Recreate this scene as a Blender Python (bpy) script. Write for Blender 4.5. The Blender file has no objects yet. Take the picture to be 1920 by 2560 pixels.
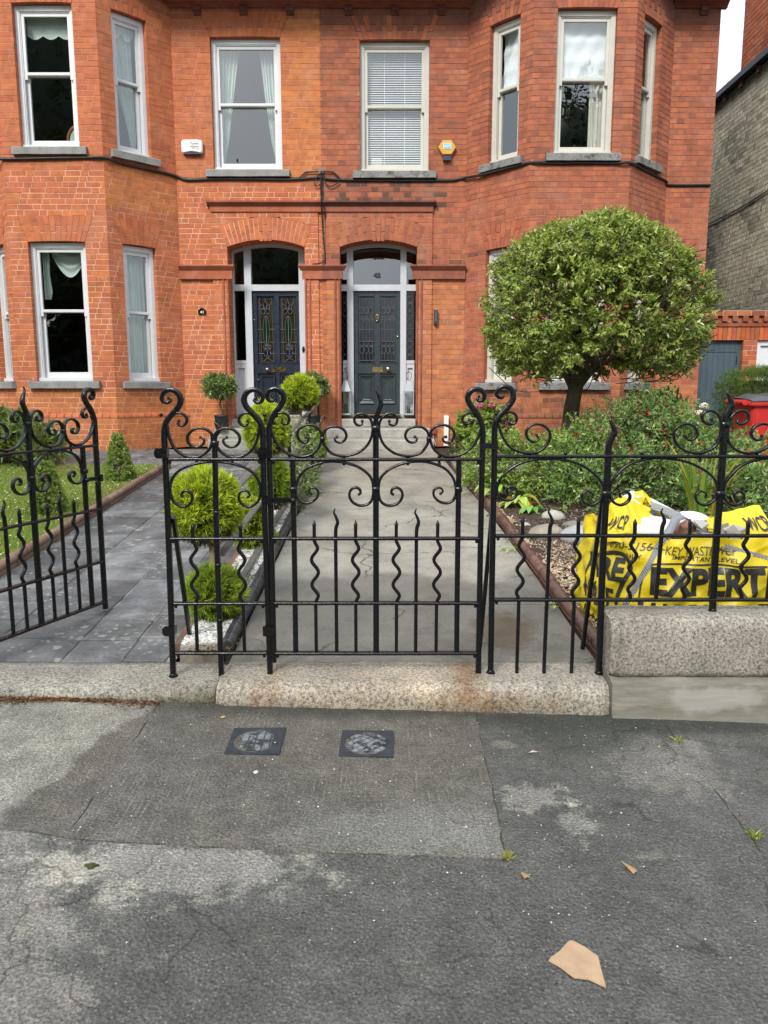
import bpy, bmesh, math, random
import numpy as np
from mathutils import Vector, Matrix, Euler

SC = bpy.context.scene
COL = SC.collection
R = math.radians
rng = random.Random(11)
nr = np.random.default_rng(11)

# ------------------------------------------------------------------ camera
cam_d = bpy.data.cameras.new('camera')
cam = bpy.data.objects.new('camera', cam_d)
COL.objects.link(cam)
cam.location = (0, 0, 1.6)
cam.rotation_euler = (R(90 - 8.96), 0, 0)
cam_d.sensor_fit = 'VERTICAL'
cam_d.sensor_height = 24.0
cam_d.lens = 24.0 * 1925 / 2560
cam_d.clip_end = 400
cam_d.clip_start = 0.05
SC.camera = cam

# ------------------------------------------------------------------ sky, sun, exposure
SUN_EL, SUN_AZ = 40.0, 203.0      # azimuth clockwise from +Y: sun behind the camera, to the left
W = bpy.data.worlds.new("World")
SC.world = W
W.use_nodes = True
wt = W.node_tree
wt.nodes.clear()
w_out = wt.nodes.new('ShaderNodeOutputWorld')
w_bg = wt.nodes.new('ShaderNodeBackground')
w_sky = wt.nodes.new('ShaderNodeTexSky')
w_sky.sky_type = 'NISHITA'
w_sky.sun_disc = False
w_sky.sun_elevation = R(SUN_EL)
w_sky.sun_rotation = R(SUN_AZ)
w_sky.dust_density = 3.0
w_hs = wt.nodes.new('ShaderNodeHueSaturation')
w_hs.inputs['Saturation'].default_value = 0.35
w_mix = wt.nodes.new('ShaderNodeMix')
w_mix.data_type = 'RGBA'
w_mix.inputs[0].default_value = 0.72
w_cl = wt.nodes.new('ShaderNodeTexNoise')
w_cl.inputs['Scale'].default_value = 2.2
w_cl.inputs['Detail'].default_value = 6
w_rmp = wt.nodes.new('ShaderNodeValToRGB')
w_rmp.color_ramp.elements[0].position = 0.3
w_rmp.color_ramp.elements[0].color = (4.9, 5.8, 6.8, 1)
w_rmp.color_ramp.elements[1].position = 0.7
w_rmp.color_ramp.elements[1].color = (6.7, 7.5, 8.3, 1)
wt.links.new(w_sky.outputs[0], w_hs.inputs['Color'])
wt.links.new(w_cl.outputs[0], w_rmp.inputs[0])
wt.links.new(w_hs.outputs[0], w_mix.inputs[6])
wt.links.new(w_rmp.outputs[0], w_mix.inputs[7])
# overcast gradient: dimmer towards the horizon, all the way round
w_tc = wt.nodes.new('ShaderNodeTexCoord'); w_sx = wt.nodes.new('ShaderNodeSeparateXYZ')
wt.links.new(w_tc.outputs['Generated'], w_sx.inputs[0])
w_mr = wt.nodes.new('ShaderNodeMapRange')
w_mr.inputs[1].default_value = 0.0; w_mr.inputs[2].default_value = 1.0
w_mr.inputs[3].default_value = 0.62; w_mr.inputs[4].default_value = 1.26
wt.links.new(w_sx.outputs['Z'], w_mr.inputs[0])
w_ml = wt.nodes.new('ShaderNodeVectorMath'); w_ml.operation = 'SCALE'
wt.links.new(w_mix.outputs[2], w_ml.inputs[0]); wt.links.new(w_mr.outputs[0], w_ml.inputs['Scale'])
wt.links.new(w_ml.outputs[0], w_bg.inputs[0])
wt.links.new(w_bg.outputs[0], w_out.inputs[0])
w_bg.inputs['Strength'].default_value = 0.115

sun_d = bpy.data.lights.new('sun', 'SUN')
sun_d.energy = 1.5
sun_d.angle = R(14)
sun_d.color = (1.0, 0.965, 0.91)
sun = bpy.data.objects.new('sun', sun_d)
COL.objects.link(sun)
sd = Vector((math.sin(R(SUN_AZ)) * math.cos(R(SUN_EL)), math.cos(R(SUN_AZ)) * math.cos(R(SUN_EL)), math.sin(R(SUN_EL))))
sun.rotation_euler = sd.to_track_quat('Z', 'Y').to_euler()

vs = SC.view_settings
vs.view_transform = 'Standard'
vs.look = 'None'
vs.gamma = 1
vs.exposure = 1.18
vs.use_curve_mapping = False
SC.cycles.max_bounces = 6
SC.cycles.transparent_max_bounces = 12

# ------------------------------------------------------------------ object helpers
def tag(o, label=None, cat=None, group=None, kind=None):
    if label: o['label'] = label
    if cat: o['category'] = cat
    if group: o['group'] = group
    if kind: o['kind'] = kind
    return o

def empty(name, loc, label, cat, group=None, rz=0):
    o = bpy.data.objects.new(name, None)
    COL.objects.link(o)
    o.location = loc
    o.rotation_euler = (0, 0, rz)
    return tag(o, label, cat, group)

def wloc(o):
    v = Vector((0, 0, 0))
    while o is not None:
        v += o.location
        o = o.parent
    return v

def copy_tree(o, parent=None):
    c = o.copy()
    COL.objects.link(c)
    c.parent = parent
    for ch in o.children:
        copy_tree(ch, c)
    return c

def link(name, me, mats, parent=None, kind=None):
    o = bpy.data.objects.new(name, me)
    COL.objects.link(o)
    for m in (mats if isinstance(mats, (list, tuple)) else [mats]):
        if len(me.materials) < (len(mats) if isinstance(mats, (list, tuple)) else 1):
            me.materials.append(m)
    if parent is not None:
        o.parent = parent
    if kind: o['kind'] = kind
    return o

def cr(pts, n=8):
    """Catmull-Rom through 2D or 3D points"""
    p = [Vector(q).to_3d() if len(q) == 3 else Vector((q[0], q[1], 0)) for q in pts]
    p = [p[0] * 2 - p[1]] + p + [p[-1] * 2 - p[-2]]
    out = []
    for i in range(1, len(p) - 2):
        a, b, c, d = p[i - 1:i + 3]
        for k in range(n):
            t = k / n
            out.append(0.5 * ((2 * b) + (c - a) * t + (2 * a - 5 * b + 4 * c - d) * t * t + (3 * b - a - 3 * c + d) * t ** 3))
    out.append(p[-2])
    return out

SQ8 = [(-.5, -.36), (-.36, -.5), (.36, -.5), (.5, -.36), (.5, .36), (.36, .5), (-.36, .5), (-.5, .36)]

class MB:
    def __init__(s):
        s.V = []; s.F = []; s.C = []; s.S = []; s.M = []
    def add(s, vs_, fs, col=(1, 1, 1), smooth=False, mi=0):
        b = len(s.V)
        s.V += [tuple(v) for v in vs_]
        for f in fs:
            s.F.append([b + i for i in f]); s.C.append(col); s.S.append(smooth); s.M.append(mi)
    def hexa(s, c, **k):
        s.add(c, [(0, 3, 2, 1), (4, 5, 6, 7), (0, 1, 5, 4), (1, 2, 6, 5), (2, 3, 7, 6), (3, 0, 4, 7)], **k)
    def box(s, x0, x1, y0, y1, z0, z1, **k):
        s.hexa([(x0, y0, z0), (x1, y0, z0), (x1, y1, z0), (x0, y1, z0), (x0, y0, z1), (x1, y0, z1), (x1, y1, z1), (x0, y1, z1)], **k)
    def prism(s, a, b, cap=True, **k):
        """two matching polygons a, b -> side walls + caps"""
        n = len(a)
        fs = [(i, (i + 1) % n, n + (i + 1) % n, n + i) for i in range(n)]
        if cap: fs += [tuple(range(n - 1, -1, -1)), tuple(range(n, 2 * n))]
        s.add(list(a) + list(b), fs, **k)
    def rings(s, rings, closed=True, cap=True, smooth=True, **k):
        n = len(rings[0]); vs_ = [v for r in rings for v in r]; fs = []
        for i in range(len(rings) - 1):
            for j in range(n if closed else n - 1):
                a, b = i * n + j, i * n + (j + 1) % n
                fs.append((a, b, b + n, a + n))
        s.add(vs_, fs, smooth=smooth, **k)
        if cap and closed:
            s.add(rings[0], [tuple(range(n - 1, -1, -1))], **k)
            s.add(rings[-1], [tuple(range(n))], **k)
    def sweep(s, pts, th, dp, b=(0, 1, 0), sc=None, sec=SQ8, **k):
        """sweep a flat-bar section along pts; th across in the plane normal to b, dp along b"""
        p = [Vector(q) for q in pts]; b = Vector(b); rs = []
        for i in range(len(p)):
            t = (p[min(i + 1, len(p) - 1)] - p[max(i - 1, 0)])
            t = t.normalized() if t.length > 1e-9 else Vector((0, 0, 1))
            nrm = b.cross(t).normalized()
            f = 1 if sc is None else sc(i / (len(p) - 1))
            rs.append([p[i] + nrm * (a * th * f) + b * (q * dp * (1 if sc is None else min(1, f * 1.2))) for a, q in sec])
        s.rings(rs, **k)
    def tube(s, pts, r, n=8, rs=None, **k):
        p = [Vector(q) for q in pts]; out = []
        t0 = (p[1] - p[0]).normalized()
        u = t0.orthogonal().normalized()
        for i in range(len(p)):
            t = (p[min(i + 1, len(p) - 1)] - p[max(i - 1, 0)]).normalized()
            u = (u - t * u.dot(t)).normalized()
            w = t.cross(u)
            rr = r if rs is None else rs[i]
            out.append([p[i] + (u * math.cos(2 * math.pi * j / n) + w * math.sin(2 * math.pi * j / n)) * rr for j in range(n)])
        s.rings(out, **k)
    def lathe(s, prof, n=16, c=(0, 0, 0), **k):
        s.rings([[(c[0] + r * math.cos(2 * math.pi * j / n), c[1] + r * math.sin(2 * math.pi * j / n), c[2] + z) for j in range(n)] for r, z in prof], **k)
    def ball(s, c, r, nu=12, nv=8, **k):
        r = (r, r, r) if not isinstance(r, (tuple, list)) else r
        rs = []
        for i in range(nv + 1):
            a = math.pi * i / nv
            q = max(math.sin(a), 1e-3)
            rs.append([(c[0] + r[0] * q * math.cos(2 * math.pi * j / nu), c[1] + r[1] * q * math.sin(2 * math.pi * j / nu), c[2] - r[2] * math.cos(a)) for j in range(nu)])
        s.rings(rs, **k)
    def build(s, name, mats, parent=None, local=False, kind=None, jit=0):
        me = bpy.data.meshes.new(name)
        V = s.V
        if parent is not None and not local:
            w = wloc(parent)
            V = [(v[0] - w[0], v[1] - w[1], v[2] - w[2]) for v in V]
        if jit:
            V = [(v[0] + rng.uniform(-jit, jit), v[1] + rng.uniform(-jit, jit), v[2] + rng.uniform(-jit, jit)) for v in V]
        me.from_pydata([tuple(v) for v in V], [], s.F)
        me.polygons.foreach_set('use_smooth', s.S)
        me.polygons.foreach_set('material_index', s.M)
        ca = me.color_attributes.new('tint', 'FLOAT_COLOR', 'CORNER')
        buf = np.ones((len(me.loops), 4), np.float32)
        k = 0
        for f, c in zip(s.F, s.C):
            buf[k:k + len(f), :3] = c
            k += len(f)
        ca.data.foreach_set('color', buf.ravel())
        return link(name, me, mats, parent, kind)

def npmesh(name, V, F, mat_, parent=None, col=None, kind=None, smooth=False):
    """V (n,3), F (m,k) numpy; col per vertex"""
    V = np.asarray(V, np.float32); F = np.asarray(F, np.int32)
    if parent is not None:
        V = V - np.array(wloc(parent), np.float32)
    me = bpy.data.meshes.new(name)
    me.vertices.add(len(V)); me.vertices.foreach_set('co', V.ravel())
    m, k = F.shape
    me.loops.add(m * k); me.loops.foreach_set('vertex_index', F.ravel())
    me.polygons.add(m)
    me.polygons.foreach_set('loop_start', np.arange(0, m * k, k, dtype=np.int32))
    me.polygons.foreach_set('use_smooth', np.full(m, smooth))
    me.update(calc_edges=True)
    if col is not None:
        ca = me.color_attributes.new('tint', 'FLOAT_COLOR', 'POINT')
        buf = np.ones((len(V), 4), np.float32); buf[:, :3] = col
        ca.data.foreach_set('color', buf.ravel())
    return link(name, me, mat_, parent, kind)

def unit(a):
    return a / np.maximum(np.linalg.norm(a, axis=1, keepdims=True), 1e-9)

def leaves(name, P, D, L, Wd, col, mat_, parent=None, kind=None, fold=.22, widest=.45, nrm=None):
    """one folded leaf per row: P base, D direction, L length, Wd width, col (n,3)"""
    n = len(P)
    D = unit(D)
    N0 = nr.normal(size=(n, 3)) if nrm is None else nrm + nr.normal(size=(n, 3)) * .35
    S = unit(np.cross(D, N0)); Nn = np.cross(S, D)
    L = np.broadcast_to(np.asarray(L, float), (n,))[:, None]; Wd = np.broadcast_to(np.asarray(Wd, float), (n,))[:, None]
    V = np.empty((n, 4, 3))
    V[:, 0] = P
    V[:, 1] = P + D * L * widest + S * Wd * .5 + Nn * Wd * fold
    V[:, 2] = P + D * L - Nn * L * .12
    V[:, 3] = P + D * L * widest - S * Wd * .5 + Nn * Wd * fold
    b = np.arange(n)[:, None] * 4
    F = np.concatenate([b + np.array([0, 1, 2]), b + np.array([0, 2, 3])])
    return npmesh(name, V.reshape(-1, 3), F, mat_, parent, np.repeat(col, 4, axis=0), kind)

def pick(cols, n, jit=.15, gain=1.0):
    c = gain * np.array(cols)[nr.integers(0, len(cols), n)]
    return np.clip(c * (1 + nr.normal(size=(n, 1)) * jit), 0.003, .9)

def pebbles(name, P, r, col, mat_, parent=None, kind='stuff', flat=.6):
    """octahedral chips at P"""
    n = len(P)
    base = np.array([[1, 0, 0], [-1, 0, 0], [0, 1, 0], [0, -1, 0], [0, 0, 1], [0, 0, -1]], float)
    sc = (r if np.ndim(r) else np.full(n, r))[:, None, None] * (0.6 + .8 * nr.random((n, 6, 1)))
    A = nr.random(n) * 6.283; B = nr.normal(size=n) * .5
    ca, sa, cb, sb = np.cos(A), np.sin(A), np.cos(B), np.sin(B)
    X = base[None] * sc
    X[:, :, 2] *= flat
    Y = np.empty_like(X)
    Y[..., 0] = X[..., 0] * ca[:, None] - X[..., 1] * sa[:, None]
    y1 = X[..., 0] * sa[:, None] + X[..., 1] * ca[:, None]
    Y[..., 1] = y1 * cb[:, None] - X[..., 2] * sb[:, None]
    Y[..., 2] = y1 * sb[:, None] + X[..., 2] * cb[:, None]
    V = (Y + P[:, None, :]).reshape(-1, 3)
    t = np.array([[0, 2, 4], [2, 1, 4], [1, 3, 4], [3, 0, 4], [2, 0, 5], [1, 2, 5], [3, 1, 5], [0, 3, 5]])
    F = (np.arange(n)[:, None, None] * 6 + t[None]).reshape(-1, 3)
    return npmesh(name, V, F, mat_, parent, np.repeat(col, 6, axis=0), kind)

def text_mesh(txt, size, shear=0, bold=0, spacing=1.0):
    """2D filled text as (verts, tris) centred on its box"""
    cu = bpy.data.curves.new('lettering', 'FONT')
    cu.body = txt; cu.size = size; cu.shear = shear; cu.offset = bold; cu.space_character = spacing
    cu.resolution_u = 3
    o = bpy.data.objects.new('lettering_tmp', cu)
    COL.objects.link(o)
    dg = bpy.context.evaluated_depsgraph_get()
    me = bpy.data.meshes.new_from_object(o.evaluated_get(dg))
    bm = bmesh.new(); bm.from_mesh(me)
    bmesh.ops.triangulate(bm, faces=bm.faces)
    V = [(v.co.x, v.co.y) for v in bm.verts]; bm.verts.index_update()
    F = [[v.index for v in f.verts] for f in bm.faces]
    bm.free()
    bpy.data.objects.remove(o); bpy.data.meshes.remove(me); bpy.data.curves.remove(cu)
    xs = [v[0] for v in V]; ys = [v[1] for v in V]
    cx, cy = (min(xs) + max(xs)) / 2, (min(ys) + max(ys)) / 2
    return [(x - cx, y - cy) for x, y in V], F, max(xs) - min(xs), max(ys) - min(ys)

def lettering(txt, wid, hgt, fn, mat_, parent, shear=0, bold=0, sub=0, name='lettering'):
    """fit text to wid x hgt and map (x,y) through fn to world"""
    V, F, w, h = text_mesh(txt, 1.0, shear, bold)
    V = [(x * wid / w, y * hgt / h) for x, y in V]
    if sub:
        bm = bmesh.new()
        vv = [bm.verts.new((x, y, 0)) for x, y in V]
        for f in F:
            try: bm.faces.new([vv[i] for i in f])
            except ValueError: pass
        for _ in range(4):
            es = [e for e in bm.edges if e.calc_length() > sub]
            if not es: break
            bmesh.ops.subdivide_edges(bm, edges=es, cuts=1)
            bmesh.ops.triangulate(bm, faces=[f for f in bm.faces if len(f.verts) > 3])
        bm.verts.index_update()
        V = [(v.co.x, v.co.y) for v in bm.verts]
        F = [[v.index for v in f.verts] for f in bm.faces]
        bm.free()
    mb = MB(); mb.add([fn(x, y) for x, y in V], F)
    return mb.build(name, mat_, parent)

# ------------------------------------------------------------------ material helpers
class NT:
    def __init__(s, name):
        s.m = bpy.data.materials.new(name); s.m.use_nodes = True
        s.t = s.m.node_tree; s.t.nodes.clear()
        s.out = s.t.nodes.new('ShaderNodeOutputMaterial')
    def n(s, ty, ins=None, **at):
        nd = s.t.nodes.new('ShaderNode' + ty)
        for k, v in at.items(): setattr(nd, k, v)
        for k, v in (ins or {}).items(): s.put(nd.inputs[k], v)
        return nd
    def put(s, sock, v):
        if isinstance(v, bpy.types.NodeSocket): s.t.links.new(v, sock)
        elif isinstance(v, (tuple, list)) and len(v) == 3 and sock.type == 'RGBA': sock.default_value = (*v, 1)
        else: sock.default_value = v
    def pos(s):
        if not hasattr(s, '_p'): s._p = s.n('NewGeometry').outputs['Position']
        return s._p
    def obj(s):
        if not hasattr(s, '_o'): s._o = s.n('TexCoord').outputs['Object']
        return s._o
    def noise(s, scale, detail=4, rough=.55, vec=None, out=0, dist=0):
        return s.n('TexNoise', {'Vector': vec or s.pos(), 'Scale': scale, 'Detail': detail, 'Roughness': rough, 'Distortion': dist}).outputs[out]
    def vor(s, scale, feature='F1', out=0, vec=None, rand=1):
        return s.n('TexVoronoi', {'Vector': vec or s.pos(), 'Scale': scale, 'Randomness': rand}, feature=feature).outputs[out]
    def ramp(s, v, stops):
        r = s.n('ValToRGB', {0: v}); e = r.color_ramp.elements
        while len(e) < len(stops): e.new(.5)
        for el, (p, c) in zip(e, stops):
            el.position = p; el.color = (*c, 1) if isinstance(c, (tuple, list)) else (c, c, c, 1)
        return r.outputs[0]
    def mix(s, f, a, b, mode='MIX'):
        nd = s.n('Mix', {0: f, 6: a, 7: b}, data_type='RGBA', blend_type=mode)
        return nd.outputs[2]
    def math(s, op, a, b=0, c=0):
        return s.n('Math', {0: a, 1: b, 2: c}, operation=op).outputs[0]
    def xyz(s, v=None):
        return s.n('SeparateXYZ', {0: v or s.pos()}).outputs
    def scaled(s, sx, sy, sz, v=None):
        return s.n('Mapping', {'Vector': v or s.pos(), 'Scale': (sx, sy, sz)}).outputs[0]
    def tint(s):
        a = s.n('Attribute', attribute_name='tint').outputs['Color']
        return a
    def bump(s, h, st=.3, d=.01):
        return s.n('Bump', {'Height': h, 'Strength': st, 'Distance': d}).outputs[0]
    def blob(s, cx, cy, rx, ry, nz=.5, scale=5, lo=.35, hi=.65, plane='xy', det=5, rough=.6):
        """soft noisy elliptical stain mask in world coordinates"""
        p = s.xyz(); a, b = ('X', 'Y') if plane == 'xy' else ('X', 'Z')
        dx = s.math('DIVIDE', s.math('SUBTRACT', p[a], cx), rx); dy = s.math('DIVIDE', s.math('SUBTRACT', p[b], cy), ry)
        d = s.math('SQRT', s.math('ADD', s.math('MULTIPLY', dx, dx), s.math('MULTIPLY', dy, dy)))
        v = s.math('SUBTRACT', 1.0, s.math('MULTIPLY', d, .5))
        v = s.math('ADD', v, s.math('MULTIPLY', s.math('SUBTRACT', s.noise(scale, det, rough), .5), nz * 2))
        return s.n('MapRange', {0: v, 1: lo, 2: hi}, interpolation_type='SMOOTHSTEP').outputs[0]
    def done(s, col, rough=.7, nrm=None, spec=.5, metal=0, coat=0, sub=None, trans=0):
        b = s.n('BsdfPrincipled', {'Base Color': col, 'Roughness': rough, 'Metallic': metal, 'Specular IOR Level': spec})
        if nrm is not None: s.put(b.inputs['Normal'], nrm)
        if coat: b.inputs['Coat Weight'].default_value = coat; b.inputs['Coat Roughness'].default_value = .1
        sh = b.outputs[0]
        if trans:
            t = s.n('BsdfTranslucent', {'Color': s.mix(1.0, col, (1.25, 1.2, .55), 'MULTIPLY')})
            sh = s.n('MixShader', {0: trans, 1: sh, 2: t.outputs[0]}).outputs[0]
        s.t.links.new(sh, s.out.inputs[0])
        return s.m

def m_plain(name, col, rough=.6, nz=.12, scale=18, bump=.15, spec=.5, metal=0, coat=0, usetint=False, bd=.003):
    t = NT(name)
    n1 = t.noise(scale, 5); n2 = t.noise(scale * 6, 3)
    base = t.mix(1.0, t.tint(), col, 'MULTIPLY') if usetint else col
    f = t.math('ADD', t.math('MULTIPLY', n1, .7), t.math('MULTIPLY', n2, .3))
    c = t.mix(1.0, base, t.ramp(f, [(.25, 1 - nz * 2), (.75, 1 + nz)]), 'MULTIPLY')
    return t.done(c, t.ramp(n1, [(.3, rough - .08), (.7, min(1, rough + .08))]), t.bump(n2, bump, bd), spec, metal, coat)

def m_leaf(name, trans=.28, rough=.45, spec=.4):
    t = NT(name)
    return t.done(t.tint(), rough, None, spec, trans=trans)

def m_glass(name, f0=.09, tint=(1, 1, 1), rough=0.0, wav=0):
    t = NT(name)
    nm = t.bump(t.noise(1.6, 2), wav, .02) if wav else None
    g = t.n('NewGeometry')
    c = t.math('ABSOLUTE', t.n('VectorMath', {0: g.outputs['Incoming'], 1: g.outputs['Normal']}, operation='DOT_PRODUCT').outputs['Value'])
    fr = t.math('ADD', t.math('MULTIPLY', t.math('POWER', t.math('SUBTRACT', 1.0, c), 5.0), 1 - f0), f0)
    tr = t.n('BsdfTransparent', {'Color': tint}); gl = t.n('BsdfGlossy', {'Roughness': rough, 'Color': (1, 1, 1)})
    if nm is not None: t.put(gl.inputs['Normal'], nm)
    t.t.links.new(t.n('MixShader', {0: fr, 1: tr.outputs[0], 2: gl.outputs[0]}).outputs[0], t.out.inputs[0])
    return t.m
# ------------------------------------------------------------------ materials
def m_brick():
    t = NT('brick')
    oi = t.n('ObjectInfo').outputs['Color']
    base = t.mix(1.0, t.tint(), oi, 'MULTIPLY')
    n1 = t.noise(9, 5, .6); n2 = t.noise(70, 4, .7); n3 = t.noise(2.2, 3)
    c = t.mix(1.0, base, t.ramp(n1, [(.25, .72), (.75, 1.22)]), 'MULTIPLY')
    c = t.mix(1.0, c, t.ramp(n2, [(.3, .82), (.7, 1.12)]), 'MULTIPLY')
    c = t.mix(t.ramp(n3, [(.52, 0.0), (.8, .18)]), c, (.55, .38, .27))
    st = t.noise(3.0, 5, .65, vec=t.scaled(1.6, 1.6, .35))
    c = t.mix(t.ramp(st, [(.55, 0), (.78, .45)]), c, t.mix(1.0, c, (.55, .52, .55), 'MULTIPLY'))
    return t.done(c, .82, t.bump(n2, .35, .004), .3)

def m_mortar():
    t = NT('mortar')
    n = t.noise(60, 4); n1 = t.noise(3, 4)
    c = t.mix(1.0, t.tint(), t.ramp(n, [(.3, .75), (.7, 1.15)]), 'MULTIPLY')
    c = t.mix(1.0, c, t.ramp(n1, [(.3, .8), (.7, 1.1)]), 'MULTIPLY')
    return t.done(c, .92, t.bump(n, .4, .004), .2)

def m_stone(name, a, b, scale=40, lich=.3):
    t = NT(name)
    n1 = t.noise(scale, 6, .7); n2 = t.noise(4, 4); n3 = t.noise(9, 5, .65)
    c = t.mix(t.ramp(n1, [(.35, 0), (.65, 1)]), a, b)
    c = t.mix(1.0, c, t.ramp(n2, [(.3, .75), (.7, 1.1)]), 'MULTIPLY')
    c = t.mix(t.math('MULTIPLY', t.ramp(n3, [(.5, 0), (.7, 1)]), lich), c, (.035, .035, .03))
    return t.done(c, .85, t.bump(n1, .5, .004), .3)

def m_granite(name, stains=(), warm=0.0):
    t = NT(name)
    v = t.noise(62, 3, .8); v2 = t.noise(150, 2, .75); n = t.noise(5, 5)
    c = t.ramp(v, [(.37, (.035, .032, .028)), (.44, (.16, .145, .12)), (.53, (.32, .295, .245)), (.66, (.50, .47, .40))])
    c = t.mix(.35, c, t.ramp(v2, [(.38, (.06, .055, .05)), (.6, (.5, .46, .4))]))
    c = t.mix(1.0, c, t.ramp(n, [(.3, (.72, .71, .68)), (.7, (1.08, 1.05, 1.0))]), 'MULTIPLY')
    for (cx, cy, rx, ry, col, am) in stains:
        c = t.mix(t.math('MULTIPLY', t.blob(cx, cy, rx, ry, .6, 11, .3, 1.0, 'xz'), am), c, t.mix(1.0, c, col, 'MULTIPLY'))
    return t.done(c, .72, t.bump(v, .5, .003), .4)

def m_iron(name='black_iron'):
    t = NT(name)
    n = t.noise(95, 4, .6); n2 = t.noise(14, 4); n3 = t.noise(38, 3)
    c = t.mix(t.ramp(n2, [(.62, 0), (.74, .25)]), (.0035, .0035, .0042), (.018, .009, .006))
    return t.done(c, t.ramp(n3, [(.3, .16), (.7, .34)]), t.bump(t.math('ADD', n, t.math('MULTIPLY', n3, .8)), .4, .003), .42)

def m_slate():
    t = NT('slate_paving')
    oi = t.n('ObjectInfo').outputs['Random']
    n1 = t.noise(3.5, 6, .65); n2 = t.noise(45, 5, .7)
    c = t.ramp(n1, [(.3, (.055, .056, .057)), (.5, (.118, .118, .116)), (.72, (.225, .222, .212))])
    c = t.mix(1.0, c, t.ramp(oi, [(0, .65), (1, 1.45)]), 'MULTIPLY')
    c = t.mix(1.0, c, t.ramp(n2, [(.3, .75), (.7, 1.2)]), 'MULTIPLY')
    # lichen discs
    wv = t.n('VectorMath', {0: t.pos(), 1: t.n('VectorMath', {0: t.noise(22, 3, out=1), 1: (.05, .05, .05)}, operation='MULTIPLY').outputs[0]}, operation='ADD').outputs[0]
    for sc, th, ms in ((7.5, .19, .50), (17, .22, .49)):
        d = t.vor(sc, vec=wv)
        m = t.math('MULTIPLY', t.ramp(d, [(th, 1), (th + .06, 0)]), t.ramp(t.noise(1.7 if sc < 10 else 2.6, 3), [(ms - .03, 0), (ms + .06, 1)]))
        c = t.mix(t.math('MULTIPLY', m, .55), c, t.ramp(n2, [(.3, (.26, .27, .23)), (.7, (.46, .46, .41))]))
    ln = t.noise(5, 5, .7, vec=t.scaled(1, 3, 1))
    return t.done(c, t.ramp(n1, [(.35, .5), (.7, .75)]), t.bump(t.math('ADD', t.math('MULTIPLY', ln, 1.0), t.math('MULTIPLY', n2, .45)), .9, .016), .5)

def m_concrete_path():
    t = NT('path_concrete')
    n1 = t.noise(2.2, 6, .65); n2 = t.noise(60, 5, .7); n3 = t.noise(7, 5, .7)
    c = t.ramp(n1, [(.3, (.175, .158, .125)), (.5, (.275, .25, .20)), (.7, (.35, .322, .265))])
    c = t.mix(1.0, c, t.ramp(n2, [(.3, .72), (.7, 1.2)]), 'MULTIPLY')
    c = t.mix(t.ramp(n3, [(.55, 0), (.75, .45)]), c, (.10, .098, .08))
    p = t.xyz()
    # damp near the gate
    edge = t.math('ADD', p['Y'], t.math('MULTIPLY', t.math('SUBTRACT', t.noise(1.3, 4), .5), 1.1))
    wet = t.n('MapRange', {0: edge, 1: 5.75, 2: 5.55, 3: 0.0, 4: 1.0}).outputs[0]
    c = t.mix(t.math('MULTIPLY', wet, .85), c, t.mix(1.0, c, (.50, .50, .53), 'MULTIPLY'))
    mos = t.blob(.72, 4.55, .18, .3, .4, 8, .4, .6)
    c = t.mix(t.math('MULTIPLY', mos, .6), c, (.09, .055, .02))
    # hairline cracks with moss
    dv = t.n('VectorMath', {0: t.pos(), 1: t.n('VectorMath', {0: t.noise(3, 5, out=1), 1: (.5, .5, 0)}, operation='MULTIPLY').outputs[0]}, operation='ADD').outputs[0]
    e = t.vor(1.05, 'DISTANCE_TO_EDGE', vec=dv)
    ck = t.math('MULTIPLY', t.ramp(e, [(.004, 1), (.012, 0)]), t.ramp(t.noise(.8, 2), [(.48, 0), (.56, 1)]))
    c = t.mix(t.math('MULTIPLY', ck, .8), c, (.045, .05, .025))
    rg = t.math('MULTIPLY', t.n('TexWave', {'Vector': t.pos(), 'Scale': 16, 'Distortion': 1.5, 'Detail': 2}, bands_direction='Y').outputs[1], wet)
    h = t.math('ADD', t.math('ADD', n2, t.math('MULTIPLY', rg, .5)), t.math('MULTIPLY', ck, -2.0))
    return t.done(c, t.math('SUBTRACT', .8, t.math('MULTIPLY', wet, .33)), t.bump(h, .5, .005), .4)

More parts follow.
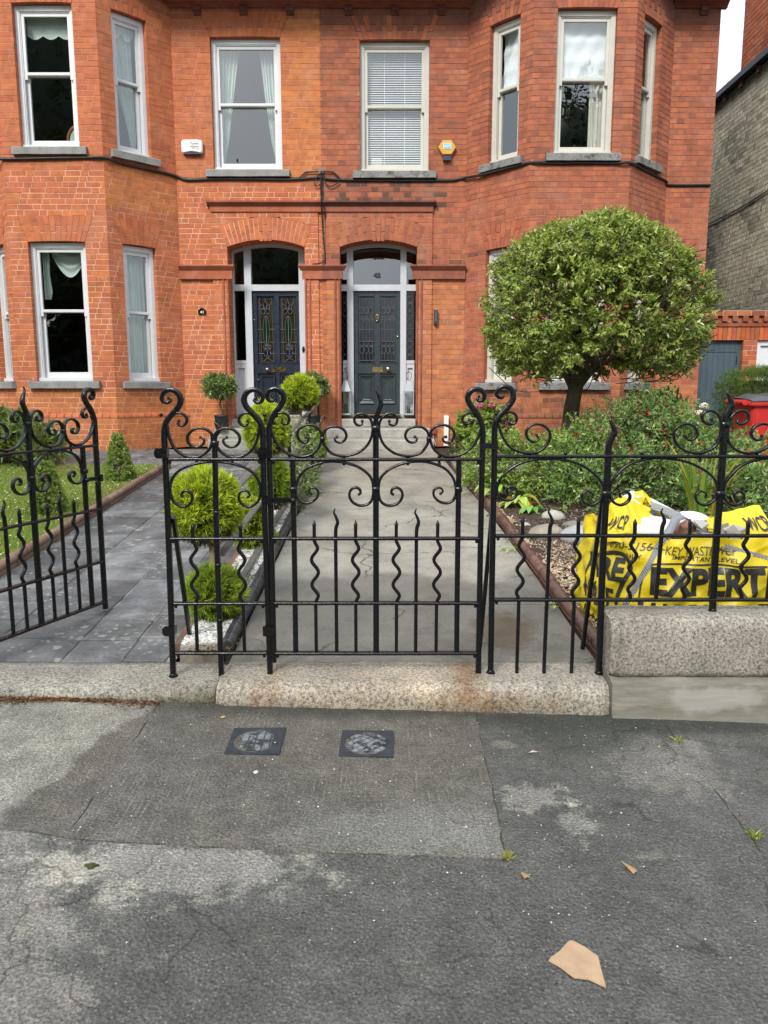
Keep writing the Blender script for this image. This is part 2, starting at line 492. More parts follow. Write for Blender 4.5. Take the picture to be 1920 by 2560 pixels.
def m_pavement(name, kind):
    t = NT(name)
    n0 = t.noise(1.1, 6, .6); n1 = t.noise(7, 6, .7); n2 = t.noise(85, 5, .75); ag = t.vor(75); ag2 = t.vor(170)
    spk = t.vor(105, out=1)
    p = t.xyz()
    if kind == 'brush':
        c = t.ramp(n1, [(.3, (.075, .067, .052)), (.5, (.112, .101, .08)), (.7, (.152, .138, .11))])
        ln = t.noise(26, 4, .75, vec=t.scaled(3.2, .13, 1)); wv = t.n('TexWave', {'Vector': t.pos(), 'Scale': 15, 'Distortion': 2.2, 'Detail': 4, 'Detail Scale': 3.0}, bands_direction='X').outputs[1]
        br = t.math('MULTIPLY', t.math('MULTIPLY', t.ramp(wv, [(.45, 0), (.9, 1)]), t.ramp(ln, [(.50, 0), (.62, 1)])), t.ramp(t.noise(2.3, 4), [(.40, 0.0), (.66, .8)]))
        c = t.mix(br, c, (.30, .28, .23))
        hs = t.math('ADD', t.math('MULTIPLY', br, .8), t.math('MULTIPLY', ln, .6))
        c = t.mix(t.math('MULTIPLY', t.blob(-.3, 3.74, 1.2, .2, .25, 5, .4, .8), .85), c, (.045, .04, .033))
        c = t.mix(t.math('MULTIPLY', t.blob(.1, 2.6, .5, .22, .4, 6, .4, .8), .5), c, (.22, .21, .185))
    elif kind == 'dry':
        c = t.ramp(n1, [(.3, (.15, .138, .11)), (.5, (.225, .206, .165)), (.7, (.30, .277, .225))])
        hs = t.noise(26, 4, .75, vec=t.scaled(3.2, .2, 1))
        c = t.mix(t.ramp(hs, [(.54, 0), (.66, .35)]), c, (.46, .44, .39))
        # damp margin along the joint
        lim = t.math('ADD', t.math('SUBTRACT', p['X'], t.math('MULTIPLY', t.math('SUBTRACT', p['Y'], 2.5), .19)), t.math('MULTIPLY', t.math('SUBTRACT', t.noise(2.6, 5), .5), .5))
        wet = t.n('MapRange', {0: lim, 1: -1.46, 2: -1.40}, interpolation_type='SMOOTHSTEP').outputs[0]
        c = t.mix(wet, c, t.mix(1.0, c, (.47, .455, .44), 'MULTIPLY'))
    else:
        c = t.ramp(n1, [(.28, (.062, .058, .050)), (.5, (.088, .083, .073)), (.72, (.12, .113, .10))])
        hs = n1
        tan = t.ramp(t.noise(4, 6, .75), [(.55, 0), (.72, .5)])
        c = t.mix(tan, c, (.17, .15, .115))
        for (cx, cy, rx, ry, nz, am, col) in ((-1.42, 1.75, .60, 1.0, .75, .62, (.22, .205, .178)), (-.72, 2.36, .5, .15, .9, .75, (.30, .285, .255)), (.60, 2.88, .15, .09, 1.8, .7, (.30, .29, .26)),
                                              (.72, 2.72, .06, .11, 1.8, .7, (.30, .29, .26)), (.95, 2.5, .10, .02, 1.6, .35, (.2, .165, .12)), (1.25, 3.2, .26, .26, 1.1, .4, (.26, .235, .19)), (.55, 3.35, .06, .04, 1.5, .4, (.3, .27, .21))):
            c = t.mix(t.math('MULTIPLY', t.blob(cx, cy, rx, ry, nz, 8, .42, .66, det=11, rough=.78), am), c, t.mix(.35, t.mix(1.0, c, (2.5, 2.4, 2.2), 'MULTIPLY'), col))
        c = t.mix(t.math('MULTIPLY', t.blob(1.2, 3.62, 1.1, .13, .3, 5, .4, .75), .8), c, (.03, .032, .026))
        c = t.mix(t.math('MULTIPLY', t.blob(.95, 3.45, .35, .22, .3, 4, .4, .8), .6), c, (.04, .045, .035))
        dv = t.n('VectorMath', {0: t.pos(), 1: t.n('VectorMath', {0: t.noise(4, 5, out=1), 1: (.35, .35, 0)}, operation='MULTIPLY').outputs[0]}, operation='ADD').outputs[0]
        e = t.vor(2.4, 'DISTANCE_TO_EDGE', vec=dv)
        ck = t.math('MULTIPLY', t.ramp(e, [(.003, 1), (.014, 0)]), t.ramp(t.noise(1.3, 3), [(.44, 0), (.56, 1)]))
        c = t.mix(t.math('MULTIPLY', ck, .7), c, t.mix(1.0, c, (.25, .24, .21), 'MULTIPLY'))
    c = t.mix(1.0, c, t.ramp(n2, [(.3, .62), (.5, 1), (.7, 1.4)]), 'MULTIPLY')
    c = t.mix(1.0, c, t.ramp(n0, [(.3, .8), (.7, 1.18)]), 'MULTIPLY')
    pits = t.ramp(ag, [(.08, 1), (.2, 0)])
    c = t.mix(t.math('MULTIPLY', pits, .5), c, (.018, .017, .015))
    c = t.mix(1.0, c, t.ramp(t.noise(130, 2, .8), [(.36, .6), (.5, 1), (.64, 1.5)]), 'MULTIPLY')
    sp = t.ramp(t.xyz(spk)['X'], [(.93, 0), (.95, 1)])
    sp = t.math('MULTIPLY', sp, t.ramp(t.vor(105), [(.26, 1), (.42, 0)]))
    c = t.mix(t.math('MULTIPLY', sp, .55), c, (.32, .30, .255))
    dk = t.math('MULTIPLY', t.ramp(t.xyz(t.vor(38, out=1))['Y'], [(.93, 0), (.94, 1)]), t.ramp(t.vor(38), [(.14, 1), (.2, 0)]))
    c = t.mix(t.math('MULTIPLY', dk, .85), c, (.015, .014, .012))
    h = t.math('ADD', t.math('ADD', n2, t.math('MULTIPLY', hs, .7)), t.math('MULTIPLY', ag, .9))
    damp = t.noise(.9, 4)
    return t.done(c, t.ramp(damp, [(.35, .5), (.65, .72)]) if kind != 'dry' else .8, t.bump(h, .85, .009), .4)

def m_soil():
    t = NT('soil')
    n = t.noise(14, 6, .75); n2 = t.noise(90, 4, .7)
    c = t.ramp(n, [(.3, (.028, .018, .012)), (.55, (.075, .05, .035)), (.75, (.14, .10, .075))])
    return t.done(t.mix(1.0, c, t.ramp(n2, [(.3, .6), (.7, 1.35)]), 'MULTIPLY'), .95, t.bump(t.math('ADD', n, n2), .9, .02), .2)

def m_bark():
    t = NT('bark')
    n = t.noise(14, 6, .7, vec=t.scaled(1.6, 1.6, .22)); n2 = t.noise(60, 4)
    c = t.ramp(n, [(.3, (.03, .022, .015)), (.52, (.085, .063, .043)), (.72, (.15, .12, .085))])
    return t.done(t.mix(.15, c, (.09, .10, .05)), .9, t.bump(t.math('ADD', n, t.math('MULTIPLY', n2, .2)), .9, .02), .2)

M_BRICK, M_MORTAR = m_brick(), m_mortar()
M_SILL = m_stone('sill_granite', (.20, .195, .18), (.36, .35, .33), 90, .35)
M_SILL2 = m_stone('sill_granite_sooty', (.12, .12, .11), (.34, .33, .31), 70, .9)
M_STEP = m_stone('step_granite', (.26, .245, .21), (.42, .40, .35), 70, .2)
M_WHITE = m_plain('white_paint', (.645, .645, .645), .35, .03, 6, .05)
M_CREAM = m_plain('cream_paint', (.55, .53, .46), .4, .05, 6, .08)
M_GREYWHITE = m_plain('porch_paint', (.54, .55, .575), .35, .04, 5, .05)
M_NAVY = m_plain('navy_paint', (.021, .027, .042), .28, .06, 6, .05)
M_SLATEPAINT = m_plain('slate_green_paint', (.034, .046, .050), .28, .06, 6, .05)
M_GATEPAINT = m_plain('gate_paint', (.055, .085, .098), .5, .08, 6, .1)
M_BRASS = m_plain('brass', (.62, .47, .20), .22, .08, 20, .1, metal=1)
M_IRON = m_iron()
M_LEAD = m_plain('lead', (.16, .165, .17), .4, .1, 30, .1, metal=.4)
M_RUBBER = m_plain('black_cable', (.012, .012, .013), .55, .1, 30, .1)
M_DARKMETAL = m_plain('dark_gutter', (.035, .042, .05), .4, .1, 10, .1)
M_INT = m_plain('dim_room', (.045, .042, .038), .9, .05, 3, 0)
M_ROOF = m_plain('roof_slate', (.06, .063, .07), .6, .2, 5, .2)
M_GLASS = m_glass('window_glass', .15, (.95, .98, .97), 0, .14)
M_DGLASS = m_glass('dark_glass', .04, (.4, .42, .44), 0, .05)
M_PLASTIC = m_plain('white_plastic', (.76, .75, .70), .35, .03, 8, .02)
M_YPLASTIC = m_plain('yellow_plastic', (.62, .33, .04), .35, .05, 8, .02)
M_BPLASTIC = m_plain('blue_plastic', (.02, .03, .07), .4, .05, 8, .02)
M_CYAN = m_plain('cyan_print', (.12, .45, .62), .4, .03, 8, 0)
M_TEXT = m_plain('dark_print', (.02, .02, .022), .5, .05, 8, 0)
M_TEXTG = m_plain('grey_print', (.09, .095, .08), .5, .05, 8, 0)
M_TEXTW = m_plain('white_print', (.75, .75, .72), .5, .03, 8, 0)
M_GREYPLASTIC = m_plain('grey_plastic', (.075, .08, .085), .4, .08, 8, .05)
M_RED = m_plain('red_plastic', (.58, .032, .026), .42, .08, 5, .05)
M_TINT = m_plain('tinted_glaze', (1, 1, 1), .18, .12, 9, .1, usetint=True)

def m_cloth(name, col, trans=.25, rough=.9):
    t = NT(name)
    n = t.noise(3, 3)
    c = t.mix(1.0, col, t.ramp(n, [(.3, .9), (.7, 1.06)]), 'MULTIPLY')
    return t.done(c, rough, None, .1, trans=trans)
M_CURTAIN = m_cloth('pale_green_curtain', (.60, .68, .62), .15)
M_BLIND = m_cloth('white_blind', (.80, .82, .82), .15)

# ------------------------------------------------------------------ ground
def gz(y):
    return .11 if y < 4.1 else .11 + .075 * (min(y, 12.0) - 4.1)

def px_of(x, y, z):
    """rough size and place in the picture, used only to choose which bricks become single parts"""
    p = R(8.96); zz = z - 1.6
    dep = y * math.cos(p) - zz * math.sin(p); up = y * math.sin(p) + zz * math.cos(p)
    return 960 + 1925 * x / dep, 1280 - 1925 * up / dep, dep

# ------------------------------------------------------------------ brickwork
CH, JT, BL = .0788, .0105, .2285      # course height, joint, stretcher pitch

class Face:
    def __init__(s, p0, p1, nsign=None, n=None):
        s.p0 = Vector((*p0, 0)); s.p1 = Vector((*p1, 0)); s.L = (s.p1 - s.p0).length
        s.u = (s.p1 - s.p0).normalized()
        nn = Vector((s.u.y, -s.u.x, 0))
        want = Vector((*n, 0)) if n else Vector((0, -1, 0))
        s.n = nn if nn.dot(want) > 0 else -nn
    def pt(s, t, d, z):
        q = s.p0 + s.u * t - s.n * d
        return (q.x, q.y, z)

def fbox(mb, f, t0, t1, d0, d1, z0, z1, **k):
    mb.hexa([f.pt(t0, d0, z0), f.pt(t1, d0, z0), f.pt(t1, d1, z0), f.pt(t0, d1, z0), f.pt(t0, d0, z1), f.pt(t1, d0, z1), f.pt(t1, d1, z1), f.pt(t0, d1, z1)], **k)

def rect_zone(t0, t1, z0, z1):
    f = lambda z: (t0, t1) if z0 < z < z1 else None
    f.zl = (z0, z1)
    return f

def head_zone(t0, t1, z0, z1, spread):
    def f(z):
        if z0 <= z < z1:
            k = (z - z0) / (z1 - z0) * spread
            return (t0 - k, t1 + k)
        return None
    f.zl = (z0, z1)
    return f

class Brickwork:
    """collects bricks of one building, then links the most visible 300 singly and the rest as one part"""
    def __init__(s, tintfn, mortfn, BLp=BL, CHp=CH):
        s.rect = []; s.slant = MB(); s.mort = MB(); s.tint = tintfn; s.mt = mortfn; s.flem = False; s.BL = BLp; s.CH = CHp
    def lay(s, f, z0, z1, zones=(), depth=.11, e0=0, e1=0, phase=0, mortar_back=.12):
        k0 = math.floor((z0 - .68) / s.CH + .5)
        zb = z0; row = k0
        nrow = max(1, round((z1 - z0) / s.CH)); ch = (z1 - z0) / nrow
        brk = sorted({q for zf in zones for q in getattr(zf, 'zl', ())})
        eg = [z0 + r * ch for r in range(nrow + 1)]
        ix = list(range(nrow + 1))
        extra = []
        for q in brk:
            if not z0 + .01 < q < z1 - .01: continue
            j = min(range(1, nrow), key=lambda i: abs(eg[i] - q)) if nrow > 1 else 0
            if j and abs(eg[j] - q) < .026: eg[j] = q
            elif abs(min(eg, key=lambda e: abs(e - q)) - q) > .008: extra.append(q)
        al = sorted([(e, r) for r, e in enumerate(eg)] + [(q, None) for q in extra])
        bands = []; r = 0
        for (ea, ra), (eb, rb) in zip(al, al[1:]):
            if ra is not None: r = ra
            if eb - ea > .006: bands.append((k0 + r, ea, eb))
        for row, zb, zt in bands:
            a, b = zb + .002, zt - .002
            ex = []
            for zf in zones:
                A, B = zf(min(a + .01, zt)), zf(max(b - .01, zb))
                if A is None and B is None: continue
                A = A or B; B = B or A
                ex.append((A, B))
            ex.sort(key=lambda q: q[0][0])
            iv = []; l = (-e0, -e0)
            for A, B in ex:
                if A[0] > l[0] + .015: iv.append((l, (A[0], B[0])))
                l = (max(l[0], A[1]), max(l[1], B[1]))
            if l[0] < f.L + e1 - .015: iv.append((l, (f.L + e1, f.L + e1)))
            # joints of this row
            cyc = [s.BL, s.BL / 2] if s.flem or row % 2 == 0 else [s.BL, s.BL, s.BL, s.BL / 2]
            if s.flem: jo = (s.BL * .75 if row % 2 else 0) + phase
            x = -e0 - (jo if s.flem else s.BL * ((row * .618 + phase) % 1)) - .3
            js = []; i = 0
            while x < f.L + e1 + .5:
                js.append(x); x += cyc[i % len(cyc)]; i += 1
            c = f.pt(.5 * f.L, 0, zb)
            for L, Rr in iv:
                m0, m1 = .0035, mortar_back
                tc = s.mt(*f.pt((L[0] + Rr[0]) / 2, 0, (zb + zt) / 2))
                q = [(L[0] + m0, zb), (Rr[0] - m0, zb), (Rr[1] - m0, zt), (L[1] + m0, zt)]
                s.mort.add([f.pt(t, m0, z) for t, z in q], [(0, 1, 2, 3)], col=tc)
                s.mort.add([f.pt(q[0][0], m0, zb), f.pt(q[0][0], m1, zb), f.pt(q[3][0], m1, zt), f.pt(q[3][0], m0, zt)], [(0, 1, 2, 3)], col=tc)
                s.mort.add([f.pt(q[1][0], m0, zb), f.pt(q[1][0], m1, zb), f.pt(q[2][0], m1, zt), f.pt(q[2][0], m0, zt)], [(0, 1, 2, 3)], col=tc)
                cut = [j for j in js if max(L) + .04 < j < min(Rr) - .04]
                ed = [None] + cut + [None]
                for i in range(len(ed) - 1):
                    lb = L if ed[i] is None else (ed[i] + JT / 2,) * 2
                    rb = Rr if ed[i + 1] is None else (ed[i + 1] - JT / 2,) * 2
                    w = min(rb) - max(lb)
                    if w < .012: continue
                    pr = rng.uniform(-.0025, .0015); ct = f.pt((lb[0] + rb[0]) / 2, 0, (zb + zt) / 2)
                    col = s.tint(*ct)
                    if zt - zb < .014: continue
                    z_0, z_1 = zb + JT / 2 + rng.uniform(-.0012, .0012), zt - JT / 2 + rng.uniform(-.0012, .0012)
                    if abs(lb[0] - lb[1]) < .002 and abs(rb[0] - rb[1]) < .002:
                        s.rect.append((f, lb[0], rb[0], pr, depth, z_0, z_1, col))
                    else:
                        s.quad(f, [(lb[0], z_0), (rb[0], z_0), (rb[1], z_1), (lb[1], z_1)], pr, depth, col)
    def quad(s, f, q, d0, d1, col, mb=None):
        mb = mb or s.slant
        a = [f.pt(t, d0, z) for t, z in q]; b = [f.pt(t, d1, z) for t, z in q]
        mb.add(a + b, [(0, 1, 2, 3), (0, 4, 5, 1), (1, 5, 6, 2), (2, 6, 7, 3), (3, 7, 4, 0)], col=col)
    def finish(s, parent, limit=300, blocked=None, label=None):
        sc = []
        for i, b in enumerate(s.rect):
            f, t0, t1, pr, dp, z0, z1, col = b
            x, y, z = f.pt((t0 + t1) / 2, 0, (z0 + z1) / 2)
            u, v, dep = px_of(x, y, z)
            vis = 0 < u < 1920 and 0 < v < 2560 and not (blocked and blocked(u, v))
            view = Vector((x, y, z - 1.6)).normalized()
            sc.append(((t1 - t0) * (z1 - z0) * abs(f.n.dot(view)) / dep ** 2 if vis else 0, i))
        sc.sort(reverse=True)
        top = {i for a, i in sc[:limit] if a > 0}
        um = unit_brick()
        for i, (f, t0, t1, pr, dp, z0, z1, col) in enumerate(s.rect):
            if i in top:
                o = bpy.data.objects.new('brick', um)
                COL.objects.link(o)
                inw = -f.n
                lx = Vector((inw.y, -inw.x, 0))
                st = t0 if lx.dot(f.u) > 0 else t1
                o.parent = parent
                o.location = Vector(f.pt(st, pr, z0)) - wloc(parent)
                o.rotation_euler = (0, 0, math.atan2(lx.y, lx.x))
                o.scale = (t1 - t0, dp, z1 - z0)
                o.color = (*col, 1)
            else:
                s.quad(f, [(t0, z0), (t1, z0), (t1, z1), (t0, z1)], pr, dp, col)
        s.slant.build('brickwork', M_BRICK, parent, kind='stuff')
        s.mort.build('mortar_bed', M_MORTAR, parent)

_UB = []
def unit_brick():
    if not _UB:
        me = bpy.data.meshes.new('brick')
        me.from_pydata([(0, 0, 0), (1, 0, 0), (1, 1, 0), (0, 1, 0), (0, 0, 1), (1, 0, 1), (1, 1, 1), (0, 1, 1)], [], [(0, 1, 5, 4), (1, 2, 6, 5), (3, 0, 4, 7), (0, 3, 2, 1), (4, 5, 6, 7)])
        ca = me.color_attributes.new('tint', 'FLOAT_COLOR', 'CORNER')
        ca.data.foreach_set('color', np.ones(len(me.loops) * 4, np.float32))
        me.materials.append(M_BRICK)
        _UB.append(me)
    return _UB[0]

def voussoirs(bw, f, t0, t1, z0, z1, spread, parent, n, d0=-.002, depth=.11, camber=0.0, tint=None):
    """flat gauged arch: n splayed columns, each cut into a long and a short brick"""
    j = .006
    for i in range(n):
        a, b = i / n, (i + 1) / n
        def P(k, h):
            lo = t0 + (t1 - t0) * k; hi = (t0 - spread) + (t1 - t0 + 2 * spread) * k
            return lo + (hi - lo) * h
        cam_ = lambda k: camber * (1 - (2 * k - 1) ** 2)
        cut = (.62 if i % 2 else .36) + rng.uniform(-.02, .02)
        for h0, h1 in ((0, cut - .012), (cut + .012, 1)):
            za, zb_ = z0 + (z1 - z0) * h0, z0 + (z1 - z0) * h1
            ca, cb = cam_(a) * (1 - h0), cam_(b) * (1 - h0)
            q = [(P(a, h0) + j / 2, za + ca), (P(b, h0) - j / 2, za + cb), (P(b, h1) - j / 2, zb_), (P(a, h1) + j / 2, zb_)]
            c = f.pt((q[0][0] + q[1][0]) / 2, 0, (za + zb_) / 2)
            mb = MB(); bw.quad(f, q, d0 + rng.uniform(-.001, .001), depth, (tint or bw.tint)(*c), mb)
            mb.build('voussoir', M_BRICK, parent)
    q = [(t0 + .004, z0 + .01), (t1 - .004, z0 + .01), (t1 + spread - .004, z1 + .004), (t0 - spread + .004, z1 + .004)]
    bw.mort.add([f.pt(t, .006, z) for t, z in q], [(0, 1, 2, 3)], col=bw.mt(*f.pt((t0 + t1) / 2, 0, z1)))
    bw.mort.add([f.pt(t0, .006, z0 + .012), f.pt(t1, .006, z0 + .012), f.pt(t1, .12, z0 + .012), f.pt(t0, .12, z0 + .012)], [(0, 1, 2, 3)], col=bw.tint(*f.pt((t0 + t1) / 2, 0, z0)))
# ------------------------------------------------------------------ windows
def sash_window(parent, f, t0, t1, z0, z1, paint, stone, ratio=.5, dress=None, sill_ext=.115, sill_h=.115):
    zm = z0 + .05 + (z1 - z0 - .05) * ratio
    mb = MB()
    jw = .058
    fbox(mb, f, t0, t0 + jw, .085, .21, z0, z1); fbox(mb, f, t1 - jw, t1, .085, .21, z0, z1)
    fbox(mb, f, t0 + jw, t1 - jw, .085, .21, z1 - .07, z1 - .001)
    fbox(mb, f, t0 - .004, t1 + .004, .05, .21, z0 - .002, z0 + .045)
    for a, b in ((t0 + jw, t0 + jw + .014), (t1 - jw - .014, t1 - jw)):
        fbox(mb, f, a, b, .097, .15, z0 + .045, z1 - .07)
    fbox(mb, f, t0 + jw + .014, t1 - jw - .014, .097, .15, z1 - .084, z1 - .07)
    win = mb.build('window', paint, parent)
    a, b = t0 + jw + .015, t1 - jw - .015
    us, ls = MB(), MB()
    st = .042
    zt, zb = z1 - .085, z0 + .046
    fbox(us, f, a, a + st, .112, .152, zm - .075, zt); fbox(us, f, b - st, b, .112, .152, zm - .075, zt)
    fbox(us, f, a + st, b - st, .112, .152, zt - .048, zt); fbox(us, f, a + st, b - st, .112, .152, zm - .02, zm + .025)
    fbox(us, f, a + st, b - st, .106, .112, zm - .012, zm + .017)
    us.build('upper_sash', paint, win)
    st2 = .05
    fbox(ls, f, a, a + st2, .158, .198, zb, zm - .021); fbox(ls, f, b - st2, b, .158, .198, zb, zm - .021)
    fbox(ls, f, a + st2, b - st2, .158, .198, zb, zb + .085); fbox(ls, f, a, b, .158, .198, zm - .02, zm + .02)
    ls.build('lower_sash', paint, win)
    for (p, q, r_, s_, d) in ((a + st, b - st, zm + .025, zt - .048, .132), (a + st2, b - st2, zb + .085, zm - .02, .178)):
        g = MB()
        vs_ = [f.pt(p, d, r_), f.pt(q, d, r_), f.pt(q, d, s_), f.pt(p, d, s_)]
        flip = (Vector(vs_[1]) - Vector(vs_[0])).cross(Vector(vs_[2]) - Vector(vs_[0])).dot(f.n) < 0
        g.add(vs_, [(3, 2, 1, 0) if flip else (0, 1, 2, 3)])
        g.build('pane', M_GLASS, win)
    sl = MB()
    q0, q1 = t0 - sill_ext, t1 + sill_ext
    n = 10
    for i in range(n):
        ta, tb = q0 + (q1 - q0) * i / n, q0 + (q1 - q0) * (i + 1) / n
        rings = []
    rr = []
    for i in range(n + 1):
        t = q0 + (q1 - q0) * i / n
        w = lambda: rng.uniform(-.002, .002)
        rr.append([f.pt(t, -.075 + w(), z0 - sill_h + w()), f.pt(t, -.075 + w(), z0 - .022 + w()), f.pt(t, -.066 + w(), z0 - .012 + w()), f.pt(t, .06, z0 - .004), f.pt(t, .06, z0 - sill_h)])
    sl.rings(rr, smooth=False)
    sl.build('sill', stone, win)
    if dress: dress(win, f, a + .01, b - .01, zb + .02, zt, zm)
    return win

def cloth(win, f, name, edge0, edge1, z0, z1, d, mat_, folds=7, amp=.025, nz=16, nt=48, flare=0):
    """hanging folded cloth between two vertical edge curves edge(z01)->t"""
    mb = MB(); rs = []
    ph = rng.uniform(0, 6)
    for i in range(nz + 1):
        k = i / nz; z = z1 + (z0 - z1) * k
        e0, e1 = edge0(k), edge1(k)
        row = []
        for j in range(nt + 1):
            w = j / nt
            dd = d + amp * math.sin(w * folds * 6.283 + ph + .5 * math.sin(3 * k)) + amp * .4 * math.sin(w * folds * 15 + 2 * k + ph)
            row.append(f.pt(e0 + (e1 - e0) * w, dd, z))
        rs.append(row)
    mb.rings(rs, closed=False, cap=False)
    return mb.build(name, mat_, win)

def lerp_pts(pts):
    def fn(k):
        for (a, va), (b, vb) in zip(pts, pts[1:]):
            if k <= b: return va + (vb - va) * (k - a) / max(b - a, 1e-6)
        return pts[-1][1]
    return fn

def dress_pair(win, f, a, b, z0, z1, zm):
    w = b - a
    cloth(win, f, 'curtain', lambda k: a, lerp_pts([(0, a + .30 * w), (.35, a + .235 * w), (.75, a + .13 * w), (.95, a + .05 * w), (1, a + .08 * w)]), z0, z1, .30, M_CURTAIN, 5)
    cloth(win, f, 'curtain', lerp_pts([(0, a + .66 * w), (.35, a + .76 * w), (.75, a + .87 * w), (.95, a + .96 * w), (1, a + .93 * w)]), lambda k: b, z0, z1, .30, M_CURTAIN, 5)

def dress_full(win, f, a, b, z0, z1, zm):
    cloth(win, f, 'curtain', lambda k: a, lambda k: b, z0, z1, .29, M_CURTAIN, 6, .03)

def dress_swagside(win, f, a, b, z0, z1, zm):
    # curtain sweeping from the window head to one side, with a scalloped pelmet
    w = b - a
    cloth(win, f, 'curtain', lerp_pts([(0, a), (.6, a), (.9, a + .02 * w), (1, a + .1 * w)]), lerp_pts([(0, b), (.45, a + .72 * w), (.8, a + .32 * w), (1, a + .2 * w)]), z0, z1, .30, M_CURTAIN, 6)
    mb = MB(); rs = []
    for i in range(9):
        k = i / 8
        rs.append([f.pt(a + w * j / 30, .26 + .012 * math.sin(j * 1.3), z1 - (.10 + .09 * abs(math.sin(math.pi * j / 15))) * k) for j in range(31)])
    mb.rings(rs, closed=False, cap=False); mb.build('pelmet', M_BLIND, win)

def dress_upfront41(win, f, a, b, z0, z1, zm):
    w = b - a
    mb = MB(); rs = []
    for i in range(11):
        k = i / 10
        rs.append([f.pt(a + w * j / 36, .27 + .01 * math.sin(k * 9), z1 - (.24 + .05 * abs(math.sin(math.pi * j / 12))) * k) for j in range(37)])
    mb.rings(rs, closed=False, cap=False); mb.build('blind', M_CURTAIN, win)
    # round-backed chair seen over the sill; f runs outward so its right side is low t
    c = a + .10 * w; zc = z0 + .16; p = []
    fr = MB()
    fr.sweep([Vector(f.pt(c + .20 * math.cos(th), .5, zc + .23 * math.sin(th))) for th in np.linspace(-.7, 3.85, 28)], .045, .04, b=f.n)
    fr.build('chair_back_rim', M_WOOD, win)
    pd = MB(); pd.add([f.pt(c + .17 * math.cos(th), .49, zc + .2 * math.sin(th)) for th in np.linspace(0, 6.283, 24, endpoint=False)], [tuple(range(24))])
    pd.build('chair_back_pad', M_CURTAIN, win)

def dress_lowfront41(win, f, a, b, z0, z1, zm):
    w = b - a
    # swag hanging from the head, high t is left in the picture
    mb = MB(); rs = []
    for i in range(13):
        k = i / 12; row = []
        for j in range(33):
            x = j / 32
            sag = (.03 + .36 * math.sin(math.pi * min(1, x * .9 + .05)) ** 1.2) * k
            row.append(f.pt(a + w * (x * .80), .30 + .02 * math.sin(k * 16 + x * 2), z1 - sag))
        rs.append(row)
    mb.rings(rs, closed=False, cap=False); mb.build('swag', M_CURTAIN, win)
    cloth(win, f, 'curtain', lerp_pts([(0, b - .16 * w), (.5, b - .14 * w), (.85, b - .18 * w), (1, b - .14 * w)]), lambda k: b, z1 - .72, z1, .27, M_CURTAIN, 3, .015)
    mb = MB()
    mb.rings([[f.pt(a + w * (.18 + .6 * i / 12), .42 + .05 * math.cos(t), z0 + .03 + .035 * math.sin(t) + .01 * math.sin(i)) for t in np.linspace(0, 6.283, 8, endpoint=False)] for i in range(13)])
    mb.build('cushion', M_BLIND, win)

def dress_venetian(win, f, a, b, z0, z1, zm):
    n = 52
    me = None
    for i in range(n):
        z = z0 + .02 + (z1 - z0 - .05) * i / (n - 1)
        mb = MB()
        mb.add([f.pt(a, .225, z - .009), f.pt(b, .225, z - .009), f.pt(b, .245, z + .009), f.pt(a, .245, z + .009)], [(0, 1, 2, 3)])
        mb.build('slat', M_BLIND, win)
    for k in (.33, .68):
        mb = MB(); t = a + (b - a) * k
        fbox(mb, f, t - .003, t + .003, .220, .223, z0, z1); mb.build('blind_cord', M_BLIND, win)
    mb = MB(); fbox(mb, f, a + .1 * (b - a), a + .28 * (b - a), .25, .3, z0 - .01, z0 + .2); mb.build('carton', M_BLIND, win)

def dress_roman(lo):
    def fn(win, f, a, b, z0, z1, zm):
        mb = MB(); rs = []
        zl = zm + .04
        for i in range(25):
            k = i / 24
            rs.append([f.pt(a + (b - a) * j / 20, .24 + .018 * abs(math.sin(k * math.pi * 3)) + .008 * math.sin(j * .9 + k * 11), z1 + (zl - z1) * k) for j in range(21)])
        mb.rings(rs, closed=False, cap=False); mb.build('blind', M_BLIND, win)
        if lo:
            w = b - a
            cloth(win, f, 'curtain', lambda k: a + .70 * w, lambda k: b, z0, zm + .04, .32, M_CREAMCLOTH, 3, .02)
    return fn

M_WOOD = m_plain('varnished_wood', (.24, .085, .022), .3, .2, 12, .05)
M_CREAMCLOTH = m_cloth('cream_curtain', (.72, .70, .62), .15)

# ------------------------------------------------------------------ the pair of houses
PX = -.986
PAL41 = [((.50, .148, .054), 4), ((.475, .135, .058), 5), ((.45, .128, .064), 3), ((.52, .162, .054), 2), ((.40, .106, .05), .5)]
PAL42 = [((.405, .122, .056), 4), ((.37, .108, .056), 4), ((.335, .097, .056), 2.5), ((.43, .136, .060), 2.5), ((.27, .082, .054), .8)]
def wpick(pal):
    t = rng.random() * sum(w for c, w in pal)
    for c, w in pal:
        t -= w
        if t <= 0: break
    mean = [sum(q[i] * w for q, w in pal) / sum(w for q, w in pal) for i in range(3)]
    c = [v * .66 + m_ * .34 for v, m_ in zip(c, mean)]
    g = rng.uniform(.93, 1.07)
    return tuple(min(.9, v * g) for v in c)
def soot(c, a):
    return tuple(v * (1 - a) + d * a for v, d in zip(c, (.075, .045, .036)))
def tint41(x, y, z):
    c = wpick(PAL41)
    if z < 1.2 or (1.26 < z < 1.62) or (4.3 < z < 4.95 and -4.15 < x < -3.3) or (4.85 < z and x > -1.5): c = tuple(v * m for v, m in zip(c, (1.08, 1.2, .95)))
    if z > 7.25: c = soot(c, .25)
    return c
